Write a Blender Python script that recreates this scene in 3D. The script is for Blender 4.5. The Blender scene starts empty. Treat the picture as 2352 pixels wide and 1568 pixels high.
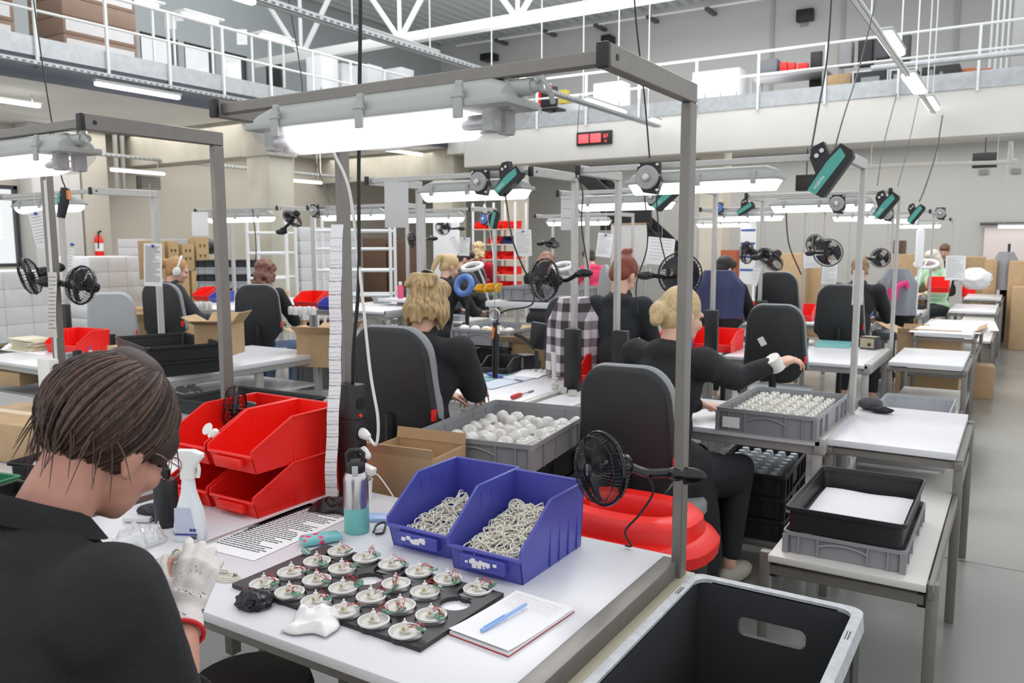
import bpy, bmesh, math, random
from mathutils import Vector as V, Matrix as M4, noise as mnoise
from math import sin, cos, pi, radians as rad
random.seed(7)
SC = bpy.context.scene
COL = SC.collection
# ------------------------------------------------ camera, world, light, exposure
FPX = 1868.36
YAW, PITCH, ROLL, EYE = rad(32.011), rad(6.851), rad(-0.145), V((0, 0, 1.62))
cam_d = bpy.data.cameras.new('camera'); cam_d.sensor_width = 36.0; cam_d.lens = 36.0*FPX/2352.0
cam_d.clip_start = 0.05; cam_d.clip_end = 200
cam = bpy.data.objects.new('camera', cam_d); COL.objects.link(cam)
_f = V((-sin(YAW)*cos(PITCH), cos(YAW)*cos(PITCH), -sin(PITCH)))
_r = V((cos(YAW), sin(YAW), 0)); _u = _r.cross(_f)
CR = cos(ROLL)*_r + sin(ROLL)*_u; CU = -sin(ROLL)*_r + cos(ROLL)*_u; CF = _f
cam.matrix_world = M4(((CR.x, CU.x, -CF.x, EYE.x), (CR.y, CU.y, -CF.y, EYE.y), (CR.z, CU.z, -CF.z, EYE.z), (0, 0, 0, 1)))
SC.camera = cam
cam_d.dof.use_dof = True; cam_d.dof.focus_distance = 2.1; cam_d.dof.aperture_fstop = 7.0
SC.view_settings.view_transform = 'Standard'; SC.view_settings.look = 'None'
SC.view_settings.gamma = 1.0; SC.view_settings.use_curve_mapping = False
SC.view_settings.exposure = 0.12
wd = bpy.data.worlds.new('daylight'); SC.world = wd; wd.use_nodes = True
wd.node_tree.nodes['Background'].inputs[0].default_value = (0.96, 0.98, 1.0, 1)
wd.node_tree.nodes['Background'].inputs[1].default_value = 1.0
def area(name, loc, size, energy, rot=(0, 0, 0), col=(1, 1, 1)):
    d = bpy.data.lights.new(name, 'AREA'); d.shape = 'RECTANGLE'; d.size, d.size_y = size; d.energy = energy; d.color = col
    o = bpy.data.objects.new(name, d); COL.objects.link(o); o.location = loc; o.rotation_euler = rot; o['kind'] = 'helper'
    return o
area('overhead_fill', (-8, 12, 8.2), (9, 7), 420)  # added overhead fill lights
area('overhead_fill', (-2.5, 10, 7.5), (6, 8), 300)
area('overhead_fill', (-9, 19, 7.2), (10, 3), 90)
area('overhead_fill', (-1.5, 17.5, 7.2), (7, 3), 70)
area('gallery_fill', (-4.5, 19.2, 3.85), (12, 4), 260, col=(1, .97, .93))  # added fill under the gallery slabs, without fixtures of its own
area('gallery_fill', (-14.2, 11, 3.85), (3.5, 12), 330, col=(1, .97, .93))
area('ceiling_fill', (-6.45, 15.2, 4.6), (5, 5), 160, rot=(pi, 0, 0))  # added upward fill that brightens the roof deck, no fixture
def ray(px, py):
    return CR*((px-1176)/FPX) + CU*((784-py)/FPX) + CF
def pz(px, py, z): d = ray(px, py); return EYE + d*((z-EYE.z)/d.z)
def py_(px, py, y): d = ray(px, py); return EYE + d*(y/d.y)
def px_(px, py, x): d = ray(px, py); return EYE + d*(x/d.x)
def pd(px, py, dist): return EYE + ray(px, py)*dist
# ------------------------------------------------ materials
def lin(c): return tuple((x/12.92 if x <= .04045 else ((x+.055)/1.055)**2.4) for x in c)
def hexc(h): return lin(tuple(int(h[i:i+2], 16)/255 for i in (0, 2, 4)))
MATS = {}
def mat(name, col, rough=.5, metal=0., var=.0, scale=8., bump=0., bscale=60., emit=0., ecol=None, trans=0., alpha=1., spec=.5, coat=0., stretch=None):
    if name in MATS: return MATS[name]
    m = bpy.data.materials.new(name); m.use_nodes = True; nt = m.node_tree; b = nt.nodes['Principled BSDF']
    c = hexc(col) if isinstance(col, str) else col
    b.inputs['Base Color'].default_value = (*c, 1); b.inputs['Roughness'].default_value = rough
    b.inputs['Metallic'].default_value = metal; b.inputs['Specular IOR Level'].default_value = spec
    b.inputs['Coat Weight'].default_value = coat
    if trans: b.inputs['Transmission Weight'].default_value = trans
    if alpha < 1: b.inputs['Alpha'].default_value = alpha
    if emit:
        b.inputs['Emission Color'].default_value = (*(ecol or c), 1); b.inputs['Emission Strength'].default_value = emit
    if var or bump:
        tc = nt.nodes.new('ShaderNodeTexCoord'); mp = nt.nodes.new('ShaderNodeMapping')
        nt.links.new(tc.outputs['Object'], mp.inputs[0])
        if stretch: mp.inputs['Scale'].default_value = stretch
    if var:
        n = nt.nodes.new('ShaderNodeTexNoise'); n.inputs['Scale'].default_value = scale; n.inputs['Detail'].default_value = 5
        nt.links.new(mp.outputs[0], n.inputs['Vector'])
        r = nt.nodes.new('ShaderNodeValToRGB')
        r.color_ramp.elements[0].position = .3; r.color_ramp.elements[1].position = .7
        r.color_ramp.elements[0].color = (*[max(0, x*(1-var)) for x in c], 1)
        r.color_ramp.elements[1].color = (*[min(1, x*(1+var)) for x in c], 1)
        nt.links.new(n.outputs['Fac'], r.inputs[0]); nt.links.new(r.outputs[0], b.inputs['Base Color'])
    if bump:
        n2 = nt.nodes.new('ShaderNodeTexNoise'); n2.inputs['Scale'].default_value = bscale; n2.inputs['Detail'].default_value = 4
        bp = nt.nodes.new('ShaderNodeBump'); bp.inputs['Strength'].default_value = bump; bp.inputs['Distance'].default_value = .01
        nt.links.new(mp.outputs[0], n2.inputs['Vector']); nt.links.new(n2.outputs['Fac'], bp.inputs['Height']); nt.links.new(bp.outputs[0], b.inputs['Normal'])
    MATS[name] = m
    return m
def mixmat(name, kind):
    if name in MATS: return MATS[name]
    m = bpy.data.materials.new(name); m.use_nodes = True; nt = m.node_tree; nt.nodes.clear()
    out = nt.nodes.new('ShaderNodeOutputMaterial'); tr = nt.nodes.new('ShaderNodeBsdfTransparent')
    mix = nt.nodes.new('ShaderNodeMixShader')
    if kind == 'diffuser':
        a = nt.nodes.new('ShaderNodeBsdfTranslucent'); a.inputs[0].default_value = (.93, .9, .95, 1)
        g = nt.nodes.new('ShaderNodeBsdfGlossy'); g.inputs['Roughness'].default_value = .15
        m2 = nt.nodes.new('ShaderNodeMixShader'); m2.inputs[0].default_value = .25
        nt.links.new(a.outputs[0], m2.inputs[1]); nt.links.new(g.outputs[0], m2.inputs[2])
        mix.inputs[0].default_value = .34; nt.links.new(tr.outputs[0], mix.inputs[1]); nt.links.new(m2.outputs[0], mix.inputs[2])
    elif kind == 'film':
        g = nt.nodes.new('ShaderNodeBsdfGlossy'); g.inputs['Roughness'].default_value = .12
        d = nt.nodes.new('ShaderNodeBsdfDiffuse'); d.inputs[0].default_value = (.85, .86, .88, 1)
        m2 = nt.nodes.new('ShaderNodeMixShader'); m2.inputs[0].default_value = .5
        nt.links.new(d.outputs[0], m2.inputs[1]); nt.links.new(g.outputs[0], m2.inputs[2])
        mix.inputs[0].default_value = .45; nt.links.new(tr.outputs[0], mix.inputs[1]); nt.links.new(m2.outputs[0], mix.inputs[2])
    else:
        g = nt.nodes.new('ShaderNodeBsdfGlossy'); g.inputs['Roughness'].default_value = .02
        mix.inputs[0].default_value = .1; nt.links.new(tr.outputs[0], mix.inputs[1]); nt.links.new(g.outputs[0], mix.inputs[2])
    nt.links.new(mix.outputs[0], out.inputs[0]); MATS[name] = m
    return m
# ------------------------------------------------ mesh helper
def rotz(a): return M4.Rotation(a, 4, 'Z')
class MB:
    def __init__(s): s.bm = bmesh.new(); s.m = 0
    def _new(s, vs, fs, smooth=False):
        bv = [s.bm.verts.new(v) for v in vs]; out = []
        for f in fs:
            try: q = s.bm.faces.new([bv[i] for i in f])
            except ValueError: continue
            q.smooth = smooth; q.material_index = s.m; out.append(q)
        return bv
    def box(s, x0, x1, y0, y1, z0, z1, X=None):
        vs = [V((x, y, z)) for x in (x0, x1) for y in (y0, y1) for z in (z0, z1)]
        if X is not None: vs = [X @ v for v in vs]
        s._new(vs, [(0, 1, 3, 2), (4, 6, 7, 5), (0, 4, 5, 1), (2, 3, 7, 6), (0, 2, 6, 4), (1, 5, 7, 3)]); return s
    def bbox(s, x0, x1, y0, y1, z0, z1, b=.005, X=None, seg=2):
        t = bmesh.new(); bmesh.ops.create_cube(t, size=1)
        for v in t.verts: v.co = V((x0+(v.co.x+.5)*(x1-x0), y0+(v.co.y+.5)*(y1-y0), z0+(v.co.z+.5)*(z1-z0)))
        b = min(b, .49*min(abs(x1-x0), abs(y1-y0), abs(z1-z0)))
        bmesh.ops.bevel(t, geom=t.edges[:], offset=b, segments=seg, affect='EDGES', profile=.5)
        s.join(t, X); return s
    def join(s, t, X=None, smooth=True):
        t.verts.index_update(); vs = [(X @ v.co) if X is not None else v.co.copy() for v in t.verts]
        s._new(vs, [[v.index for v in f.verts] for f in t.faces], smooth); t.free(); return s
    def loft(s, rings, cap=True, closed=True, smooth=True):
        n = len(rings[0]); vs = [V(p) for r in rings for p in r]; fs = []
        for i in range(len(rings)-1):
            for j in range(n if closed else n-1):
                k = (j+1) % n; fs.append((i*n+j, i*n+k, (i+1)*n+k, (i+1)*n+j))
        if cap and closed: fs += [tuple(range(n-1, -1, -1)), tuple((len(rings)-1)*n+j for j in range(n))]
        s._new(vs, fs, smooth); return s
    def tube(s, pts, r, seg=8, cap=True, closed=False):
        pts = [V(p) for p in pts]; rs = r if isinstance(r, (list, tuple)) else [r]*len(pts)
        rings = []; up = None; N = len(pts)
        for i, p in enumerate(pts):
            if closed: t = pts[(i+1) % N]-pts[i-1]
            else: t = pts[min(i+1, N-1)]-pts[max(i-1, 0)]
            if t.length < 1e-9: t = V((0, 0, 1))
            t.normalize()
            if up is None:
                up = V((0, 0, 1)) if abs(t.z) < .9 else V((1, 0, 0))
            a = t.cross(up)
            if a.length < 1e-6: a = t.orthogonal()
            a.normalize(); b = a.cross(t).normalized(); up = b
            rings.append([p+(a*cos(q)+b*sin(q))*rs[i] for q in [2*pi*k/seg for k in range(seg)]])
        if closed: rings.append(rings[0])
        s.loft(rings, cap=cap and not closed); return s
    def cyl(s, p0, p1, r0, r1=None, seg=16): return s.tube([p0, p1], [r0, r0 if r1 is None else r1], seg)
    def lathe(s, prof, seg=20, X=None, cap=True):
        rings = [[V((r*cos(2*pi*k/seg), r*sin(2*pi*k/seg), z)) for k in range(seg)] for r, z in prof]
        if X is not None: rings = [[X @ p for p in r] for r in rings]
        s.loft(rings, cap=cap); return s
    def ell(s, c, r, X=None, u=16, v=10):
        t = bmesh.new(); bmesh.ops.create_uvsphere(t, u_segments=u, v_segments=v, radius=1)
        r = r if isinstance(r, (tuple, list, V)) else (r, r, r)
        S = M4.Translation(V(c)) @ (X if X is not None else M4.Identity(4)) @ M4.Diagonal((*r, 1))
        return s.join(t, S)
    def cap(s, p0, p1, r0, r1, seg=14):
        p0, p1 = V(p0), V(p1); s.tube([p0, p1], [r0, r1], seg); s.ell(p0, r0, u=seg, v=8); s.ell(p1, r1, u=seg, v=8); return s
    def prism(s, poly, z0, z1, X=None, smooth=False):
        n = len(poly); vs = [V((x, y, z0)) for x, y in poly]+[V((x, y, z1)) for x, y in poly]
        if X is not None: vs = [X @ v for v in vs]
        s._new(vs, [tuple(range(n-1, -1, -1)), tuple(range(n, 2*n))]+[(i, (i+1) % n, n+(i+1) % n, n+i) for i in range(n)], smooth); return s
    def quad(s, a, b, c, d): s._new([V(a), V(b), V(c), V(d)], [(0, 1, 2, 3)]); return s
    def grid(s, fn, nu, nv, smooth=True):
        vs = [V(fn(i/nu, j/nv)) for i in range(nu+1) for j in range(nv+1)]
        s._new(vs, [(i*(nv+1)+j, (i+1)*(nv+1)+j, (i+1)*(nv+1)+j+1, i*(nv+1)+j+1) for i in range(nu) for j in range(nv)], smooth); return s
    def torus(s, c, R, r, seg=24, rs=8, X=None):
        X = X if X is not None else M4.Identity(4)
        return s.tube([V(c)+(X.to_3x3() @ V((R*cos(2*pi*k/seg), R*sin(2*pi*k/seg), 0))) for k in range(seg)], r, rs, closed=True)
    def build(s, name, m, parent=None, world=True, auto=True):
        bmesh.ops.recalc_face_normals(s.bm, faces=s.bm.faces[:])
        if parent is not None and world: s.bm.transform(wm(parent).inverted())
        me = bpy.data.meshes.new(name)
        if auto:
            for e in s.bm.edges:
                if len(e.link_faces) == 2 and e.calc_face_angle(0) > .7: e.smooth = False
        s.bm.to_mesh(me); s.bm.free()
        for q in (m if isinstance(m, (list, tuple)) else [m]): me.materials.append(q)
        o = bpy.data.objects.new(name, me); COL.objects.link(o)
        if parent is not None: o.parent = parent
        return o
def wm(o):
    m = o.matrix_basis.copy()
    return (wm(o.parent) @ m) if o.parent else m
def rrect(x0, x1, y0, y1, r, n=4):
    r = min(r, abs(x1-x0)/2-1e-5, abs(y1-y0)/2-1e-5); out = []
    for cx, cy, a in ((x1-r, y1-r, 0), (x0+r, y1-r, pi/2), (x0+r, y0+r, pi), (x1-r, y0+r, 1.5*pi)):
        out += [(cx+r*cos(a+pi/2*k/n), cy+r*sin(a+pi/2*k/n)) for k in range(n+1)]
    return out
def tag(o, label, cat, group=None, kind=None):
    o['label'] = label; o['category'] = cat
    if group: o['group'] = group
    if kind: o['kind'] = kind
    return o
def thing(name, label, cat, loc=(0, 0, 0), rz=0., group=None):
    o = bpy.data.objects.new(name, None); COL.objects.link(o); o.empty_display_size = .05
    o.location = loc; o.rotation_euler = (0, 0, rz)
    return tag(o, label, cat, group)
def struct(o, label=None):
    o['kind'] = 'structure'
    if label: o['label'] = label
    return o
KIDS = {}
def dup(root, loc=None, rz=None, label=None, group=None):
    def cp(o, par):
        c = o.copy(); COL.objects.link(c)
        if par is not None: c.parent = par
        for ch in list(o.children): cp(ch, c)
        return c
    r = cp(root, None)
    if loc is not None: r.location = loc
    if rz is not None: r.rotation_euler = (0, 0, rz)
    if label: r['label'] = label
    if group: r['group'] = group
    return r
def text(body, size, m, parent, X, name='lettering', ext=.0004, align='LEFT', world=True, bold=0.):
    c = bpy.data.curves.new(name, 'FONT'); c.body = body; c.size = size; c.extrude = ext; c.align_x = align; c.resolution_u = 2; c.offset = bold
    t = bpy.data.objects.new('tmp', c); COL.objects.link(t); bpy.context.view_layer.update()
    me = bpy.data.meshes.new_from_object(t.evaluated_get(bpy.context.evaluated_depsgraph_get())); bpy.data.objects.remove(t); bpy.data.curves.remove(c)
    me.name = name; me.materials.clear(); me.materials.append(m); o = bpy.data.objects.new(name, me); COL.objects.link(o)
    if parent is not None:
        o.parent = parent; o.matrix_basis = (wm(parent).inverted() @ X) if world else X
    else: o.matrix_basis = X
    return o
def frame(o, x, y):     # matrix with local x along x, local y along y
    x = V(x).normalized(); z = x.cross(V(y)).normalized(); y = z.cross(x)
    return M4(((x.x, y.x, z.x, o[0]), (x.y, y.y, z.y, o[1]), (x.z, y.z, z.z, o[2]), (0, 0, 0, 1)))
def curve(pts, n=8):    # smooth polyline through points (Catmull-Rom)
    P = [V(p) for p in pts]; P = [2*P[0]-P[1]]+P+[2*P[-1]-P[-2]]; out = []
    for i in range(1, len(P)-2):
        for k in range(n):
            t = k/n; a, b, c, d = P[i-1:i+3]
            out.append(.5*((2*b)+(c-a)*t+(2*a-5*b+4*c-d)*t*t+(3*b-a-3*c+d)*t**3))
    return out+[P[-2]]
def blob(mb, name, m, parent, vox, smooth=5, fac=.5):   # voxel union of overlapping solids into one continuous surface
    o = mb.build(name, m, parent, auto=False)
    r = o.modifiers.new('r', 'REMESH'); r.mode = 'VOXEL'; r.voxel_size = vox; r.use_smooth_shade = True
    if smooth:
        q = o.modifiers.new('s', 'SMOOTH'); q.iterations = smooth; q.factor = fac
    bpy.context.view_layer.update()
    dg = bpy.context.evaluated_depsgraph_get(); me = bpy.data.meshes.new_from_object(o.evaluated_get(dg))
    o.modifiers.clear(); o.data = me
    if not me.materials: me.materials.append(m)
    for p in me.polygons: p.use_smooth = True
    return o
# shared materials
ALU = mat('aluminium', 'b9b8b5', .4, .45, var=.05, scale=30)
ALUD = mat('anodised_aluminium', '827e79', .42, .5, var=.05, scale=20)
WHITE_TOP = mat('white_laminate', 'dcdce0', .28, var=.02, scale=4)
BLACKP = mat('black_plastic', '1c1c1e', .45)
BLACKG = mat('glossy_black_plastic', '121214', .18)
GREYP = mat('grey_plastic', '8c8d90', .5, var=.03)
LAMPG = mat('lamp_housing_grey', 'a9aca9', .45)
WHITEP = mat('white_plastic', 'e4e3e0', .4)
REDP = mat('red_plastic', 'ec1f16', .38, var=.04, scale=5)
BLUEP = mat('blue_plastic', '4b4fa8', .38, var=.05, scale=6)
PAPER = mat('paper', 'ecebec', .8)
CARD = mat('cardboard', 'b99c78', .85, var=.07, scale=12)
TUBE = mat('fluorescent_tube', 'ffffff', .5, emit=9., ecol=(1, .97, 1))
TUBEF = mat('lit_lamp_cover', 'ffffff', .5, emit=2.6, ecol=(1, 1, 1))
DIFF = mixmat('clear_diffuser', 'diffuser')
GLASS = mixmat('window_glass', 'glass')
FILM = mixmat('clear_film', 'film')
STEEL = mat('bright_steel', 'c4c4c6', .25, .9)
WHITEM = mat('white_painted_steel', 'e6e8e8', .4)
GALV = mat('galvanised_steel', 'b9bdc0', .42, .5, var=.1, scale=9)
CABLEB = mat('black_cable', '161618', .5)
CABLEW = mat('white_cable', 'dcdad6', .5)
CLOTHB = mat('black_cotton', '1a1b1d', .9, bump=.25, bscale=220, var=.12, scale=18)
TEAL = mat('teal_plastic', '4fa79b', .45)
INK = mat('ink', '3a3a40', .8)
BLUEPIN = mat('blue_pin', '3a55b0', .4)
# ------------------------------------------------ the hall
def floor_mat():
    m = mat('polished_concrete', '8a8b87', .22, var=.1, scale=.45, bump=.012, bscale=60)
    nt = m.node_tree; b = nt.nodes['Principled BSDF']; src = b.inputs['Base Color'].links[0].from_socket
    tc = nt.nodes.new('ShaderNodeTexCoord'); sp = nt.nodes.new('ShaderNodeSeparateXYZ'); nt.links.new(tc.outputs['Object'], sp.inputs[0])
    last = src
    for axis, per, off in (('Y', 5.5, 4.62), ('X', 6.0, .45)):
        a = nt.nodes.new('ShaderNodeMath'); a.operation = 'SUBTRACT'; a.inputs[1].default_value = off; nt.links.new(sp.outputs[axis], a.inputs[0])
        p = nt.nodes.new('ShaderNodeMath'); p.operation = 'PINGPONG'; p.inputs[1].default_value = per/2; nt.links.new(a.outputs[0], p.inputs[0])
        l = nt.nodes.new('ShaderNodeMath'); l.operation = 'LESS_THAN'; l.inputs[1].default_value = .008; nt.links.new(p.outputs[0], l.inputs[0])
        mx = nt.nodes.new('ShaderNodeMix'); mx.data_type = 'RGBA'; mx.inputs[7].default_value = (.1, .1, .1, 1)
        nt.links.new(l.outputs[0], mx.inputs[0]); nt.links.new(last, mx.inputs[6]); last = mx.outputs[2]
    n = nt.nodes.new('ShaderNodeTexNoise'); n.inputs['Scale'].default_value = 1.7; n.inputs['Detail'].default_value = 8; nt.links.new(tc.outputs['Object'], n.inputs['Vector'])
    mr = nt.nodes.new('ShaderNodeMapRange'); mr.inputs[1].default_value = .3; mr.inputs[2].default_value = .7; mr.inputs[3].default_value = .16; mr.inputs[4].default_value = .3
    nt.links.new(n.outputs['Fac'], mr.inputs[0]); nt.links.new(mr.outputs[0], b.inputs['Roughness']); nt.links.new(last, b.inputs['Base Color'])
    return m
struct(MB().box(-18, 3.5, -2.5, 23, -.2, 0).build('floor', floor_mat()))
WALLP = mat('grey_wall_panel', 'c4c4c2', .6, var=.02, scale=.4)
WALLW = mat('warm_wall_render', 'b3aea4', .7, var=.03, scale=.5)
CONC = mat('raw_concrete', 'b4b0a3', .8, var=.16, scale=1.6, bump=.2, bscale=25)
CONCL = mat('light_concrete', 'd6d5d1', .75, var=.05, scale=1.1)
NAVY = mat('navy_steel', '4a4d57', .5)
def panel_wall(name, axis, pos, a0, a1, z0, z1, m, holes=(), t=.2, sgn=1):   # wall with rectangular openings
    mb = MB(); us = sorted({a0, a1} | {h[0] for h in holes} | {h[1] for h in holes}); zs = sorted({z0, z1} | {h[2] for h in holes} | {h[3] for h in holes})
    for i in range(len(us)-1):
        for j in range(len(zs)-1):
            cu, cz = (us[i]+us[i+1])/2, (zs[j]+zs[j+1])/2
            if any(h[0] < cu < h[1] and h[2] < cz < h[3] for h in holes): continue
            if axis == 'x': mb.box(min(pos, pos+sgn*t), max(pos, pos+sgn*t), us[i], us[i+1], zs[j], zs[j+1])
            else: mb.box(us[i], us[i+1], min(pos, pos+sgn*t), max(pos, pos+sgn*t), zs[j], zs[j+1])
    bmesh.ops.remove_doubles(mb.bm, verts=mb.bm.verts[:], dist=1e-4)
    return struct(mb.build(name, m))
XW, YB = -16.5, 22.0
wins = [(11.2, 12.15, 5.15, 6.2), (12.3, 13.15, 5.1, 6.2), (13.35, 14.1, 5.05, 6.2)]
low = (4.6, 8.45, 1.2, 2.75)
panel_wall('wall_left', 'x', XW, 0, YB, 0, 8.6, WALLW, [low]+[(a, b, c, d) for a, b, c, d in wins], sgn=-1)
panel_wall('wall_back', 'y', YB, XW-.2, 3.5, 0, 8.6, WALLP)
GREYB = mat('grey_blue_cladding', 'aab0b2', .6, var=.02, scale=.4)
mb = MB()   # the cladding of the gallery level wall
for y0, y1, z0, z1 in ((0, 11.2, 4.25, 8.6), (14.1, 22, 4.25, 8.6), (11.2, 14.1, 6.2, 8.6), (11.2, 14.1, 4.25, 5.05), (12.15, 12.3, 5.05, 6.2), (13.15, 13.35, 5.05, 6.2)):
    mb.box(XW, XW+.04, y0, y1, z0, z1)
struct(mb.build('wall_gallery', GREYB))
SKYP = mat('bright_overcast', 'fbfcff', .5, emit=1.15)
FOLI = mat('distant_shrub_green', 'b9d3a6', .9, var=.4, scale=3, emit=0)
def window(n, y0, y1, z0, z1, mull=()):
    o = thing('window_%d' % n, 'dark framed window in the wall', 'window', (XW-.1, (y0+y1)/2, z0)); struct(o)
    m = MB(); f = .07
    m.box(XW-.12, XW-.02, y0, y1, z0, z0+f).box(XW-.12, XW-.02, y0, y1, z1-f, z1).box(XW-.12, XW-.02, y0, y0+f, z0, z1).box(XW-.12, XW-.02, y1-f, y1, z0, z1)
    for q in mull: m.box(XW-.12, XW-.02, q-.035, q+.035, z0, z1)
    m.build('window_frame', mat('anthracite_frame', '3c3f46', .4), o)
    MB().box(XW-.09, XW-.08, y0+f, y1-f, z0+f, z1-f).build('window_pane', GLASS, o)
for i, w in enumerate(wins): window(i+1, *w)
window(4, *low, mull=(6.5, 7.55))
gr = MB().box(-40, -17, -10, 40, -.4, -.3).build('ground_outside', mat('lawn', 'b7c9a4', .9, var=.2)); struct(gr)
for k in range(5):
    y = 3+k*4.2; mb = MB()
    for q in range(7): mb.ell((-24+random.uniform(-.8, .8), y+random.uniform(-1, 1), -.1+random.uniform(0, .5)), random.uniform(.5, .8), u=8, v=6)
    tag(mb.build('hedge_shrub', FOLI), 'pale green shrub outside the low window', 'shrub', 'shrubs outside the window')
# gallery along the side wall and gallery across the back
ZM = 4.25
struct(MB().box(XW, -11.9, 0, YB, 3.92, 4.22).build('slab_side', [CONCL]))
struct(MB().box(-11.9, -11.86, 0, 16.4, 3.9, 4.24).build('trim_1', NAVY))
struct(MB().box(-11.88, -11.85, 0, 16.4, 4.24, 4.5).build('trim_2', GALV))
struct(MB().box(-11.9, 3.5, 16.5, YB, 3.92, 4.22).build('slab_back', CONCL))
mb = MB(); mb.bbox(-11.4, 3.5, 16.1, 16.5, 3.42, 4.2, .02); mb.bbox(-11.9, -11.4, 16.1, 16.5, 3.75, 4.2, .02)
struct(mb.build('beam_front', CONCL))
struct(MB().box(-11.87, 3.5, 16.08, 16.1, 4.2, 4.48).build('trim_3', GALV))
for k, y in enumerate((10.5, 16.3)):
    struct(MB().bbox(XW, -11.95, y, y+.55, 3.25, 3.92, .02).build('beam_%d' % (k+1), CONC))
def column(n, x, y, w=.55, top=3.25, m=CONCL):
    mb = MB(); mb.bbox(x-w/2, x+w/2, y-w/2, y+w/2, 0, top, .015)
    if top > 3.2: mb.bbox(x-w/2-.08, x+w/2+.08, y-w/2-.04, y+w/2+.04, top-.02, 3.9, .03)
    struct(mb.build('column_%d' % n, m))
column(1, -12.1, 10.8, .6, m=CONC); column(2, -12.2, 16.6, .6, m=CONC)
WARM = mat('warm_column', 'cfc8b8', .75, var=.05)
for k, (px, w) in enumerate(((1180, .5), (1640, .5))):
    p = py_(px, 500, 16.9); column(3+k, p.x, 16.95, w, 3.9, WARM)
for k, (y, w) in enumerate(((8.93, .95), (9.72, .55))):
    struct(MB().bbox(XW, XW+.5, y-w/2, y+w/2, 0, 3.92, .02).build('pilaster_%d' % (k+1), WALLP if k == 0 else WALLW))
# roof deck with trapezoid ribs, beams, truss
mb = MB(); prof = []
x = -17.0
while x < 3.5:
    for dx, z in ((0, 8.0), (.12, 8.0), (.17, 8.12), (.29, 8.12), (.34, 8.0)): prof.append((x+dx, z))
    x += .34
mb.loft([[(a, y, z) for a, z in prof] for y in (15.0, 22.3)], cap=False, closed=False, smooth=False)
mb.loft([[(a, y, z+.15) for a, z in prof] for y in (15.0, 22.3)], cap=False, closed=False, smooth=False)
struct(mb.build('ceiling', mat('roof_deck', 'c3c7c8', .55)))
WT = mat('white_truss_paint', 'e9eceb', .4)
def truss(n, y, z0, z1, x0, x1, step, w=.2):
    o = struct(thing('truss_%d' % n, 'white steel roof truss', 'truss', (x0, y, z0)))
    MB().bbox(x0, x1, y-w/2, y+w/2, z0-w/2, z0+w/2, .01).build('bottom_chord', WT, o)
    MB().bbox(x0, x1, y-w/2, y+w/2, z1-w/2, z1+w/2, .01).build('top_chord', WT, o)
    x = x0
    while x < x1-.1:
        for a, b in ((x, x+step/2), (x+step, x+step/2), (x+step/2, x+step/2)):
            MB().cyl((a, y, z1), (b, y, z0), .06 if a != b else .045, seg=8).build('web_member', WT, o)
        x += step
truss(1, 14.0, 5.94, 7.8, -15.98, 3.2, 2.95)
# railings
def railing(name, label, p0, p1, step, ztop, zmid, posts=True):
    p0, p1 = V(p0), V(p1); d = (p1-p0); L = d.length; d.normalize()
    o = thing(name, label, 'railing', p0)
    MB().cyl((p0.x, p0.y, ztop), (p1.x, p1.y, ztop), .024, seg=10).build('top_rail', WT, o)
    MB().cyl((p0.x, p0.y, zmid), (p1.x, p1.y, zmid), .02, seg=8).build('mid_rail', WT, o)
    for k in range(int(L/step)+1):
        q = p0+d*(k*step); MB().box(q.x-.02, q.x+.02, q.y-.02, q.y+.02, p0.z, ztop).build('post', WT, o)
railing('gallery_railing', 'white tubular railing on the side gallery, above the navy edge beam', (-11.83, 1.2, 4.1), (-11.83, 16.0, 4.1), 1.05, 5.3, 4.85)
railing('gallery_railing', 'long white railing across the back gallery, above the red clock', (-11.8, 16.04, 4.15), (3.2, 16.04, 4.15), 1.22, 5.22, 4.8)
# cable trays, hangers
def tray(label, x, y0, y1, z, w=.11, h=.06, hang=(), m=GALV, ztop=8.0):
    o = thing('cable_tray', label, 'cable tray', (x, y0, z)); mb = MB()
    mb.box(x-w/2, x+w/2, y0, y1, z, z+.006).box(x-w/2, x-w/2+.005, y0, y1, z, z+h).box(x+w/2-.005, x+w/2, y0, y1, z, z+h); mb.build('channel', m, o)
    y = y0+.3; k = 0; sl = MB()
    while y < y1 and k < 400: sl.box(x+w/2, x+w/2+.002, y, y+.05, z+.015, z+.035); y += .1; k += 1
    sl.build('slots', mat('slot_shadow', '6a6e70', .8), o)['kind'] = 'stuff'
    for y in hang: MB().cyl((x, y, z+.02), (x, y, ztop), .009, seg=6).build('hanger_rod', WT, o)
    return o
tray('perforated cable tray with batten lamps hung over the middle benches', -6.45, 3.0, 15.9, 3.95, hang=(5.5, 7, 8.4, 9.8, 11.2, 12.6, 14, 15.4))
tray('slim white cable tray with batten lamps hung over the aisle side', -1.45, 3.0, 16.0, 3.82, w=.06, h=.05, m=WT, hang=(9.2, 11.5, 13.2, 14.8, 15.7))
tray('perforated cable tray along the navy gallery edge', -11.62, 1.5, 16.0, 4.06, hang=())
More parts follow.
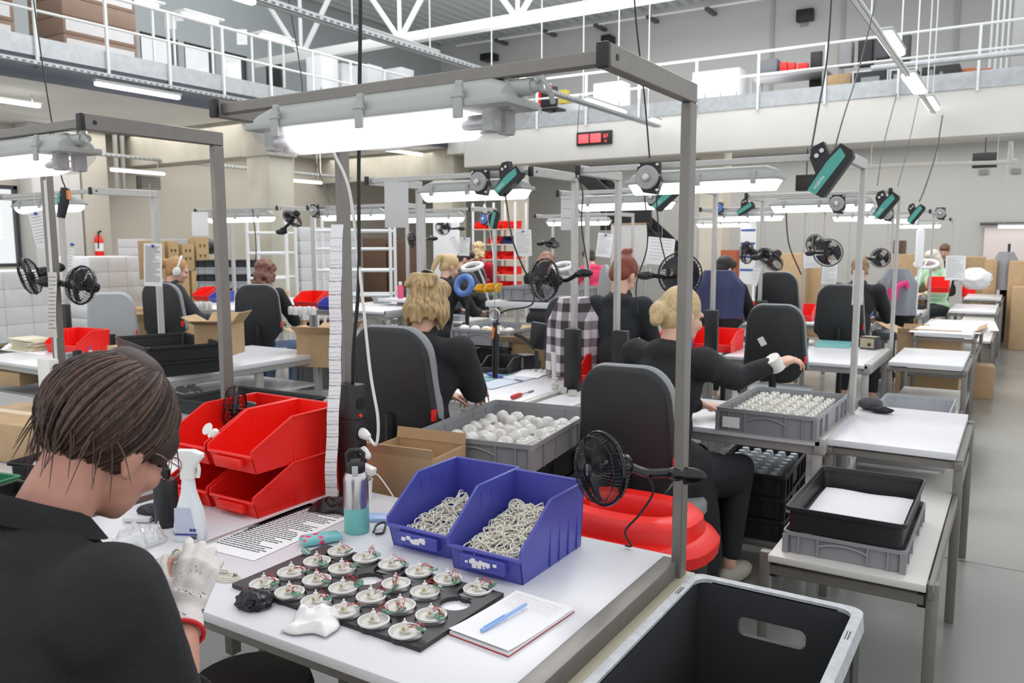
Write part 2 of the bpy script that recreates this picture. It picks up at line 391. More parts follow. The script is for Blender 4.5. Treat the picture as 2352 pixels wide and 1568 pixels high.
def batten(label, p0, p1, group, w=.1, h=.07, hooks=True, top=None):
    p0, p1 = V(p0), V(p1); c = (p0+p1)/2; L = (p1-p0).length; a = math.atan2((p1-p0).y, (p1-p0).x)
    o = thing('batten_lamp', label, 'lamp', c, a, group)
    MB().bbox(-L/2, L/2, -w/2, w/2, .03, h, .015).build('housing', LAMPG, o, world=False)
    mb = MB(); mb.bbox(-L/2+.02, L/2-.02, -w/2+.008, w/2-.008, -.025, .035, .025); mb.build('lamp_cover', TUBEF, o, world=False)
    if hooks:
        t = (top if top else c.z+.12)-c.z
        for s in (-1, 1): MB().tube([(s*L*.36, 0, h-.005), (s*L*.36, .035, (h+t)/2), (s*L*.36, 0, t+.004)], .006, 6).build('hook', STEEL, o, world=False)
    elif top:
        for s in (-1, 1): MB().cyl((s*L*.36, 0, h-.005), (s*L*.36, 0, top-c.z), .006, seg=6).build('drop_rod', STEEL, o, world=False)
def batten_px(label, a, b, group, z=None, L=1.5, x=None, **k):
    if x is not None:
        u, v = px_(*a, x), px_(*b, x); v.y = min(v.y, 16.03); zz = (u.z+v.z)/2; return batten(label, (x, u.y, zz), (x, v.y, zz), group, **k)
    k.setdefault('top', 3.93)
    u, v = pz(*a, 2.62), pz(*b, 2.62); zz = z if z else 1.62+L/(v-u).length
    return batten(label, pz(*a, zz), pz(*b, zz), group, **k)
G1, G2 = 'batten lamps along the ceiling trays', 'batten lamps under the galleries'
batten_px('bright batten lamp hung above the black beam end of the near bench frame', (820, 72), (1005, 128), G1, x=-6.45, top=3.95)
batten_px('batten lamp on the middle tray just short of the red clock', (1345, 230), (1437, 258), G1, x=-6.45, top=3.95)
batten_px('batten lamp on the middle tray nearest the gallery beam', (1495, 275), (1552, 292), G1, x=-6.45, top=3.95)
batten_px('batten lamp high on the middle tray seen past the near upright end cap', (1195, 180), (1262, 204), G1, x=-6.45, top=3.95)
batten_px('batten lamp at the very top edge above the side gallery', (450, -38), (588, 12), G1, x=-6.45, top=3.95)
batten_px('largest batten lamp on the aisle tray with yellow tinted rim', (2030, 68), (2062, 134), G1, x=-1.45, top=3.82, w=.19)
batten_px('middle batten lamp on the aisle tray', (2085, 172), (2113, 214), G1, x=-1.45, top=3.82, w=.19)
batten_px('last batten lamp on the aisle tray by the gallery edge', (2128, 235), (2162, 268), G1, x=-1.45, top=3.82, w=.19)
batten_px('batten lamp slung below the tray on the navy gallery edge', (215, 192), (415, 226), G2, x=-11.62, top=4.06)
for lb, a, b, kw in (('batten lamp on the gallery soffit at the picture edge', (-60, 222), (95, 245), dict(z=3.75)), ('thin batten lamp in front of the wall louvre', (252, 391), (380, 399), dict(x=-15.0, top=3.305)),
                 ('batten lamp fixed between the near upright and the concrete column', (517, 350), (590, 358), dict(z=3.6)), ('batten lamp low behind the concrete column', (665, 414), (740, 421), dict(x=-14.0, top=3.93)),
                 ('batten lamp under the soffit behind the white lamp cable', (884, 344), (970, 356), dict(z=3.78)), ('batten lamp beside the pale end of the gallery beam', (1018, 312), (1105, 328), dict(x=-11.62, top=4.06)),
                 ('batten lamp half hidden behind the near bright lamp', (880, 290), (935, 302), dict(x=-11.62, top=4.06))):
    batten_px(lb, a, b, G2, hooks=False, h=.05, **kw)
# ------------------------------------------------ furniture kit
def profile_bar(mb, p0, p1, w, h, up=(0, 0, 1)):     # rectangular tube between two points, w across, h along up
    p0, p1 = V(p0), V(p1); d = (p1-p0).normalized(); up = V(up); a = d.cross(up).normalized(); b = a.cross(d).normalized()
    c = [(p0, a*sx*w/2+b*sy*h/2) for sx, sy in ((-1, -1), (1, -1), (1, 1), (-1, 1))]
    X = M4(((a.x, b.x, d.x, p0.x), (a.y, b.y, d.y, p0.y), (a.z, b.z, d.z, p0.z), (0, 0, 0, 1)))
    mb.bbox(-w/2, w/2, -h/2, h/2, 0, (p1-p0).length, .003, X, 1)
def workbench(label, xl, xr, yf, yp, zt=.75, top=2.027, arm=.5, near=False, group='assembly workbenches with lamp frames', left=True, shelf=True, beam=True, m=None, right=True, ztb=.025, yback=None):
    m = m or ALU; o = thing('workbench', label, 'workbench', ((xl+xr)/2, yp, 0), 0, group); yb = yback or yp+.045
    MB().bbox(xl+.015, xr-.02, yf, yb, zt-ztb, zt, .003).build('worktop', WHITE_TOP, o)
    mb = MB()
    for x in (xl+.05, xr-.04): profile_bar(mb, (x, yf+.03, zt-ztb-.024), (x, yb, zt-ztb-.024), .04, .045)
    for y in (yf+.05, yb-.03): profile_bar(mb, (xl+.05, y, zt-ztb-.024), (xr-.05, y, zt-ztb-.024), .03, .045)
    mb.build('under_frame', m, o)
    for x in (xl+.05, xr-.04):
        for y in (yf+.06, yb-.04):
            MB().bbox(x-.022, x+.022, y-.022, y+.022, .015, zt-ztb-.045, .003).build('leg', m, o)
    MB().bbox(xr-.045, xr+.002, yf, yp, zt-.06, zt+.012, .004).build('edge_profile', m, o)
    for s, x in ((left, xl), (right, xr)):
        if not s: continue
        mb = MB(); profile_bar(mb, (x, yp, zt-.3), (x, yp, top-.05), .028, .045, (0, 1, 0)); mb.build('upright', m, o)
        mb = MB(); profile_bar(mb, (x, yp-arm, top-.025), (x, yp+.0225, top-.025), .028, .05); a = mb.build('arm', m, o)
        MB().bbox(x-.0145, x+.0145, yp-arm-.014, yp-arm, top-.0515, top+.0005, .004).build('end_cap', BLACKP, a)
        for q in ((1, .0142),) if x == xr else ((-1, -.0142),):
            MB().cyl((x+q[1], yp-arm+.032, top-.025), (x+q[1]+q[0]*.0012, yp-arm+.032, top-.025), .007, seg=16).build('plug', BLACKP, a)
    if beam:
        mb = MB(); profile_bar(mb, (xl+.014, yp-arm+.022, top-.026), (xr-.014, yp-arm+.022, top-.026), .028, .03); mb.build('cross_beam', m, o)
    if shelf:
        MB().bbox(xl+.06, xr-.06, yp-.35, yp-.02, .30, .315, .002).build('lower_shelf', WHITE_TOP, o)
    return o
def station_lamp(label, x0, x1, y, z, near=True, group='lamps clamped under the bench frames'):
    c = V(((x0+x1)/2, y, z)); L = x1-x0; o = thing('bench_lamp', label, 'lamp', c, 0, group); h = L/2
    def ring(x, w, zz, hh, n=10, lower=True):
        return [(x, w*cos(a), zz+(-1 if lower else 1)*hh*sin(a)) for a in [pi*k/n for k in range(n+1)]]
    b = MB()
    for sgn in (1,):
        b.loft([ring(x, w, .005, hh, 8, False) for x, w, hh in ((-h, .03, .015), (-h+.012, .062, .035), (-h+.06, .066, .052), (h-.06, .066, .052), (h-.012, .062, .035), (h, .03, .015))], closed=True)
    b.bbox(-h-.012, h+.012, -.074, .074, -.012, .008, .006)
    b.build('housing', LAMPG, o, world=False)
    if near:
        d = MB(); d.loft([ring(x, w, -.012, hh, 14) for x, w, hh in ((-h-.005, .05, .012), (-h+.012, .066, .042), (-h+.05, .07, .064), (h-.05, .07, .064), (h-.012, .066, .042), (h+.005, .05, .012))], closed=True); d.build('diffuser', DIFF, o, world=False)
        for s in (-1, 1):
            t = MB().cyl((-h+.13, s*.03, -.042), (h-.13, s*.03, -.042), .017, seg=14).build('tube', TUBE, o, world=False)
            for e in (-1, 1):
                MB().cyl((e*(h-.13), s*.03, -.042), (e*(h-.07), s*.03, -.042), .0172, seg=14).build('tube_cap', STEEL, t, world=False)
                MB().bbox(e*(h-.055)-.014, e*(h-.055)+.014, s*.03-.022, s*.03+.022, -.066, -.012, .006).build('tube_holder', LAMPG, t, world=False)
        q = MB(); q.loft([ring(x, w, -.0125, hh, 14) for x, w, hh in ((-h+.125, .05, .05), (-h+.13, .064, .0605), (h-.13, .064, .0605), (h-.125, .05, .05))], closed=True); q.build('lit_sleeve', mat('lamp_glow', 'fff8ff', .4, emit=3.2, ecol=(1, .965, 1)), o, world=False)
        for k in range(3):
            x = -h+L*(.14+.36*k)
            for s in (-1, 1):
                c_ = MB(); c_.bbox(x-.013, x+.013, s*.078-.004, s*.078+.004, -.036, .03, .003); c_.bbox(x-.009, x+.009, s*.072-.006, s*.072+.006, .026, .046, .003); c_.cyl((x-.016, s*.08, .012), (x+.016, s*.08, .012), .0045, seg=8)
                c_.build('clip', LAMPG, o, world=False)
        g = MB(); g.cyl((h-.02, 0, .03), (h+.035, 0, .03), .02, .019); g.cyl((h+.035, 0, .03), (h+.055, 0, .03), .015, .012); g.build('cable_gland', LAMPG, o, world=False)
        MB().tube([(h+.05, -.01, .036), (h+.075, -.03, .04), (h+.09, -.025, .015), (h+.085, 0, -.01)], .006, 8).build('hanging_eye', LAMPG, o, world=False)
        for x in (-h*.55, h*.6): MB().cyl((x, 0, .045), (x, 0, .075), .006, seg=8).build('mounting_bolt', STEEL, o, world=False)
    else:
        d = MB(); d.loft([ring(x, w, -.012, hh, 10) for x, w, hh in ((-h, .05, .012), (-h+.02, .062, .05), (h-.02, .062, .05), (h, .05, .012))], closed=True); d.build('diffuser', TUBEF, o, world=False)
        for k in range(3):
            x = -h+L*(.14+.36*k); MB().bbox(x-.012, x+.012, -.08, .08, -.03, .03, .003).build('clip', LAMPG, o, world=False)
    return o
CHG = mat('grey_chair_fabric', '96999b', .85, bump=.1, bscale=300); CHS = mat('dark_chair_shell', '2b2d2f', .55)
def task_chair(label, loc, rz, shell=True, seat_z=.52, group='grey and black task chairs', fab=None, tagm=True, tilt=.12):
    o = thing("task_chair", label, "chair", (loc[0], loc[1], 0), rz, group); f = fab or CHG
    mb = MB(); mb.loft([[(x*k, y*k-.0, z) for x, y in rrect(-.225, .225, -.21, .21, .1, 6)] for k, z in ((.86, seat_z-.03), (1, seat_z-.01), (1, seat_z+.03), (.94, seat_z+.05))]); mb.build('seat', f, o, world=False)
    def back(t, w, hh, y0, r):   # rounded slab leaning back
        base = []
        for x, z in rrect(-w, w, 0, hh, r, 8): base.append((x*(.8+.2*(1-min(1, max(0, (z-.1)/hh)))) if z > .1 else x*(.86+1.4*z*.1), z))
        B = M4.Translation((0, -.27+y0, seat_z+.13)) @ M4.Rotation(tilt, 4, 'X')
        def sh(k, yy): return [B @ V((x*k, yy+.9*(x*k)**2*.6, hh/2+(z-hh/2)*k)) for x, z in base]
        return [sh(.93, 0), sh(.99, t*.3), sh(1, t*.5), sh(.98, t*.85), sh(.9, t)]
    MB().loft(back(.05, .225, .56, .012, .13)).build('backrest', f, o, world=False)
    if shell: MB().loft(back(.034, .22, .555, -.02, .13)).build('back_shell', CHS, o, world=False)
    MB().tube([(0, -.31, seat_z+.3), (0, -.32, seat_z+.08), (0, -.24, seat_z-.05), (0, -.05, seat_z-.05)], .026, 8).build('back_bracket', BLACKP, o, world=False)
    if tagm:
        MB().box(.2, .212, -.3, -.262, seat_z+.28, seat_z+.33).build('red_tag', REDP, o, world=False)
    MB().cyl((0, 0, .1), (0, 0, seat_z-.03), .028, .022).build('gas_column', BLACKP, o, world=False)
    for k in range(5):
        a = 2*pi*k/5+.3; c, s = cos(a), sin(a)
        l = MB().tube([(0, 0, .12), (.16*c, .16*s, .105), (.3*c, .3*s, .085)], [.03, .024, .018], 8).build('base_arm', BLACKP, o, world=False)
        w = MB()
        for q in (-.014, .014): w.cyl((.3*c-s*q-s*.008, .3*s+c*q+c*.008, .03), (.3*c-s*q+s*.008, .3*s+c*q-c*.008, .03), .03, seg=12)
        w.build('caster', BLACKG, l, world=False)
    return o
def klt(name, label, w, d, h, loc, rz=0, m=None, group=None, wall=.006, ribs=True, handle=True, taper=.012):
    m = m or GREYP; o = thing(name, label, 'crate', loc, rz, group); mb = MB(); n = 4
    R = [[(x, y, z) for x, y in rrect(-w/2+i, w/2-i, -d/2+i, d/2-i, .022, n)] for i, z in ((taper+.0, 0), (taper*.9, h*.82), (0, h*.84), (0, h), (wall, h), (wall+.004, h*.8), (taper+wall, .008))]
    mb.loft(R)
    if ribs:
        r = mb
        for s in (-1, 1):
            for x in (-w*.36, -w*.2, w*.2, w*.36): r.box(x-.003, x+.003, s*d/2-.001 if s > 0 else -d/2+.001, s*(d/2-taper-.002), .004, h*.84)
            for y in (-d*.34, -d*.17, d*.17, d*.34): r.box(s*(w/2-.001), s*(w/2-taper-.002), y-.003, y+.003, .004, h*.84)
        for s in (-1, 1):
            for t in (-1, 1): r.box(s*(w/2-.02), s*(w/2-.001), t*(d/2-.02), t*(d/2-.001), .0, h*.84)
    mb.build('body', m, o, world=False)
    if handle:
        for s in (-1, 1):
            MB().tube([(x, s*(d/2-.003), h*(.52+.2*(1-(x/(w*.2))**2))) for x in [w*.2*(k/5-1) for k in range(11)]], .004, 6).build('handle_lip', m, o, world=False)
    return o
def open_bin(label, w, l, h, loc, rz=0, m=None, group=None, lab=True, name='picking_bin', hf=.36, scuff=False):
    m = m or REDP; o = thing(name, label, 'bin', loc, rz, group); t = .004
    def ring(i, zi):   # polygon outline at inset i (top rim follows the cut-away front)
        return None
    prof = [(0.05*l, 0), (l*.985, 0), (l, h), (l*.42, h), (l*.0, h*(hf+.12)), (0, h*hf)]
    mb = MB()
    for s in (-1, 1):
        X = M4(((0, 0, 1, 0), (1, 0, 0, 0), (0, 1, 0, 0), (0, 0, 0, 1)))
        ti = .93
        vs = []
        for dx in (0, -t):
            for y, z in prof: vs.append((s*((w/2)*(ti+(1-ti)*z/h)+dx), y, z))
        n = len(prof); mb._new([V(v) for v in vs], [tuple(range(n)), tuple(range(2*n-1, n-1, -1))]+[(k, (k+1) % n, n+(k+1) % n, n+k) for k in range(n)])
    k = .93*w/2; kf = (w/2)*(.93+.07*hf)
    def plate(a, b): mb._new([V(p) for p in a]+[V(p) for p in b], [(0, 1, 2, 3), (7, 6, 5, 4), (0, 4, 5, 1), (1, 5, 6, 2), (2, 6, 7, 3), (3, 7, 4, 0)])
    plate([(-k, .05*l, 0), (k, .05*l, 0), (k, l*.985, 0), (-k, l*.985, 0)], [(-k, .05*l, t), (k, .05*l, t), (k, l*.985, t), (-k, l*.985, t)])
    plate([(-k, .985*l, 0), (k, .985*l, 0), (w/2, l, h), (-w/2, l, h)], [(-k, .985*l-t, 0), (k, .985*l-t, 0), (w/2, l-t, h), (-w/2, l-t, h)])
    plate([(-k, .05*l, 0), (k, .05*l, 0), (kf, 0, h*hf), (-kf, 0, h*hf)], [(-k, .05*l+t, 0), (k, .05*l+t, 0), (kf, t, h*hf), (-kf, t, h*hf)])
    rim = MB()
    for s in (-1, 1): rim.tube([(s*kf, 0, h*hf), (s*(w/2)*.965, 0, h*(hf+.12)), (s*w/2, l*.42, h), (s*w/2, l, h)], .005, 6)
    rim.tube([(-w/2, l, h), (w/2, l, h)], .005, 6); rim.tube([(-kf, 0, h*hf), (kf, 0, h*hf)], .006, 6); rim.build('rim', m, o, world=False)
    rb = mb
    for s in (-1, 1):
        for y in (.45, .6, .75, .9): rb.box(s*(k+.001), s*(k+.005), l*y-.003, l*y+.003, .004, h*.9)
    mb.build('body', m, o, world=False)
    if lab:
        q = MB(); q.bbox(-w*.3, w*.3, -.012, .008, h*.12, h*(hf-.05), .003); lh = q.build('label_holder', m, o, world=False)
        if scuff:
            mbs = MB(); rr = random.Random(int(w*1e4)+int(loc[0]*1e3))
            for _ in range(26):
                x = rr.gauss(0, w*.09); z = h*.22+rr.gauss(0, h*.028); a = rr.uniform(.002, .006); mbs.box(x-a*1.6, x+a, -.0128-.00006*_, -.0115, z-a, z+a*.8)
            mbs.build('torn_label', PAPER, lh, world=False)
    return o
def cardboard_box(label, w, d, h, loc, rz=0, flaps=(1, 1, 1, 1), group=None, m=None, ang=(.6, .6, .6, .6), name='cardboard_box', tape=False):
    m = m or CARD; o = thing(name, label, 'box', loc, rz, group); t = .005; mb = MB()
    if flaps is None:
        mb.bbox(-w/2, w/2, -d/2, d/2, 0, h, .004)
    else:
        mb.box(-w/2, w/2, -d/2, d/2, 0, t).box(-w/2, -w/2+t, -d/2, d/2, t, h).box(w/2-t, w/2, -d/2, d/2, t, h).box(-w/2+t, w/2-t, -d/2, -d/2+t, t, h).box(-w/2+t, w/2-t, d/2-t, d/2, t, h)
    mb.build('body', m, o, world=False)
    if flaps is None:
        MB().box(-w/2-.001, w/2+.001, -.025, .025, h*.7, h+.001).build('tape', mat('parcel_tape', 'cdb48c', .3), o, world=False)
    else:
        for k, (fl, an) in enumerate(zip(flaps, ang)):
            if not fl: continue
            ln = (d if k % 2 == 0 else w); off = (w if k % 2 == 0 else d)/2; fl_ = (min(w, d)/2)*fl
            X = rotz(k*pi/2) @ M4.Translation((off-t/2, 0, h)) @ M4.Rotation(-an+0, 4, 'Y')
            MB().box(0, fl_, -ln/2, ln/2, 0, t, X).build('flap', m, o, world=False)
    return o
def sheet(name, label, w, h, X, lines=18, group=None, pin=False, head=True, m=None, curl=.0, cat='paper', body=None):   # X: local x across, y up the page, z out
    o = thing(name, label, cat, X.to_translation(), 0, group); T = X
    mb = MB(); mb.grid(lambda u, v: T @ V(((u-.5)*w, (v-.5)*h, curl*((u-.5)**2*4)+curl*.8*sin(v*5))), 8, 10); mb.build('page', m or PAPER, o)
    rr = random.Random(label); ik = MB()
    for k in range(lines):
        y = h*(.42-.84*k/max(1, lines)); x0 = -w*.42; x1 = w*(.42 if rr.random() < .7 else rr.uniform(0, .35)); x = x0
        while x < x1:
            wd_ = w*rr.uniform(.03, .09); zz = .0006+curl*((x/w)**2*4)+curl*.8*sin((y/h+.5)*5)
            if x+wd_ < x1: ik.quad(*[T @ V((a, b, zz+.0004)) for a, b in ((x, y), (x+wd_, y), (x+wd_, y+h*.009), (x, y+h*.009))])
            x += wd_+w*.012
    if lines: ik.build('printed_lines', INK, o)['kind'] = 'stuff'
    if pin:
        c = T @ V((0, h*.44, .004)); mb = MB(); mb.ell(c, .009, u=10, v=6); mb.build('pin', BLUEPIN, o)
    return o
def fan(label, loc, face, up=(0, 0, 1), r=.09, detail=1, clamp=None, group='clip-on fans', knob=True):
    # loc: centre of the cage; face: direction the fan blows
    f = V(face).normalized(); o = thing('clip_fan', label, 'fan', loc, 0, group); u = V(up); x = u.cross(f).normalized(); y = f.cross(x)
    X = M4(((x.x, y.x, f.x, loc[0]), (x.y, y.y, f.y, loc[1]), (x.z, y.z, f.z, loc[2]), (0, 0, 0, 1)))
    T = lambda a, b, c: X @ V((a, b, c))
    nw = {2: 60, 1: 34, 0: 20}[detail]; wr = {2: .0011, 1: .0013, 0: .0018}[detail]; cg = MB()
    for k in range(nw):
        a = 2*pi*k/nw; c, s = cos(a), sin(a)
        cg.tube([T(c*q*r, s*q*r, z*r) for q, z in ((.2, .48), (.6, .45), (.9, .3), (1, .05), (.93, -.2), (.62, -.4), (.25, -.46))], wr, 4, cap=False)
    for q, z, w in ((1, .05, .004), (.995, .0, .004), (.6, .45, .0013), (.9, .3, .0013)): cg.tube([T(cos(2*pi*k/36)*q*r, sin(2*pi*k/36)*q*r, z*r) for k in range(36)], w, 6, closed=True)
    cg.build('cage', BLACKG, o)
    bl = MB()
    for k in range(3):
        a0 = 2*pi*k/3
        def blade(u_, v_): 
            rr_ = r*(.2+.68*u_); a = a0+(v_-.5)*1.5*(.5+.6*u_); return T(rr_*cos(a), rr_*sin(a), (v_-.5)*.28*r)
        bl.grid(blade, 5, 6)
    bl.cyl(T(0, 0, -.2*r), T(0, 0, .2*r), .2*r); bl.build('blades', mat('smoked_blade', '26262a', .3), o)
    MB().lathe([(.005, .52*r), (.15*r, .5*r), (.21*r, .44*r), (.21*r, .4*r)], 20, X).build('hub_cap', mat('fan_badge', '2b1c20', .25), o)
    mo = MB(); mo.lathe([(.1*r, -.95*r), (.3*r, -.85*r), (.36*r, -.5*r), (.3*r, -.38*r)], 16, X); mo.build('motor', BLACKG, o)
    if clamp is not None:
        c = V(clamp); p = T(0, 0, -.8*r); ar = MB(); ar.tube(curve([p, (p+c)/2+V((0, 0, -.012)), c], 4), [.013]*9, 8); ar.build('arm', BLACKG, o)
        d = (c-p).normalized(); cl = MB(); cl.ell(c+d*.02, (.03, .022, .02), M4.Rotation(math.atan2(d.y, d.x), 4, 'Z')); cl.ell(c+d*.05, (.05, .016, .024), M4.Rotation(math.atan2(d.y, d.x), 4, 'Z'))
        cl.build('clamp', BLACKG, o)
        if knob: MB().cyl(c+d*.02+V((0, 0, .018)), c+d*.02+V((0, 0, .034)), .008, seg=10).build('knob', STEEL, o)
    return o
def balancer(label, c, s=1., blue=False, group='spring balancers on the beams'):   # round reel with bracket, facing the operator side (-y)
    o = thing('spring_balancer', label, 'tool balancer', c, 0, group); c = V(c); R = .052*s
    X = M4.Translation(c) @ M4.Rotation(pi/2, 4, 'X')
    MB().lathe([(.001, .03*s), (R*.92, .03*s), (R, .026*s), (R, -.01*s), (.001, -.012*s)], 32, X).build('reel', mat('blue_reel', '5b7fc4', .4) if blue else mat('cast_reel', 'a3a3a2', .45, .3, var=.08, scale=60), o)
    MB().lathe([(.001, .05*s), (.012*s, .049*s), (.018*s, .042*s), (.02*s, .03*s)], 20, X).build('hub', STEEL, o)
    b = MB(); pr = [(-.045*s, .065*s), (.05*s, .065*s), (.05*s, .01*s), (.06*s, -.02*s), (.04*s, -.075*s), (-.02*s, -.065*s), (-.05*s, -.02*s), (-.055*s, .02*s)]
    b.prism(pr, -.022*s, .012*s, X); b.build('bracket', BLACKP, o)
    sc = MB()
    for a, z in ((-.04, .055), (.045, .055), (.045, -.055)): sc.cyl(X @ V((a*s, z*s, .01)), X @ V((a*s, z*s, .018*s)), .006*s, seg=10)
    sc.build('screw', STEEL, o)
    return o
def driver_tool(label, c, ang, s=1., word=True, face=-1, group='teal pistol tools on the beams', yaw=0):   # pistol grip tool hung from a beam; c centre, ang tilt in the xz plane
    o = thing('pistol_screwdriver', label, 'power tool', c, 0, group)
    X = M4.Translation(V(c)) @ rotz(yaw) @ M4.Rotation(-ang, 4, 'Y') @ M4(((1, 0, 0, 0), (0, 0, -1, 0), (0, 1, 0, 0), (0, 0, 0, 1)))
    S = lambda P: [(a*s, b*s) for a, b in P]
    MB().prism(S([(-.1, -.04), (-.09, -.05), (.08, -.055), (.098, -.04), (.1, .012), (.045, .022), (.075, .07), (.04, .092), (.0, .078), (-.035, .028), (-.1, .02)]), -.024*s, .024*s, X).build('body', BLACKP, o)
    p = MB().prism(S([(-.102, -.02), (.07, -.03), (.086, .004), (.02, .016), (-.102, .016)]), -.0262*s, .0262*s, X); st = p.build('stripe', TEAL, o)
    b = MB()
    for a, z in ((.02, .06), (.045, .055)): b.cyl(X @ V((a*s, z*s, .02*s)), X @ V((a*s, z*s, .03*s)), .0085*s, seg=12)
    b.build('screw', STEEL, o)
    if word: text('makita', .021*s, mat('white_print', 'e8eeec', .5), st, X @ M4.Translation((-.085*s, -.008*s, .0266*s)) @ M4.Rotation(-.04, 4, 'Z'))
    return o
def cable(label, pts, r=.004, m=None, group=None, n=8, name='cable', cat='cable'):
    return tag(MB().tube(curve(pts, n), r, 8).build(name, m or CABLEB), label, cat, group)
def side_cart(label, x0, x1, yf, ym, yb, zs, zt, group='step carts along the aisle', top=True):
    o = thing('step_cart', label, 'cart', ((x0+x1)/2, (yf+yb)/2, 0), 0, group); m = ALUD
    if top:
        MB().bbox(x0+.01, x1-.02, ym, yb, zt-.03, zt, .003).build('upper_top', WHITE_TOP, o)
        mb = MB()
        for y in (ym+.03, yb-.03): profile_bar(mb, (x0, y, zt-.055), (x1, y, zt-.055), .03, .03)
        for x in (x0+.015, x1-.01): profile_bar(mb, (x, ym, zt-.055), (x, yb, zt-.055), .03, .03)
        mb.build('upper_frame', m, o)
    MB().bbox(x0+.03, x1-.025, yf, yb-.05, zs-.025, zs, .003).build('shelf_board', mat('pale_shelf', 'cfcdc8', .35), o)
    mb = MB()
    for y in (yf+.04, yb-.1): profile_bar(mb, (x0+.03, y, zs-.06), (x1-.03, y, zs-.06), .03, .035)
    profile_bar(mb, (x1-.012, yf, zs-.02), (x1-.012, yb, zs-.02), .018, .05); mb.build('shelf_frame', m, o)
    for x in (x0+.015, x1-.008):
        MB().bbox(x-.018, x+.018, yf+.02, yf+.056, .01, zs+.0, .003).build('leg', m, o)
        for y in ((ym+.02, yb-.04) if top else (yb-.04,)): MB().bbox(x-.018, x+.018, y, y+.036, .01, zt-.03 if top else zs, .003).build('leg', m, o)
        MB().bbox(x-.03*(1 if x > x0+.1 else -1)-.012, x-.03*(1 if x > x0+.1 else -1)+.012, yf+.026, yf+.05, zs-.085, zs-.04, .003).build('corner_block', BLACKP, o)
    return o
# ------------------------------------------------ people kit
SKIN = mat('skin', 'c99a86', .55, var=.05, scale=30); SKINP = mat('pale_skin', 'd9ad98', .55, var=.05, scale=30)
def hairmat(n, c, v=.35): return mat(n, c, .42, var=v, scale=30, stretch=(9, 9, 1.2), bump=.25, bscale=70, spec=.4)
H_BROWN = hairmat('dark_brown_hair', '3c2c26'); H_BLOND = hairmat('blonde_hair', 'c9b083', .4); H_DARKB = hairmat('dark_root_hair', '6d5a45', .5); H_RED = hairmat('auburn_hair', '7d3a26'); H_BLACK = hairmat('black_hair', '1f1b1a'); H_CURL = hairmat('chestnut_hair', '80574a', .5); H_WHITE = hairmat('white_hair', 'ddd6c8', .15); H_GOLD = hairmat('strawberry_blonde_hair', 'b98f5e')
def hand(mb, W, u, n, s, curl=(.5, .6, .65, .7), sc=1., thumb=.5, spread=.2, fr=.0085, tips=None):
    W, u, n = V(W), V(u).normalized(), V(n); n = (n-u*n.dot(u)).normalized(); s = V(s); s = (s-u*s.dot(u)-n*s.dot(n)).normalized()
    K = []
    for i, (o, l) in enumerate(((.030, .088), (.010, .093), (-.010, .089), (-.029, .080))):
        k = W+(u*l+s*o)*sc; K.append(k); mb.cap(W+(u*.012+s*o*.7)*sc, k, .0145*sc, .0125*sc, 10)
    mb.ell(W+u*.05*sc-n*.006*sc, .026*sc, None, 12, 8)
    for i, k in enumerate(K):
        L = [.043, .027, .022] if i in (1, 2) else ([.039, .024, .021] if i == 0 else [.032, .019, .018]); p = k; a = 0; d0 = (u+s*spread*(1.5-i)*.5).normalized(); r = fr*sc*(1 if i < 3 else .9)
        for j, l in enumerate(L):
            a += curl[i]*(1. if j else .8); d = d0*cos(a)-n*sin(a); q = p+d*l*sc; mb.cap(p, q, r*(1.08-.08*j), r*(1.0-.1*j), 9); p = q
        if tips is not None: tips.append((p-d*.006, d, r*.8))
    p = W+(u*.022+s*.026)*sc; d = (s*.75+u*.75-n*.25).normalized()
    for j, (l, r) in enumerate(((.042, .0125), (.032, .0105), (.026, .009))):
        q = p+d*l*sc; mb.cap(p, q, r*sc, r*.92*sc, 9); p = q; d = (d+u*.35*thumb-n*.45*thumb-s*.3*thumb).normalized()
    if tips is not None: tips.append((p-d*.01, d, .0075))
def head(mb, H, ear=True):
    E = lambda c, r, X=None, u=18, v=12: mb.ell(H @ V(c), r, H.to_3x3().to_4x4() @ X if X is not None else H.to_3x3().to_4x4(), u, v)
    E((0, -.012, .028), (.074, .094, .09)); E((0, .03, -.04), (.058, .062, .075)); E((0, .062, -.098), (.026, .022, .02)); E((0, .04, -.075), (.05, .048, .045))
    E((0, .098, -.022), (.011, .016, .024), M4.Rotation(-.25, 4, 'X')); E((0, .103, -.036), (.015, .013, .011)); E((0, .086, .018), (.04, .012, .012))
    for s in (-1, 1): E((s*.034, .07, -.034), (.022, .022, .024)); E((s*.026, .083, .012), (.02, .011, .008))
    E((0, .085, -.063), (.022, .011, .006)); E((0, .083, -.074), (.019, .011, .006))
    if ear:
        for s in (-1, 1): E((s*.075, -.004, -.018), (.01, .02, .031), M4.Rotation(.2, 4, 'X')); E((s*.076, .0, -.046), (.008, .011, .011))
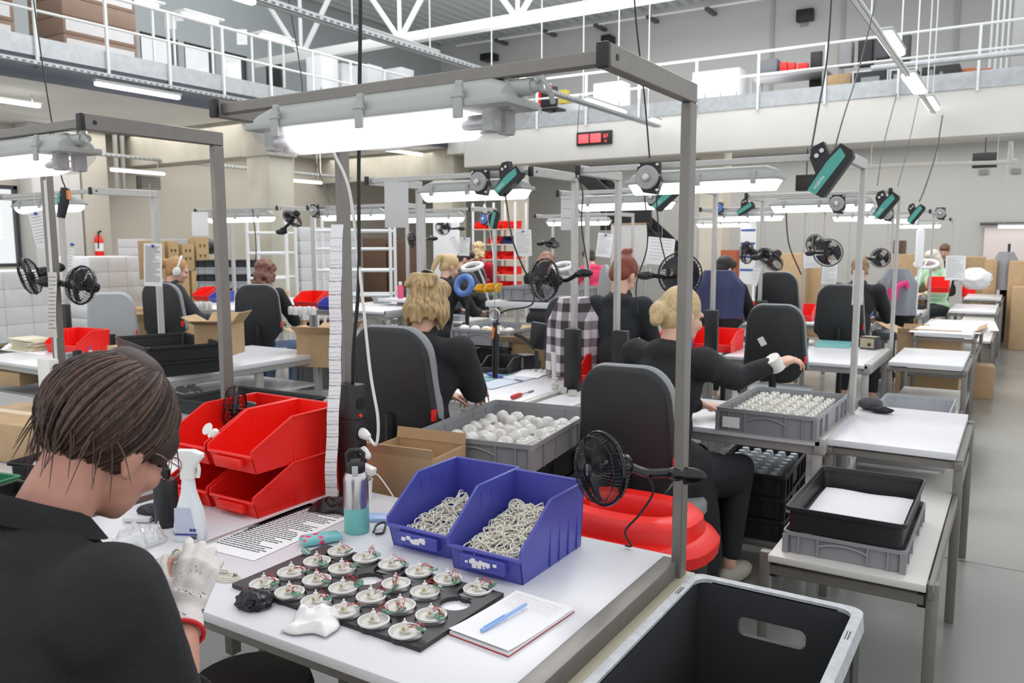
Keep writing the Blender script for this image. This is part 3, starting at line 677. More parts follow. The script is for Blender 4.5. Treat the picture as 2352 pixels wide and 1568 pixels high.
def hair_base(mb, H, style, seed=0):
    r = random.Random(seed); R3 = H.to_3x3().to_4x4()
    E = lambda c, q, X=None, u=18, v=12: mb.ell(H @ V(c), q, R3 @ X if X is not None else R3, u, v)
    T = lambda p: H @ V(p)
    E((0, -.022, .036), (.084, .099, .093)); E((0, -.055, -.02), (.073, .056, .075))
    if style == 'bun': E((0, -.085, .115), (.03, .03, .036)); E((.015, -.07, .14), (.018, .018, .03))
    elif style == 'knot': E((0, -.13, -.015), (.048, .042, .045)); E((.01, -.14, -.05), (.034, .03, .035)); E((-.045, -.09, -.01), (.04, .05, .06))
    elif style == 'pony': mb.tube(curve([T((0, -.1, .05)), T((0, -.15, .03)), T((0, -.16, -.08)), T((0, -.145, -.2))], 4), [.03, .034, .036, .037, .036, .034, .032, .03, .026, .022, .018, .014, .008], 10)
    elif style == 'half':   # clipped half-up bob, tips falling over the neck
        for k in range(26):
            a = r.uniform(-2.2, 2.2); x, y = .075*sin(a), -.02-.075*cos(a); mb.tube([T((x*.9, y*.9, .02)), T((x*1.12, y*1.12, -.05)), T((x*1.12, y*1.1, -.085-r.uniform(0, .035)))], [.03, .03, .009], 8)
        for k in range(8): a = r.uniform(-1.4, 1.4); mb.tube([T((.03*sin(a), -.05, .12)), T((.06*sin(a), -.09, .1)), T((.08*sin(a), -.115, .05))], [.022, .026, .01], 8)
    elif style == 'curly':
        for k in range(80):
            a, b = r.uniform(-2.3, 2.3), r.uniform(-.5, 1.45); E((.088*sin(a)*cos(b), -.03-.095*cos(a)*cos(b), .03+.1*sin(b)-.05*(b < .2)), r.uniform(.018, .028), u=10, v=7)
        for k in range(26): a = r.uniform(-1.7, 1.7); E((.085*sin(a), -.04-.075*cos(a), r.uniform(-.14, -.02)), r.uniform(.018, .026), u=10, v=7)
    elif style == 'long':
        for k in range(24):
            a = r.uniform(-1.9, 1.9); x, y = .078*sin(a), -.02-.08*cos(a); mb.tube([T((x*.9, y*.9, .03)), T((x*1.1, y*1.1, -.08)), T((x*1.15, y*1.05, -.2))], [.03, .028, .012], 8)
    elif style == 'short': E((0, .03, .075), (.07, .065, .05)); E((0, -.06, -.05), (.062, .045, .05))
    if style in ('half', 'curly', 'long'): E((0, .02, .08), (.078, .075, .055))
def person(label, hp, rz, hairm, style, jm, pitch=.45, hyaw=0., lean=.08, wl=None, wr=None, el=None, er=None, vox=.011, tm=None, extras=None, skin=None, coat=False, legs=True, group=None, hands=True, phones=False, wide=1., wrw=None, erw=None):
    hl = V((0, .09+lean, 1.34)); R = rotz(rz); hp = V(hp); root = hp-(R @ hl); dz = root.z
    o = thing('person', label, 'person', (root.x, root.y, 0), rz, group); Z = lambda p: V((p[0], p[1], p[2]+dz))
    pel, wst, che, nek, hd = Z((0, 0, .66)), Z((0, .02, .84)), Z((0, .03+lean*.5, 1.02)), Z((0, .03+lean*.85, 1.222)), Z(hl)
    S = {-1: Z((-.182*wide, .01+lean*.8, 1.148)), 1: Z((.182*wide, .01+lean*.8, 1.148))}
    El = {-1: Z(el or (-.25, .16+lean, .88)), 1: Z(er or (.25, .16+lean, .88))}; Wr = {-1: Z(wl or (-.13, .41+lean, .86)), 1: Z(wr or (.13, .41+lean, .86))}
    inv = lambda q: (R.inverted() @ (V(q)-V((root.x, root.y, 0))))
    if wrw is not None: Wr[1] = inv(wrw)
    if erw is not None: El[1] = inv(erw)
    H = M4.Translation(hd) @ rotz(hyaw) @ M4.Rotation(-pitch, 4, 'X'); sk = skin or SKINP
    b = MB(); head(b, H); b.cap(nek+V((0, -.01, -.04)), H @ V((0, -.03, -.05)), .055, .05); b.ell(che, (.12, .09, .15)); b.ell(wst, (.11, .08, .14)); b.ell(pel, (.13, .1, .1)); b.cap(S[-1], S[1], .045, .045)
    for s in (-1, 1):
        b.cap(S[s], El[s], .042, .034); b.cap(El[s], Wr[s], .034, .024); d = (Wr[s]-El[s]).normalized()
        if hands: hand(b, Wr[s], d+V((0, .2, -.1)), (0, -.25, 1), (-s, .1, 0), fr=max(.0085, vox*.85))
        if legs: b.cap(pel+V((s*.09, .02, -.06)), Z((s*.13, .42, .6)), .06, .05); b.cap(Z((s*.13, .42, .6)), V((s*.14, .36, .1)), .045, .035)
    ob = b.build('body', sk, o, world=False, auto=False); _remesh(ob, vox, 3)
    j = MB(); j.ell(pel+V((0, -.01, 0)), (.165*wide, .14, .13)); j.ell(wst, (.145*wide, .12, .17)); j.ell(che+V((0, -.01, .0)), (.168*wide, .125, .17)); j.cap(S[-1]+V((0, 0, -.01)), S[1]+V((0, 0, -.01)), .07, .07); j.ell((S[-1]+S[1])/2+V((0, -.015, .03)), (.115, .08, .06))
    for s in (-1, 1): j.cap(S[s], El[s], .073, .06); j.cap(El[s], El[s]+(Wr[s]-El[s])*.86, .056, .043)
    if coat: j.cap(pel+V((.03, .1, -.05)), pel+V((.05, .12, -.42)), .17, .19); j.cap(pel+V((0, -.02, 0)), pel+V((.02, -.06, -.3)), .16, .17); j.cap(pel, Z((.1, .4, .55)), .13, .1); j.cap(pel, Z((-.1, .4, .55)), .13, .1)
    oj = j.build('jacket', jm, o, world=False, auto=False); _remesh(oj, max(.012, vox), 9, .006)
    c = MB(); c.torus(nek+V((0, -.014, -.008)), .06, .021, 18, 8, M4.Rotation(.35, 4, 'X')); c.build('collar', jm, o, world=False)
    if legs:
        t = MB(); t.ell(pel+V((0, 0, -.02)), (.165, .15, .12))
        for s in (-1, 1): t.cap(pel+V((s*.09, .02, -.05)), Z((s*.13, .44, .6)), .088, .07); t.cap(Z((s*.13, .44, .6)), V((s*.14, .37, .16)), .068, .05)
        ot = t.build('trousers', tm or mat('dark_trousers', '26282c', .85), o, world=False, auto=False); _remesh(ot, .016, 4)
        for s in (-1, 1): MB().ell((s*.14, .41, .05), (.045, .12, .05)).build('shoe', mat('pale_trainer', 'b9b4a8', .7), o, world=False)
    h = MB(); hair_base(h, H, style, len(label)); oh = h.build('hair', hairm, o, world=False, auto=False); _remesh(oh, min(vox, .009), 2, .004 if style in ('curly',) else .0025)
    for s in (-1, 1): MB().ell(H @ V((s*.027, .083, -.004)), (.011, .006, .007), H.to_3x3().to_4x4(), 10, 6).build('eye', mat('eye', '3a3029', .2), o, world=False)
    if phones:
        w = MB(); w.tube([H @ V((.088*cos(a), -.0, .02+.118*sin(a))) for a in [pi*k/16 for k in range(17)]], .011, 8)
        for s in (-1, 1): w.ell(H @ V((s*.09, 0, -.012)), (.02, .038, .046), H.to_3x3().to_4x4())
        w.build('headphones', WHITEP, o, world=False)
    return o, H, dz
def _remesh(o, vox, it, amp=0.):
    r = o.modifiers.new('r', 'REMESH'); r.mode = 'VOXEL'; r.voxel_size = vox; r.use_smooth_shade = True
    q = o.modifiers.new('s', 'SMOOTH'); q.iterations = it; q.factor = .5
    bpy.context.view_layer.update(); dg = bpy.context.evaluated_depsgraph_get(); m0 = o.data.materials[0]
    me = bpy.data.meshes.new_from_object(o.evaluated_get(dg)); o.modifiers.clear(); o.data = me; me.name = o.name
    me.materials.clear(); me.materials.append(m0)
    if amp:
        for v in me.vertices:
            p = v.co; v.co = p+v.normal*amp*mnoise.fractal(V((p.x*9, p.y*9, p.z*6)), .9, 2, 3)
    for p in me.polygons: p.use_smooth = True
JBLACK = mat('black_work_jacket', '202124', .85, bump=.35, bscale=70, var=.15, scale=12); JGREY = mat('charcoal_work_jacket', '34363a', .85, bump=.3, bscale=60, var=.2, scale=10)
# ------------------------------------------------ the near bench and what stands on it
ZT = .75
nb = workbench('large near white workbench holding the round lamp bases and blue bins', -1.96, -.75, 1.18, 2.06, m=ALUD, shelf=False)
station_lamp('near twin tube lamp glowing over the white workbench with the blue bins', -1.785, -.972, 1.59, 1.934)
MB().bbox(-.752, -.715, 1.15, 2.1, .655, .715, .003).build('side_rail', mat('beige_rail', 'b7b29d', .5), nb)
sc_ = MB().bbox(-1.957, -1.868, 1.995, 2.05, ZT, 1.15, .006).build('socket_column', BLACKP, nb)
MB().bbox(-1.9575, -1.8675, 1.9945, 2.051, 1.03, 1.036, .001).build('joint', BLACKG, sc_)
for z in (1.085, .985, .925, .865): MB().cyl((-1.868, 2.022, z), (-1.8655, 2.022, z), .021).build('socket', BLACKG, sc_)
MB().cyl((-1.868, 2.018, 1.045), (-1.863, 2.018, 1.045), .005).build('red_switch', mat('red_lens', 'd01818', .3, emit=1.0), sc_)
MB().box(-1.995, -1.962, 1.2, 2.1, .738, .7515).build('edge_trim', ALU, nb)
MB().box(-1.995, -1.957, 2.0, 2.03, 1.925, 1.932).build('cable_tie', CABLEB, nb)
# side table to the operator's left
sd = thing('side_table', 'white filler table carrying the red stacked bins', 'table', (-2.25, 1.75, 0), 0)
MB().bbox(-2.49, -2.0, 1.15, 2.12, .725, .75, .003).build('tabletop', WHITE_TOP, sd)
for x in (-2.46, -2.03):
    for y in (1.2, 2.08): MB().bbox(x-.02, x+.02, y-.02, y+.02, 0, .726, .003).build('leg', ALUD, sd)
# board of lamp bases
A, B, C, D = pz(533, 1345, .756), pz(965, 1493, .756), pz(1170, 1350, .756), pz(720, 1246, .756)
bd = thing('assembly_board', 'black drilled board holding rows of white round lamp bases', 'board', (A+B+C+D)/4)
def bl_(u, v): return A*(1-u)*(1-v)+B*u*(1-v)+C*u*v+D*(1-u)*v
P00, P50, P03, P53 = pz(607, 1343, .766), pz(930, 1452, .766), pz(783, 1268, .766), pz(1097, 1350, .766)
def hp(i, j): u, v = i/5, j/3; return P00*(1-u)*(1-v)+P50*u*(1-v)+P53*u*v+P03*(1-u)*v
mb = MB(); n = 24; ux = (B-A).normalized(); uy = V((-ux.y, ux.x, 0))
O = A; W_, H_ = (B-A).length, (D-A).dot(uy)
xs = [0]+[(((hp(i, j0)+hp(i+1, j0))/2)-O).dot(ux) for j0 in (1,) for i in range(5)]+[W_]
def cellx(i): return xs[i], xs[i+1]
ys_ = [0]+[((hp(2, j)+hp(2, j+1))/2-O).dot(uy) for j in range(3)]+[H_]
for i in range(6):
    for j in range(4):
        c = hp(i, j)-O; cx, cy = c.dot(ux), c.dot(uy); x0, x1 = cellx(i); y0, y1 = ys_[j], ys_[j+1]; cx = min(max(cx, x0+.041), x1-.041); cy = min(max(cy, y0+.0405), y1-.0405)
        ri, ro = [], []
        for k in range(n):
            a = 2*pi*k/n+pi/n; dx, dy = cos(a), sin(a)
            t = min(((x1 if dx > 0 else x0)-cx)/dx if abs(dx) > 1e-9 else 9, ((y1 if dy > 0 else y0)-cy)/dy if abs(dy) > 1e-9 else 9)
            ro.append((cx+dx*t, cy+dy*t)); ri.append((cx+.0385*dx, cy+.0385*dy))
        for a0, q in ((pi/4, (x1, y1)), (3*pi/4, (x0, y1)), (5*pi/4, (x0, y0)), (7*pi/4, (x1, y0))):
            k = min(range(n), key=lambda k: (ro[k][0]-q[0])**2+(ro[k][1]-q[1])**2); ro[k] = q
        L3 = lambda p, z: O+ux*p[0]+uy*p[1]+V((0, 0, z-O.z))
        mb.loft([[L3(p, .7515) for p in ri], [L3(p, .762) for p in ri], [L3(p, .762) for p in ro]], cap=False, smooth=False)
T_ = frame(O, ux, uy)
for a, b in (((0, 0), (W_, 0)), ((W_, 0), (W_, H_)), ((W_, H_), (0, H_)), ((0, H_), (0, 0))):
    p, q = L3(a, 0), L3(b, 0); mb.quad((p.x, p.y, .7515), (q.x, q.y, .7515), (q.x, q.y, .762), (p.x, p.y, .762))
mb.build('drilled_panel', mat('black_panel', '2e2a2d', .45, var=.15, scale=20), bd)
PUCK = mat('white_lamp_base', 'e9e6e2', .35); PCB = mat('green_circuit_board', '3f7a5e', .4, var=.5, scale=160); RW = mat('red_wire', 'c0242c', .5); BW = mat('dark_wire', '2c2526', .5)
SOLD = mat('solder_dots', 'dfe3df', .3, .3); DISH = mat('base_inner', 'cfccc6', .5, var=.25, scale=420)
def puck(label, c, seed, raised=True):
    r = random.Random(seed); o = thing('round_lamp', label, 'lamp base', c, r.uniform(-.3, .3), 'round lamp bases on the black board'); z = .0 if raised else -.006
    MB().lathe([(.02, z+.0), (.031, z+.002), (.0365, z+.006), (.0368, z+.0105), (.0345, z+.0115), (.033, z+.009)], 28, cap=False).build('rim', PUCK, o, world=False)
    MB().lathe([(.033, z+.009), (.03, z+.005), (.0285, z+.007), (.026, z+.0045), (.012, z+.004), (.0001, z+.004)], 28, cap=False).build('dish', DISH, o, world=False)
    s = MB(); s.bbox(-.008, .008, -.006, .006, z+.004, z+.022, .002).bbox(-.0055, .0055, -.005, .004, z+.02, z+.030, .002).cyl((0, 0, z+.03), (0, 0, z+.036), .0022, seg=8); s.bbox(-.013, .013, -.004, .006, z+.004, z+.010, .002)
    s.build('socket', PUCK, o, world=False)
    MB().ell((0, -.007, z+.015), .0042, u=10, v=8).build('bulb', mat('amber_bulb', 'b9a468', .2), o, world=False)
    a = r.uniform(-.9, 1.5); d = r.uniform(.028, .044); px, py = d*cos(a), d*sin(a); pzv = z+r.uniform(.012, .02)
    X = M4.Translation((px, py, pzv)) @ M4.Rotation(r.uniform(-.5, .5), 4, 'X') @ M4.Rotation(r.uniform(-.4, .4), 4, 'Y')
    pc = MB().lathe([(.0001, 0), (.0125, 0), (.0125, .0016), (.0001, .0016)], 16, X).build('circuit_board', PCB, o, world=False)
    q = MB()
    for k in range(9): aa, rr = r.uniform(0, 6.3), r.uniform(.002, .0105); q.bbox(rr*cos(aa)-.0013, rr*cos(aa)+.0013, rr*sin(aa)-.001, rr*sin(aa)+.001, .0016, .0032, .0003, X, 1)
    q.build('component', SOLD, pc, world=False)['kind'] = 'stuff'
    for k in range(4):
        e = X @ V((r.uniform(-.008, .008), r.uniform(-.008, .008), .002)); m1 = V((px*r.uniform(.3, .7)+r.uniform(-.012, .012), py*.5+r.uniform(-.012, .012), z+r.uniform(.022, .04)))
        MB().tube(curve([(r.uniform(-.005, .005), .006, z+.012), m1, e], 5), .0007, 5).build('wire', RW if k < 3 else BW, o, world=False)
    return o
rows = ['front', 'second', 'third', 'back']; cols = ['first', 'second', 'third', 'fourth', 'fifth', 'sixth']
for j in range(4):
    for i in range(6):
        if j == 2 and i in (2, 5): continue
        puck("wired white lamp base, %s from the glove end in the black board's %s row" % (cols[i], rows[j]), hp(i, j)+V((0, 0, -.004)), 100+j*10+i, not (j == 3 and i == 5))
rr = random.Random(5)
for lb, (px, py) in (('loose round green circuit board off the back corner of the black board', (703, 1267)),):
    o = thing('circuit_board', lb, 'circuit board', pz(px, py, .766)); X = M4.Translation(pz(px, py, .768)) @ M4.Rotation(.5, 4, 'Y')
    MB().lathe([(.0001, 0), (.014, 0), (.014, .0018), (.0001, .0018)], 18, X).build('panel', PCB, o); q = MB()
    for k in range(14): q.bbox(*(lambda a, r_: (r_*cos(a)-.0015, r_*cos(a)+.0015, r_*sin(a)-.001, r_*sin(a)+.001))(rr.uniform(0, 6.3), rr.uniform(.002, .012)), .0018, .004, .0003, X, 1)
    q.build('component', SOLD, o)['kind'] = 'stuff'
# blue bins with white elastic rings
def rings(label, x0, x1, y0, y1, zf, n, seed):
    r = random.Random(seed); mb = MB()
    for k in range(n):
        cx, cy = r.uniform(x0, x1), y0+(y1-y0)*r.random(); R = r.uniform(.018, .034); zb = zf(cx, cy)+r.uniform(-.008, .004)
        X = M4.Rotation(r.gauss(0, .75), 4, 'X') @ M4.Rotation(r.gauss(0, .75), 4, 'Y') @ rotz(r.uniform(0, 3)); q = r.uniform(.55, 1)
        cx = min(max(cx, x0+.03), x1-.03); cy = min(max(cy, y0+.02), y1-.03)
        pts = []
        for t in range(18):
            a = 2*pi*t/18; p = X @ V((R*cos(a), R*q*sin(a), .004*sin(3*a+k))); pts.append(V((cx, cy, max(zb, .762)))+p*V((1, 1, .75)).x if False else V((cx+p.x, cy+p.y, max(zb+p.z*.7, .758))))
        mb.tube(pts, .0021, 6, closed=True)
    o = mb.build('elastic_rings', mat('cream_elastic', 'dedacb', .7)); tag(o, label, 'elastic rings', None, 'stuff'); return o
open_bin('blue open front bin nearest the notebook, full of white elastic rings', .235, .345, .192, (-1.145, 1.69, ZT), 0, BLUEP, 'blue bins of elastic rings', scuff=True)
rings('tangle of white elastic rings in the blue bin nearest the notebook', -1.235, -1.055, 1.70, 1.98, lambda x, y: .80+(y-1.7)*.24, 230, 3)
open_bin('blue open front bin beside the steel bottle, half full of white elastic rings', .235, .345, .185, (-1.395, 1.735, ZT), .0, BLUEP, 'blue bins of elastic rings', scuff=True)
rings('tangle of white elastic rings in the blue bin beside the steel bottle', -1.485, -1.305, 1.745, 2.03, lambda x, y: .79+(y-1.75)*.16, 150, 4)
# red stacked bins
for k, (x, z, w, lb) in enumerate(((-2.12, ZT, .2, 'red bin under the stack with an open front by the spray bottle'), (-2.345, ZT, .2, 'red bin at the bottom of the stack behind the black pump bottle'),
                               (-2.12, ZT+.145, .2, 'upper red bin of the stack, next to the label strip'), (-2.345, ZT+.145, .2, 'upper red bin of the stack, farther from the label strip'))):
    open_bin(lb, w+.015, .4, .15 if k < 2 else .16, (x, 1.68+.0, z), 0, REDP, 'red picking bins in a stack by the near upright')
tag(MB().lathe([(.0001, 0), (.02, 0), (.022, .004), (.02, .006), (.006, .007), (.0001, .007)], 18, M4.Translation((-2.3, 1.74, 1.0)) @ M4.Rotation(1.0, 4, 'X')).build('white_disc', WHITEP), 'white round cap lying in the upper red bin', 'cap')
tag(MB().lathe([(.0001, 0), (.018, 0), (.016, .02), (.008, .03), (.0001, .031)], 16, M4.Translation((-2.25, 1.72, .985)) @ M4.Rotation(.6, 4, 'Y')).build('white_disc', WHITEP), 'white domed cap on the lip of the upper red bin', 'cap')
# spray bottle, pump bottle, steel bottle
def spray(c):
    o = thing('spray_bottle', 'white trigger spray bottle with a blue and white label', 'bottle', c, rad(28)); SB = mat('pale_bottle', 'dfe5e8', .35)
    R = []
    for w, d, z in ((.040, .026, 0), (.045, .03, .006), (.045, .03, .05), (.038, .028, .09), (.027, .024, .125), (.02, .02, .15), (.017, .017, .185), (.0165, .0165, .19)): R.append([(x, y, z) for x, y in rrect(-w, w, -d, d, min(w, d)*.75, 5)])
    MB().loft(R).build('body', SB, o, world=False)
    MB().loft([[(x, y, z) for x, y in rrect(-.022, .022, -.018, .018, .014, 5)] for z in (.188, .192, .215)]).build('collar', WHITEP, o, world=False)
    h = MB(); h.loft([[(x+dx, y, z) for x, y in rrect(-w, w, -.015, .015, .012, 5)] for w, dx, z in ((.022, 0, .212), (.03, .003, .232), (.043, .008, .252), (.044, .006, .262), (.03, -.004, .272))]); h.tube([(-.03, 0, .25), (-.048, 0, .256)], [.012, .008], 10); h.tube(curve([(.028, 0, .24), (.034, 0, .215), (.03, 0, .19)], 4), .006, 8); h.build('trigger_head', WHITEP, o, world=False)
    lab = MB(); lab.grid(lambda u, v: (-.034+.066*u*(1-.25*v), -.0305+.0035*v*v, .02+.085*v), 8, 6); l = lab.build('label', mat('pale_blue_label', 'b9bfd2', .5, var=.06, scale=200), o, world=False)
    MB().box(-.034, .034, -.0318, -.0308, .024, .029).build('blue_band', mat('royal_blue', '3a3a8c', .5), l, world=False)
    for x in (.012, .022): MB().box(x, x+.008, -.0316, -.0306, .036, .044).build('mark', mat('royal_blue', '3a3a8c', .5), l, world=False)
    br = MB()
    for k in range(9): br.box(.014+k*.002, .0148+k*.002+.0004*(k % 3), -.0312, -.0306, .012, .022)
    br.build('barcode', INK, o, world=False)
spray(V((-2.045, 1.47, ZT)))
o = thing('pump_bottle', 'matt black cylindrical pump bottle behind the spray bottle', 'bottle', (-2.215, 1.51, ZT))
MB().lathe([(.001, 0), (.033, 0), (.036, .004), (.036, .135), (.03, .148), (.014, .153), (.014, .158)], 28).build('body', BLACKP, o, world=False)
MB().lathe([(.017, .157), (.017, .18), (.012, .184), (.008, .2), (.008, .215)], 20).build('pump', BLACKG, o, world=False)
MB().tube([(0, 0, .212), (-.01, 0, .222), (-.035, -.01, .22)], [.009, .01, .006], 10).build('nozzle', BLACKG, o, world=False)
o = thing('water_bottle', 'brushed steel bottle with a turquoise base and black handle lid', 'bottle', (-1.672, 1.78, ZT), rad(40)); TQ = mat('turquoise_sleeve', '74bdb8', .5)
MB().lathe([(.001, 0), (.036, 0), (.038, .003), (.038, .08)], 32).build('sleeve', TQ, o, world=False)
MB().lathe([(.038, .08), (.0378, .165), (.034, .18), (.026, .188), (.026, .19)], 32, cap=False).build('steel_body', STEEL, o, world=False)
MB().lathe([(.027, .186), (.029, .19), (.029, .214), (.024, .222), (.001, .222)], 28).build('lid', BLACKP, o, world=False)
MB().tube([(-.022, 0, .212), (-.024, 0, .243), (-.014, 0, .253), (.014, 0, .253), (.024, 0, .243), (.022, 0, .212)], .0075, 10).build('carry_handle', BLACKP, o, world=False)
MB().bbox(-.009, .009, -.033, -.027, .178, .212, .002).build('latch', mat('grey_latch', 'b8b8ba', .4), o, world=False)
# notebook, pen, papers
c4 = [pz(*q, .752) for q in ((1030, 1456), (1168, 1508), (1320, 1404), (1182, 1365))]
o = thing('notebook', 'open white notepad with handwriting beside the black board', 'notepad', (c4[0]+c4[2])/2); ctr = (c4[0]+c4[1]+c4[2]+c4[3])/4
def nb_layer(k, z0, z1, sh=(0, 0)): mb = MB(); mb.prism([((ctr+(p-ctr)*k).x+sh[0], (ctr+(p-ctr)*k).y+sh[1]) for p in c4], z0, z1); return mb
nb_layer(1.0, .7505, .7525).build('back_cover', mat('red_cover', 'b33438', .5), o)
pg = nb_layer(.985, .7525, .7585); pg.build('page_block', PAPER, o)
xx = (c4[1]-c4[0]); yy = (c4[3]-c4[0]); X = frame(c4[0]+V((0, 0, .0085)), xx, yy)
tp = MB(); tp.grid(lambda u, v: X @ V((u*xx.length, v*yy.length, .001+.004*(1-v)**6+.004*v**8)), 4, 12); tp.build('top_page', PAPER, o)
r_ = random.Random(3); ik = MB()
for k in range(6):
    y = yy.length*(.93-.05*k); x = xx.length*.08
    while x < xx.length*(.85 if k != 5 else .45):
        w = r_.uniform(.004, .012); ik.tube([X @ V((x+w*t/4, y+r_.uniform(-.002, .002), .0042)) for t in range(5)], .0003, 3); x += w+.003
ik.build('handwriting', mat('pencil', '8d8f9a', .8), o)['kind'] = 'stuff'
p0, p1 = pz(1106, 1448, .768), pz(1208, 1387, .772); d = (p1-p0).normalized(); o = thing('pen', 'translucent blue ballpoint pen lying on the open notepad', 'pen', p0); PB = mat('light_blue_plastic', '8fb2e6', .3)
MB().tube([p0, p0+(p1-p0)*.55], .0048, 12).build('cap', PB, o); MB().tube([p0+(p1-p0)*.5, p1], .0042, 12).build('barrel', PB, o); MB().tube([p0+(p1-p0)*.05+V((0, 0, .006)), p0+(p1-p0)*.5+V((0, 0, .006))], .0014, 6).build('clip', PB, o)
q = [pz(*v, .7515) for v in ((478, 1258), (607, 1290), (805, 1178), (690, 1150))]; xx = q[1]-q[0]; yy = q[3]-q[0]; c = (q[0]+q[1]+q[2]+q[3])/4
s_ = sheet('printed_sheet', 'long printed sheet lying under the pink tissue pack', xx.length, yy.length, frame(c, xx, yy), 30)
text('CMZ', .016, INK, s_, frame(q[3]+V((0, 0, .0009))+xx*.35-yy*.06, xx, yy), ext=0)
# tissue pack
TP = mat('floral_wrap', '7cc4c4', .4); nt = TP.node_tree; vr = nt.nodes.new('ShaderNodeTexVoronoi'); vr.inputs['Scale'].default_value = 38; tc = nt.nodes.new('ShaderNodeTexCoord'); nt.links.new(tc.outputs['Object'], vr.inputs['Vector'])
rp = nt.nodes.new('ShaderNodeValToRGB'); rp.color_ramp.interpolation = 'CONSTANT'; rp.color_ramp.elements[0].color = (*hexc('d23a72'), 1); rp.color_ramp.elements[1].position = .36; rp.color_ramp.elements[1].color = (*hexc('7cc4c4'), 1); e = rp.color_ramp.elements.new(.24); e.color = (*hexc('e86a96'), 1)
nt.links.new(vr.outputs['Distance'], rp.inputs[0]); nt.links.new(rp.outputs[0], nt.nodes['Principled BSDF'].inputs['Base Color'])
a, b = pz(690, 1243, .765), pz(784, 1228, .765); d = (b-a); X = frame(a, d, V((-d.y, d.x, 0))); mb = MB()
mb.loft([[X @ V((d.length*t, y*k, (z)*k2)) for y, z in rrect(-.026, .026, -.012, .012, .01, 3)] for t, k, k2 in ((0, .95, .3), (.05, 1, 1), (.5, 1.02, 1.05), (.92, .95, .9), (1, .8, .2))]); mb.build('tissue_pack', TP); tag(bpy.data.objects['tissue_pack'], 'pink and turquoise flowered tissue pack in front of the steel bottle', 'tissue pack')
# crumpled things
def crumple(name, label, cat, c, r, m, amp, seed, sub=4, flat=.5, freq=26.):
    t = bmesh.new(); bmesh.ops.create_icosphere(t, subdivisions=sub, radius=1); of = V((seed*3.1, seed*1.7, 0))
    for v in t.verts:
        p = v.co.copy(); q = V((p.x*r[0], p.y*r[1], p.z*r[2])); n_ = mnoise.ridged_multi_fractal(q*freq+of, .9, 2.1, 4, .9, 2.0)
        v.co = q*(1+amp*(n_-1.0)); v.co.z = max(v.co.z, -r[2]*flat)
    mb = MB(); mb.join(t); o = mb.build(name, m, None, auto=False); o.location = V(c)+V((0, 0, r[2]*flat)); return tag(o, label, cat)
crumple('crumpled_wrapper', 'crumpled shiny black wrapper at the near edge of the black board', 'wrapper', pz(583, 1390, .751), (.047, .04, .028), mat('black_foil', '1f2128', .22, .35), .34, 1)
def tissue(name, label, cat, c, w, d, hgt, rz, m, seed=1, freq=20.):
    mb = MB(); X = M4.Translation(V(c)) @ rotz(rz)
    def f(u, v):
        x, y = (u-.5)*w, (v-.5)*d; e = min(u, 1-u, v, 1-v)
        n_ = mnoise.multi_fractal(V((x*freq+seed, y*freq, seed)), .8, 2, 3); return X @ V((x+.006*sin(y*70+seed), y+.006*sin(x*80), .0025+hgt*max(0, (.3+.7*n_))*min(1, e*6+.12)))
    mb.grid(f, 26, 26); o = mb.build(name, m); s = o.modifiers.new('t', 'SOLIDIFY'); s.thickness = .0008; return tag(o, label, cat)
tissue('paper_tissue', 'crumpled white paper tissue at the front edge of the bench', 'tissue', pz(722, 1437, .751), .115, .1, .022, .4, mat('tissue_paper', 'efeeec', .9), 2)
tissue('dark_wrapper', 'torn dark brown wrapper behind the steel bottle', 'wrapper', pz(770, 1170, .752), .16, .1, .028, .3, mat('dark_foil', '2a2224', .28, .3), 5, 24)
for k, (px, py, R) in enumerate(((495, 1318, .05), (520, 1325, .042))):
    c = pz(px, py, .7535); mb = MB()
    for t in range(3): mb.tube([c+V((R*(1-.12*t)*cos(a)*(1+.15*sin(2*a+t)), R*.62*(1-.1*t)*sin(a+t*.2), .003*t+.0015*sin(3*a))) for a in [2*pi*q/28 for q in range(28)]], .0021, 6, closed=True)
    tag(mb.build('elastic_ring', mat('cream_elastic', 'dedacb', .7)), ['white elastic ring lying by the gloved hand', 'white elastic ring between the gloved hand and the black board'][k], 'elastic ring')
# tub, blue packet, strap, plugs, cables, label strip
o = thing('plastic_tub', 'small white tub standing behind the steel bottle', 'tub', pz(835, 1150, ZT)); MB().lathe([(.001, 0), (.026, 0), (.032, .07), (.034, .075), (.031, .075), (.024, .004)], 24).build('tub', WHITEP, o, world=False)
tag(MB().bbox(-.05, .05, -.03, .03, 0, .012, .003, M4.Translation(pz(857, 1192, ZT)) @ rotz(.5)).build('blue_packet', mat('pale_blue_card', '9fb6e0', .5, var=.2, scale=60)), 'pale blue packet beside the blue bin', 'packet')
tag(MB().tube(curve([pz(858, 1222, .757), pz(866, 1205, .765), pz(885, 1200, .765), pz(880, 1222, .756), pz(862, 1226, .756)], 6), .0035, 8).build('black_strap', CABLEB), 'short black strap under the blue bin beside the steel bottle', 'strap')
PLG = mat('plug_white', 'e2e0dc', .4)
def plug(label, c, d, L=.05, r=.018):
    c = V(c); d = V(d).normalized(); o = thing('power_plug', label, 'plug', c); MB().tube([c, c+d*L*.35, c+d*L*.8, c+d*L], [r, r, r*.75, r*.4], 14).build('body', PLG, o); return o
plug('white round plug in the upper socket of the black column', (-1.866, 2.022, .985), (1, -.35, -.15)); plug('white angled plug in the middle socket of the black column', (-1.866, 2.022, .925), (1, -.2, -.5), .045, .016)
o = thing('phone_charger', 'white phone charger in the lowest visible socket of the black column', 'charger', (-1.866, 2.022, .865)); MB().bbox(0, .055, -.014, .014, -.014, .014, .005, M4.Translation((-1.866, 2.02, .868)) @ M4.Rotation(.25, 4, 'Y')).build('body', PLG, o)
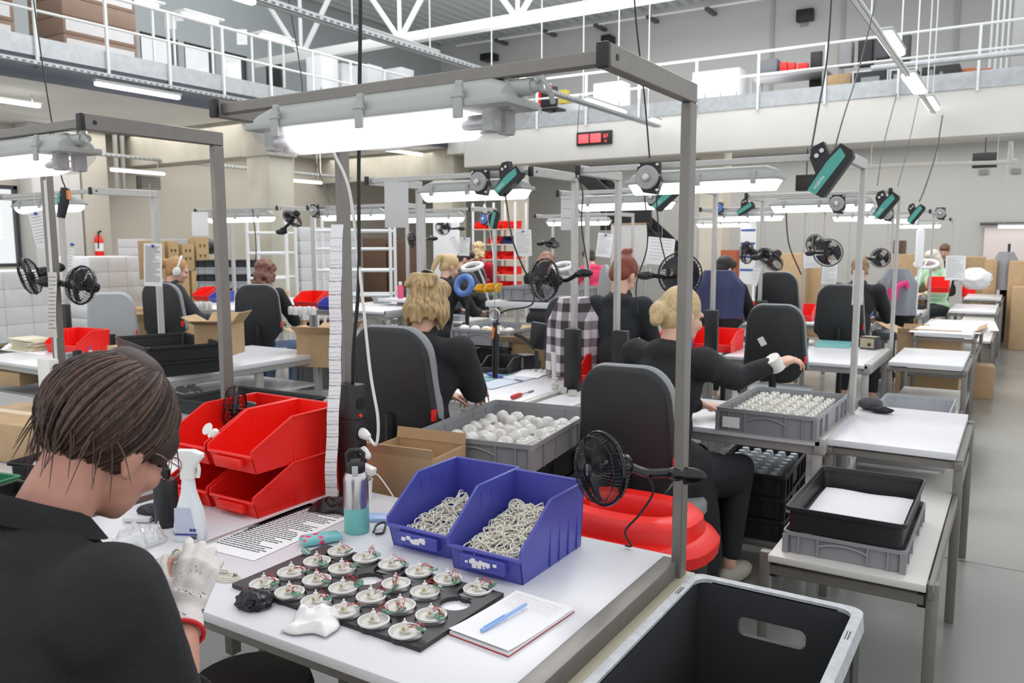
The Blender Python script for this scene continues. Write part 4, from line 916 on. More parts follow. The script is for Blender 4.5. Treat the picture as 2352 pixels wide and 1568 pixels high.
cable('white charger lead dropping from the black socket column to the bench', [(-1.81, 2.018, .853), (-1.77, 2.0, .85), (-1.72, 2.0, .80), (-1.69, 2.0, .757), (-1.62, 2.02, .756)], .0022, CABLEW)
cable('thick white lamp cable running from the near lamp down to the socket column', [py_(1090, 288, 1.63), py_(1010, 315, 1.75), py_(930, 338, 1.88), py_(850, 343, 1.97), (-1.93, 2.0, 1.945), (-1.935, 2.0, 1.915), py_(803, 440, 2.0), py_(828, 640, 2.0), py_(850, 850, 2.0), py_(868, 960, 2.0), py_(864, 1020, 2.0), (-1.828, 2.01, .98)], .0052, CABLEW)
cable('long black power cable hanging down to the top of the socket column', [py_(829, -300, 2.0), py_(828, 0, 2.0), py_(824, 400, 2.0), py_(824, 640, 2.0), py_(812, 800, 2.0), (-1.9, 2.02, 1.148)], .006)
a, b = py_(778, 515, 1.975), py_(764, 1138, 1.96); o = thing('label_strip', 'long hanging strip of white parcel labels taped to the near upright', 'label strip', (a+b)/2); mb = MB(); NL = 21
dx = CR.copy(); sw = .04
def stp(u, v): p = a+(b-a)*v; return p+dx*((u-.5)*sw)+V((0, -.006-.004*sin(v*9)-.002*sin(v*30), 0))
mb.grid(stp, 2, 84); mb.build('paper_strip', PAPER, o); ln = MB()
for k in range(NL):
    v = (k+.0)/NL; p = stp(.5, v)+V((0, -.0008, 0)); X = frame(p, dx, (0, 0, 1)); ln.box(-sw/2, sw/2, -.0006, .0006, 0, .0003, X)
    if k >= 3: text('Wydano z PwT', .0078, INK, o, X @ M4.Translation((-.022, -.013, .0006)), ext=0)
    for t in range(3): ln.box(-.018+.012*t, -.012+.012*t, -.03, -.0285, 0, .0003, X)
ln.build('label_edges', mat('faint_print', 'a8a8ac', .8), o)['kind'] = 'stuff'
tag(fan('black desk fan clamped to the upright above the red waste bin', py_(1383, 1075, 1.93), (-.45, -.88, .02), r=.098, detail=2, clamp=(-.775, 2.04, 1.005)), 'black desk fan clamped to the upright above the red waste bin', 'fan', 'clip-on fans')
f_ = bpy.data.objects['clip_fan']; text('SENCOR', .008, mat('silver_print', 'd0ccc8', .4), f_, frame(py_(1383, 1075, 1.93)+V((-.45, -.88, .02)).normalized()*.0518+V((-.0, 0, .018)), (0, .0, -1), (.88, -.45, 0)), ext=0)
cable('thin black fan lead looping down from the desk fan to the bench', [py_(1488, 1090, 2.0), py_(1500, 1130, 2.03), py_(1470, 1180, 2.06), py_(1436, 1220, 2.08), py_(1450, 1252, 2.08), (-.92, 2.085, .757)], .0032)
# red waste bin behind the bench
o = thing('waste_bin', 'black waste bin with a red lid and oval opening behind the near bench', 'bin', (-1.14, 2.60, 0))
def ov(w, d, z, cx=0, cy=0, n=32, e=2.6):
    out = []
    for k in range(n):
        t = 2*pi*k/n; c, s = cos(t), sin(t); out.append((cx+w*math.copysign(abs(c)**(2/e), c), cy+d*math.copysign(abs(s)**(2/e), s), z))
    return out
MB().loft([ov(.24, .16, .0), ov(.27, .19, .3), ov(.285, .205, .58)]).build('body', BLACKP, o, world=False)
MB().loft([ov(.29, .21, .555), ov(.315, .235, .56), ov(.32, .24, .6), ov(.30, .225, .625), ov(.27, .2, .632), ov(.262, .19, .68), ov(.235, .17, .70), ov(.19, .105, .70), ov(.175, .095, .685), ov(.17, .09, .6)], cap=False).build('lid', REDP, o, world=False)
# black crate with a grey rim at the corner of the picture
o = thing('large_crate', 'large black open crate with a worn pale rim beside the near bench', 'crate', (-.485, 1.62, 0)); mb = MB(); W2, D2 = .215, .42
CRB = mat('crate_black', '35373a', .6, var=.08, scale=5); CRR = mat('worn_crate_rim', 'b4b8bb', .5, var=.14, scale=40)
def cr(i, z, r=.035): return [(x, y, z) for x, y in rrect(-W2+i, W2-i, -D2+i, D2-i, r, 5)]
mb.box(-W2+.01, W2-.01, -D2+.01, D2-.01, .33, .34)
mb.box(-W2+.008, -W2+.024, -D2+.01, D2-.01, .34, .735).box(W2-.024, W2-.008, -D2+.01, D2-.01, .34, .735).box(-W2+.024, W2-.024, -D2+.008, -D2+.024, .34, .735)
hx = rrect(-.085, .085, .61, .66, .018, 5); y0, y1 = D2-.024, D2-.008; qq = [(-W2+.024, .34), (W2-.024, .34), (W2-.024, .735), (-W2+.024, .735)]; n = len(hx); oo = []
for x, z in hx:
    dx_, dz = x, z-.635; t = min((W2-.024)/abs(dx_) if abs(dx_) > 1e-6 else 99, ((.1 if dz > 0 else .295)/abs(dz)) if abs(dz) > 1e-6 else 99); oo.append((dx_*t, .635+dz*t))
for q in qq:
    k = min(range(n), key=lambda k: (oo[k][0]-q[0])**2+(oo[k][1]-q[1])**2); oo[k] = q
mb.loft([[(x, y0, z) for x, z in oo], [(x, y0, z) for x, z in hx], [(x, y1, z) for x, z in hx], [(x, y1, z) for x, z in oo]], cap=False, smooth=False)
mb.build('walls', CRB, o, world=False)
mb = MB(); mb.loft([cr(.024, .732), cr(.024, .742), cr(.012, .746), cr(0, .742), cr(-.003, .70), cr(.006, .70)], cap=False); mb.build('rim', CRR, o, world=False)
for x, y in ((-W2+.012, -.28), (-W2+.012, .28), (W2-.012, .25), (W2-.012, -.25)): MB().box(x-.004, x+.004, y-.022, y+.022, .7425, .7455).build('rim_slot', BLACKP, o, world=False)
for y in (-.3, -.1, .1, .3): MB().bbox(W2-.012, W2-.002, y-.012, y+.012, .33, .70, .003).build('rib', CRB, o, world=False)
st_ = thing('crate_stand', 'low dark stand hidden under the large black crate', 'stand', (-.485, 1.62, 0)); MB().bbox(-.16, .16, -.36, .36, .28, .33, .004).build('deck', ALUD, st_, world=False)
for x in (-.13, .13):
    for y in (-.33, .33): MB().bbox(x-.018, x+.018, y-.018, y+.018, 0, .28, .003).build('leg', ALUD, st_, world=False)
tag(MB().lathe([(.001, 0), (.15, 0), (.165, .03), (.17, .4), (.16, .43), (.001, .45)], 30, M4.Translation(pz(575, 1545, .45)*V((1, 1, 0)))).build('round_stool', mat('dark_brown_stool', '3a332f', .6)), 'dark brown round stool standing under the near bench', 'stool')  # round stool seat, added to fill the dark area under the bench
MB().box(-1.9, -.82, 2.0, 2.02, .2, .69).build('shade_panel', mat('under_bench_shade', '4a4a4c', .6), nb)  # added dark sheet standing for the shade under the bench
# ------------------------------------------------ the woman at the near bench
WH = pd(262, 1010, 1.37); WB = mat('black_cotton_top', '1a1b1d', .85, bump=.3, bscale=120, var=.15, scale=10)
w1 = thing('person', 'woman with dark brown hair bending over the near bench in white gloves', 'person', (WH.x, WH.y-.14, 0)); Hm = M4.Translation(WH) @ rotz(.02) @ M4.Rotation(-.62, 4, 'X') @ M4.Rotation(.06, 4, 'Y')
nk = V((WH.x-.005, WH.y-.12, WH.z-.09)); SR, SL = V((WH.x+.185, WH.y-.14, WH.z-.18)), V((WH.x-.185, WH.y-.11, WH.z-.165))
WR = pd(424, 1402, 1.50); ER = pd(388, 1690, 1.30); WL = pd(322, 1345, 1.72); EL = V((WH.x-.3, WH.y+.02, .86)); pel = V((WH.x+.02, WH.y-.27, .66)); che = V((WH.x, WH.y-.19, .98)); wst = V((WH.x+.01, WH.y-.24, .8))
RU = pd(458, 1300, 1.54)-WR; RN = -ray(450, 1330)+CU*.35; RS = -CR+CU*.15
LU = CR*.75+CU*.5+CF*.15; LN = CU*.75-CR*.5+CF*.5; LS = -CF*.55-CU*.55+CR*.25
b = MB(); head(b, Hm); b.cap(nk+V((0, -.02, -.05)), Hm @ V((0, -.035, -.05)), .06, .056); b.ell(che, (.13, .09, .17)); b.ell(wst, (.12, .09, .15)); b.ell(pel, (.14, .11, .1)); b.cap(SL, SR, .045, .045)
for s_, e_, w_ in ((SR, ER, WR), (SL, EL, WL)):
    b.cap(s_, e_, .046, .04, 18); b.tube([e_, e_+(w_-e_)*.3, e_+(w_-e_)*.75, w_], [.04, .041, .031, .027], 20)
tipsR, tipsL = [], []
hand(b, WR+RU*.08, RU, RN, RS, (.55, .7, .75, .75), .8, .7, fr=.0068, tips=tipsR); hand(b, WL+LU*.008, LU, LN, LS, (.35, .5, .6, .7), .8, .5, fr=.0068, tips=tipsL)
for p_, d_, r_0 in (tipsR[4], tipsL[4], tipsL[0]): b.cap(p_, p_+d_*.018, .0085, .0082)
for s in (-1, 1): b.cap(pel+V((s*.09, .02, -.05)), pel+V((s*.12, .44, -.04)), .07, .055); b.cap(pel+V((s*.12, .44, -.04)), V((pel.x+s*.12, pel.y+.38, .1)), .05, .036)
ob = b.build('body', mat('skin_near', 'c08b78', .5, var=.06, scale=25), w1, auto=False); _remesh(ob, .0052, 5)
GLV = mat('white_knit_glove', 'e3ddd9', .85, bump=.35, bscale=420)
for nm, W, E_, U, N, S, cu, th in (('glove', WR, ER, RU, RN, RS, (.55, .7, .75, .75), .7), ('glove', WL, EL, LU, LN, LS, (.35, .5, .6, .7), .5)):
    g = MB(); hand(g, W, U, N, S, cu, .96, th, fr=.0098); d = (E_-W).normalized(); g.tube([W+V(U).normalized()*.03, W, W+d*.03, W+d*.05], [.034, .033, .036, .038], 18)
    og = g.build(nm, GLV, w1, auto=False); _remesh(og, .0036, 4)
    X = frame(W+d*.052, d.orthogonal(), d.cross(d.orthogonal())); MB().torus(W+d*.052, .0375, .0042, 32, 8, X).build('cuff_trim', mat('red_trim', 'd2232b', .6), og)
d = (ER-WR).normalized(); X = frame(WR+V(RU).normalized()*.045+RN.normalized()*.0245, -RS, V(RU)-RN*.25)
og = [c for c in w1.children if c.name.startswith('glove')][0]; PU = mat('purple_marker', '6a55c8', .7)
from mathutils.bvhtree import BVHTree
BT = BVHTree.FromPolygons([wm(og) @ v.co if og.parent is None else og.parent.location+v.co for v in og.data.vertices], [tuple(p.vertices) for p in og.data.polygons])
def arctext(t, size, y, m_, R=.035):
    for k, ch in enumerate(t):
        a = (k-(len(t)-1)/2)*size*.75/R; zd = X.to_3x3() @ V((0, 0, 1)); h_, n_, i_, d_ = BT.ray_cast(X @ V((R*sin(a)*1.05, y-.012*abs(a)**1.5, .06)), -zd, .12)
        if h_ is None or ch == ' ': continue
        n_ = n_ if n_.dot(zd) > 0 else -n_; yv = X.to_3x3() @ V((0, 1, 0)); Xc = frame(h_+n_*.0007, yv.cross(n_), yv)
        text(ch, size, m_, og, Xc @ M4.Translation((-size*.35, 0, 0)), ext=.0003, bold=.0005)
arctext('WAMPOL', .016, .018, INK); arctext('EN 388', .011, .006, INK); arctext('CE', .013, -.01, INK); arctext('KABEL18', .015, -.032, PU)
# black top with rolled sleeves
j = MB(); j.ell(pel+V((0, -.01, .02)), (.2, .155, .15)); j.ell(wst, (.185, .15, .19)); j.ell(che+V((0, -.02, 0)), (.2, .145, .2)); j.cap(SL+V((0, -.01, -.02)), SR+V((0, -.01, -.02)), .082, .082); j.ell((SL+SR)/2+V((0, -.04, .03)), (.13, .085, .07))
j.tube([SR, SR+(ER-SR)*.5, ER], [.08, .078, .068], 20); j.ell(SR, .082); j.ell(ER, .068); j.tube([ER, ER+(WR-ER)*.30], [.066, .058], 20); j.tube([SL, EL], [.08, .068], 20); j.ell(EL, .068); j.tube([EL, EL+(WL-EL)*.55], [.066, .052], 20)
oj = j.build('jacket', WB, w1, auto=False); _remesh(oj, .011, 6, .007)
c = MB(); R_ = []
for k, (z, r) in enumerate(((-.045, .088), (-.01, .076), (.022, .072), (.03, .075), (.022, .081), (-.02, .092))):
    R_.append([nk+V((r*1.02*cos(a), -.012+r*sin(a)-z*.35, z-.004+.04*(-sin(a)))) for a in [2*pi*t/28 for t in range(28)]])
c.loft(R_, cap=False); c.build('collar', WB, w1)
X = frame(ER+(WR-ER)*.30, (WR-ER).orthogonal(), (WR-ER).cross((WR-ER).orthogonal())); MB().torus(ER+(WR-ER)*.29, .056, .008, 26, 8, X).build('rolled_cuff', WB, w1)
t = MB(); t.ell(pel+V((0, 0, -.02)), (.19, .165, .12))
for s in (-1, 1): t.cap(pel+V((s*.09, .02, -.04)), pel+V((s*.12, .46, -.03)), .1, .08); t.cap(pel+V((s*.12, .46, -.03)), V((pel.x+s*.12, pel.y+.4, .14)), .075, .055)
ot = t.build('trousers', mat('beige_trousers', 'c9bfae', .85, bump=.2, bscale=90), w1, auto=False); _remesh(ot, .014, 4)
for s in (-1, 1): MB().ell((pel.x+s*.12, pel.y+.44, .05), (.046, .125, .05)).build('shoe', mat('pale_trainer', 'b9b4a8', .7), w1)
# hair: cap plus strands drawn up to the crown and down over the brow
hb = MB(); R3 = Hm.to_3x3().to_4x4(); HE = lambda c_, q: hb.ell(Hm @ V(c_), q, R3, 24, 16)
HE((0, -.034, .036), (.084, .1, .094)); HE((0, -.056, -.012), (.07, .048, .062)); HE((0, .025, .062), (.07, .062, .05)); HE((.0, -.03, .105), (.055, .06, .045)); HE((.06, .045, .022), (.018, .034, .04)); HE((-.06, .045, .022), (.018, .034, .04))
oh = hb.build('hair', H_BROWN, w1, auto=False); _remesh(oh, .006, 3, .005)
rs = random.Random(11); G = V((.012, -.0, .152)); C0 = V((0, -.03, .03)); AX = V((.091, .113, .103)); st = {0: MB(), 1: MB(), 2: MB()}
def onell(d, k=1.): return C0+V((d.x*AX.x, d.y*AX.y, d.z*AX.z))*k
Gd = V((.1, .25, 1)).normalized()
for k in range(900):
    a = rs.uniform(0, 2*pi); front = sin(a) > .35; e = (rs.uniform(-1.9, -.3) if rs.random() < .6 else rs.uniform(-.5, .05)) if not front else rs.uniform(-.3 if abs(cos(a)) > .5 else -.02, .25)
    d0 = V((cos(a), sin(a), e)).normalized(); n_ = 9; w_ = rs.uniform(-.1, .1); lift = rs.uniform(1.0, 1.035); pts = []
    for t in range(n_+1):
        f_ = t/n_; dd = d0.slerp(Gd, f_*rs.uniform(.97, 1)) if d0.angle(Gd) < 3.0 else d0.lerp(Gd, f_)
        pts.append(Hm @ onell(dd.normalized(), lift+.012*sin(f_*3+k)))
    r0 = rs.uniform(.0013, .0028); st[rs.choice((0, 0, 1, 1, 2))].tube(pts, [r0*.4]+[r0]*(n_-1)+[r0*.5], 5)
for k in range(46):     # loose strands at the nape and the temple
    if k < 34: a = rs.uniform(pi*1.12, pi*1.95); d0 = V((cos(a), sin(a), rs.uniform(-.75, -.3))).normalized(); p0 = onell(d0, .98); dr = V((rs.uniform(-.03, .03), -.02-rs.random()*.05, -.05-rs.random()*.05))
    else: d0 = V((rs.choice((-1, 1))*.55, .8, rs.uniform(-.1, .3))).normalized(); p0 = onell(d0, 1.0); dr = V((rs.uniform(-.01, .01), .03, -.06-rs.random()*.04))
    q = V((rs.gauss(0, .008), rs.gauss(0, .008), 0)); w0 = Hm @ p0; dw = (V((rs.uniform(-.02, .02), -.012-rs.random()*.02, -.05-rs.random()*.05)) if k < 34 else Hm.to_3x3() @ dr); st[rs.choice((0, 1))].tube(curve([w0, w0+dw*.4+q, w0+dw+q*2], 4), [.0016, .0016, .0015, .0014, .0013, .0011, .0009, .0007, .0004], 4)
for k, m_ in ((0, H_BROWN), (1, hairmat('brown_hair_light', '5c4438')), (2, hairmat('brown_hair_dark', '291e1b'))):
    s_ = st[k].build('hair_strands', m_, w1); s_['kind'] = 'stuff'
g = MB(); HT = lambda p: Hm @ V(p)
for s in (-1, 1):
    g.tube([HT((s*.033+.026*cos(a), .104-.0, -.004+.021*sin(a))) for a in [2*pi*k/20 for k in range(20)]], .0013, 6, closed=True); g.tube([HT((s*.058, .103, .002)), HT((s*.076, .04, .004)), HT((s*.078, -.01, .0))], .0013, 6)
g.build('glasses', mat('thin_glasses', 'b98a84', .3, .5), w1)
for s in (-1, 1): MB().ell(HT((s*.028, .084, -.004)), (.011, .006, .006), R3, 10, 6).build('eye', mat('eye', '3a3029', .2), w1)
# held white ring and stool
c_ = pd(405, 1277, 1.66); tag(MB().torus(c_, .014, .003, 24, 8, M4.Rotation(1.1, 4, 'X')).build('elastic_ring', mat('cream_elastic', 'dedacb', .7)), 'white elastic ring held between the two gloved hands', 'elastic ring')
st_ = task_chair('grey task chair under the dark haired woman at the near bench', (pel.x, pel.y, 0), 0, seat_z=.47)
st_.location = (pel.x, pel.y-.02, 0)
# ------------------------------------------------ the other benches
LEFTB = workbench('left neighbouring bench with a white socket column on its upright', -3.66, -2.52, 1.15, 2.0, m=ALUD)
station_lamp('twin tube lamp of the left neighbouring bench, cut by the picture edge', -3.4, -2.6, 1.53, 1.925)
B3 = workbench('bench of the blonde woman with dark roots, green cutting mat on it', -3.41, -2.25, 3.68, 4.3, yback=4.85, shelf=False)
B4 = workbench('bench of the blonde reaching woman, crate of white sockets on its corner', -2.0, -.69, 3.7, 4.36)
B5 = workbench('bench of the auburn haired woman behind the plaid shirt', -3.05, -1.98, 5.4, 6.05)
B6 = workbench('bench behind the empty dark chair with a teal mat and grey soldering station', -1.95, -.87, 6.2, 7.25)
B8 = workbench('white bench with a black deep tray and red bin, far left near the window', -6.95, -5.66, 3.1, 3.9)
more = [('bench of the woman with the blonde ponytail', -6.5, -5.2, 7.35, 7.95),
        ('bench of the woman with long brown hair in front of the stairs', -5.8, -4.55, 9.7, 10.4), ('bench of the black haired worker in front of the blue jacket chair', -3.15, -2.1, 8.9, 9.6),
        ('bench of the light brown haired worker with the label strip before it', -2.05, -1.3, 9.2, 10.4), ('bench of the white haired woman in pale green', -2.0, -1.0, 11.2, 11.8), ('farthest bench of the aisle column, near the lit doorway', -2.05, -1.05, 15.1, 15.8),
        ('bench beside the pale column in the back half', -4.5, -3.4, 12.1, 12.8)]
HIGH = [('bench of the woman with white headphones', -8.1, -6.75, 5.55, 6.6), ('bench of the curly chestnut haired woman', -6.45, -5.3, 6.15, 6.75)]
for lb, xl, xr, yf, yp in more+HIGH: workbench(lb, xl, xr, yf, yp, .75 if yp > 6.9 else .95, shelf=False, yback=None if yp > 6.9 else 7.3)
for lb, x0, x1, y in (('lamp over the blonde woman with dark roots', -3.02, -2.32, 3.87), ('lamp over the blonde reaching woman', -1.72, -.98, 3.92), ('lamp over the auburn haired woman', -2.9, -2.15, 5.62), ('lamp over the teal mat bench behind the empty dark chair', -1.75, -1.0, 6.8),
                      ('lamp with an open wired end over the far left window bench', -6.75, -5.95, 3.47)):
    station_lamp(lb, x0, x1, y, 1.925, near=False)
for lb, xl, xr, yf, yp in more+HIGH: station_lamp('lamp over the '+lb.replace('bench', 'worktop', 1).replace('farthest worktop', 'farthest worktop'), xl+.18, xr-.14, yp-.45, 1.925, near=False)
# socket columns beside the uprights
for bench, x, y, m_ in ((B3, -2.25, 4.27, BLACKP), (B4, -1.97, 4.33, BLACKP), (B5, -1.98, 6.0, BLACKP), (B6, -1.93, 7.2, BLACKP), (LEFTB, -3.66, 1.96, WHITEP), (B8, -6.9, 3.86, BLACKP)):
    MB().bbox(x-.03, x+.07, y-.045, y+.0, .75, 1.12, .006).build('socket_column', m_, bench)
# ------------------------------------------------ people and chairs
def chair_at(label, px, py, d, rz, **k):
    p = pd(px, py, d); q = p+rotz(rz).to_3x3() @ V((0, .28, 0)); return task_chair(label, (q.x, q.y), rz, seat_z=min(.66, max(.44, p.z-.42)), **k)
chair_at('dark backed task chair of the blonde woman with dark roots', 905, 885, 3.6, .12)
chair_at('dark backed task chair directly behind the near black fan', 1440, 985, 3.3, .05)
c4 = chair_at('empty dark backed task chair with a white sticker', 1780, 785, 5.7, .05)
p_ = pd(1753, 783, 5.62); MB().box(-.021, .021, -.002, .002, -.03, .03, M4.Translation(p_+V((0, -.03, 0))) @ M4.Rotation(-.5, 4, 'Y') @ M4.Rotation(.12, 4, 'X')).build('sticker', PAPER, c4)
chair_at('dark backed chair of the curly chestnut haired woman', 592, 718, 7.6, .75); chair_at('dark backed chair of the woman with white headphones', 374, 714, 7.7, .35)
chair_at('empty light grey chair in front of the white wrapped pallet', 257, 737, 7.5, .9, shell=False, fab=mat('light_grey_fabric', 'b4b9bb', .85))
chair_at('grey backed chair with a ribbed lumbar frame, aisle side', 1928, 720, 7.4, .1); chair_at('chair draped with a blue jacket', 1648, 695, 7.4, .05, fab=mat('navy_fabric', '38405c', .9))
chair_at('light grey chair behind the black fan of the second bench', 1290, 668, 7.0, -.4, shell=False); chair_at('grey chair beside the person in the pink shirt', 1390, 590, 10.5, 2.2, shell=False); chair_at('dark chair between the blue jacket chair and the aisle chair', 1785, 655, 7.9, .05)
chair_at('chair carrying the grey and pink jacket', 2055, 690, 9.0, .1, fab=mat('cool_grey_fabric', '7a8087', .9)); chair_at('small dark chair by the red shelf', 1080, 600, 10.5, .6)
W2 = person('woman with dark roots and clipped blonde hair seen from behind', pd(988, 700, 3.72), .1, mat('two_tone_hair', 'a88d61', .45, var=.55, scale=12, stretch=(7, 7, 1.1), bump=.2, bscale=70), 'half', JBLACK, pitch=.35, lean=.06, er=(.2, .2, .95), wr=(.1, .42, .9),  vox=.008, legs=True, wide=1.15)
r2 = MB(); r2.ell(W2[1] @ V((0, -.1, -.02)), (.055, .03, .075), W2[1].to_3x3().to_4x4())
for k in range(7): a = -.6+.2*k; r2.tube([W2[1] @ V((.085*sin(a), -.03-.095*cos(a), .03)), W2[1] @ V((.09*sin(a), -.03-.105*cos(a), -.05)), W2[1] @ V((.085*sin(a), -.03-.09*cos(a), -.12))], [.014, .02, .006], 8)
_r2 = r2.build('dark_roots', H_DARKB, W2[0], auto=False); _remesh(_r2, .008, 3, .003)
MB().tube(curve([W2[1] @ V((-.04, -.06, .125)), W2[1] @ V((0, -.08, .135)), W2[1] @ V((.04, -.06, .125))], 4), .009, 8).build('hair_clip', BLACKG, W2[0], world=False)
W3 = person('blonde woman in a long black coat reaching to the crate of sockets', pd(1568, 722, 3.72), -.35, H_BLOND, 'knot', JBLACK, pitch=.25, hyaw=-.25, lean=.06, vox=.0075, coat=True, wide=1.1, erw=pd(1690, 868, 3.72), wrw=pd(1778, 835, 3.72))
MB().cyl(pd(1772, 822, 3.70), pd(1788, 846, 3.72), .036).build('white_cuff', WHITEP, W3[0])
W4 = person('woman with auburn hair in a bun bending over her bench', pd(1434, 632, 5.25), .1, H_RED, 'bun', mat('dark_navy_jacket', '1f2328', .85, bump=.3, bscale=60), pitch=.7, hyaw=-.3, vox=.009, wide=.84, el=(-.2, .18, .88), er=(.2, .18, .88))
person('woman wearing white headphones turned to the side in a charcoal jacket', pd(408, 620, 7.9), -.25, H_GOLD, 'pony', JGREY, pitch=.3, hyaw=-.45, vox=.010, phones=True, lean=.05)
person('woman with curly chestnut hair in front of the black and grey crates', pd(612, 630, 8.0), .3, H_CURL, 'curly', JBLACK, pitch=.3, vox=.011, tm=mat('denim', '5c7089', .9))
person('black haired worker in a dark jacket in front of the blue jacket chair', pd(1666, 618, 7.9), .0, H_BLACK, 'short', JBLACK, pitch=.5, hyaw=-.5, vox=.011)
person('woman with a long blonde ponytail bending over the blue reel', pd(1034, 612, 8.4), -.1, H_BLOND, 'pony', JBLACK, pitch=.5, hyaw=-.4, vox=.011)
person('dark short haired man in a grey shirt beside the blonde ponytail', pd(1069, 594, 10.2), -.3, mat('dark_short_hair', '352d2a', .6, var=.3, scale=20), 'short', mat('slate_shirt', '4b4f53', .9), pitch=.5, hyaw=-.6, vox=.012)
person('curly blonde person in a red top in front of the red shelves', pd(1100, 580, 11.5), .2, mat('curly_blonde_hair', 'cbb286', .6, var=.4, scale=30), 'curly', mat('crimson_shirt', 'b0182c', .9), pitch=.4, vox=.012)
person('woman with long straight brown hair behind the second bench fan', pd(1255, 602, 9.8), .0, mat('copper_brown_hair', '8d6450', .45, var=.4, scale=30, stretch=(8, 8, 1)), 'long', JBLACK, pitch=.55, vox=.012)
person('person in a pink short sleeved shirt partly hidden by the second upright', pd(1352, 590, 12.4), 1.2, H_BROWN, 'short', mat('pink_shirt', 'cf3a5e', .9), pitch=.4, vox=.012)
person('worker with light brown hair partly hidden behind the hanging label strip', pd(1976, 620, 7.9), .0, mat('light_brown_hair', '8d7257', .5, var=.35, scale=30), 'short', JBLACK, pitch=.4, vox=.010)
person('white haired woman in a pale green top and dark cardigan', pd(2142, 594, 11.4), 2.6, H_WHITE, 'long', mat('mint_top', 'b9dfbb', .9), pitch=.45, vox=.011)
person('man with short brown hair behind the white haired woman', pd(2170, 576, 14.5), 2.9, mat('short_brown_hair', '6a4f3d', .6, var=.3, scale=20), 'short', mat('navy_cardigan', '2a2f3a', .9), pitch=.5, vox=.013)
# ------------------------------------------------ crates, carts and their contents
side_cart('nearest step cart at the aisle with stacked grey and black trays', -.70, -.165, 2.7, 3.75, 4.66, .575, .755)
side_cart('second step cart at the aisle, holding the shallow empty grey tray', -.80, -.29, 5.35, 6.48, 7.42, .44, .755)
side_cart('third step cart at the aisle, covered by loose white sheets', -.86, -.33, 8.1, 8.7, 10.4, .5, .755)
side_cart('fourth step cart at the aisle, near the white plastic bag', -.78, -.23, 10.7, 11.8, 13.2, .5, .755)
side_cart('farthest step cart at the aisle with the red box', -.74, -.22, 13.3, 14.2, 15.4, .5, .78)
klt('plastic_tray', 'grey tray with curved handle under the black tray on the nearest cart', .385, .6, .075, (-.445, 3.05, .576)); klt('plastic_tray', 'black tray lined with white paper on the nearest cart', .375, .6, .085, (-.445, 3.05, .652), m=BLACKP, ribs=False, handle=False)
tag(MB().grid(lambda u, v: (-.60+.31*u, 2.79+.5*v, .668+.002*sin(u*9)+.001*sin(v*11)), 10, 12).build('paper_liner', mat('tissue_liner', 'dcdce0', .8)), 'white paper sheet lining the black tray', 'paper')
tag(MB().bbox(-.18, .18, -.22, .22, 0, .018, .004, M4.Translation((-.42, 4.15, .605)) @ rotz(.05)).build('bagged_sheets', FILM), 'clear bagged sheets on the lower shelf behind the black tray', 'bag')
o = thing('drink_bottle', 'clear bottle with a green cap under the nearest cart top', 'bottle', pz(1948, 1085, .58)); MB().lathe([(.001, 0), (.03, .0), (.032, .08), (.014, .12), (.013, .13)], 18).build('body', FILM, o, world=False); MB().cyl((0, 0, .128), (0, 0, .155), .017).build('cap', mat('green_cap', '2f9a55', .4), o, world=False)
klt('plastic_tray', 'shallow empty grey tray on the second cart', .44, .62, .11, (-.55, 6.0, .441), m=mat('light_grey_plastic', 'a9acb0', .5))
# crate of sockets at the end of the blonde woman's bench
cB = V((-.94, 4.0, .752)); klt('plastic_crate', 'grey crate full of white ribbed sockets beside the reaching woman', .46, .66, .11, cB, -.02)
MB().box(-.2, -.12, -.331, -.3295, .02, .07, M4.Translation(cB)).build('paper_label', PAPER, bpy.data.objects['body.%03d' % 0] if False else None); lab_ = bpy.data.objects['paper_label']; lab_.parent = [q for q in bpy.data.objects if q.get('label') == 'grey crate full of white ribbed sockets beside the reaching woman'][0]; lab_.matrix_basis = wm(lab_.parent).inverted()
so = None; names9 = ['first', 'second', 'third', 'fourth', 'fifth', 'sixth', 'seventh', 'eighth', 'ninth']
for i in range(7):
    for j in range(9):
        q = cB+V((-.165+.055*i, -.27+.067*j, .03+.004*((i*j) % 3)))
        if so is None:
            so = thing('lamp_socket', '', 'socket', q, 0, 'white sockets in the grey crate'); m_ = MB()
            m_.lathe([(.001, 0), (.02, 0), (.021, .012), (.016, .014), (.017, .05), (.014, .052), (.001, .053)], 14)
            for k in range(6): a = 2*pi*k/6; m_.bbox(.017*cos(a)-.004, .017*cos(a)+.004, .017*sin(a)-.004, .017*sin(a)+.004, .045, .06, .001)
            m_.build('body', mat('milky_socket', 'e8e6e0', .35), so, world=False); s_ = so
        else: s_ = dup(so, q)
        s_['label'] = 'white ribbed socket, %s row from the reaching woman, %s from the crate front' % (names9[i], names9[j])
# crate of lamp caps on the black tray stack
cA = V((-1.83, 2.92, 0)); o = thing('roller_stand', 'dark dolly under the stack of black trays beside the near red bin', 'dolly', (cA.x, cA.y, 0), .13); MB().bbox(-.26, .26, -.37, .37, .1, .16, .004).build('deck', BLACKP, o, world=False)
for x in (-.22, .22):
    for y in (-.33, .33): MB().cyl((x-.012, y, .05), (x+.012, y, .05), .05).build('wheel', BLACKG, o, world=False); MB().box(x-.016, x+.016, y-.02, y+.02, .05, .105).build('wheel_fork', STEEL, o, world=False)
for k in range(5): klt('black_tray', 'black tray, %s from the floor in the stack under the white caps' % names9[k], .5, .74, .115, (cA.x, cA.y, .161+.118*k), .13, m=BLACKP, ribs=k > 2, handle=False, group='black trays under the white caps')
tag(MB().box(-.012, .012, -.3745, -.373, .03, .07, M4.Translation((cA.x, cA.y, .633)) @ rotz(.13)).build('red_sticker', REDP), 'small orange red square sticker on the top black tray', 'sticker')
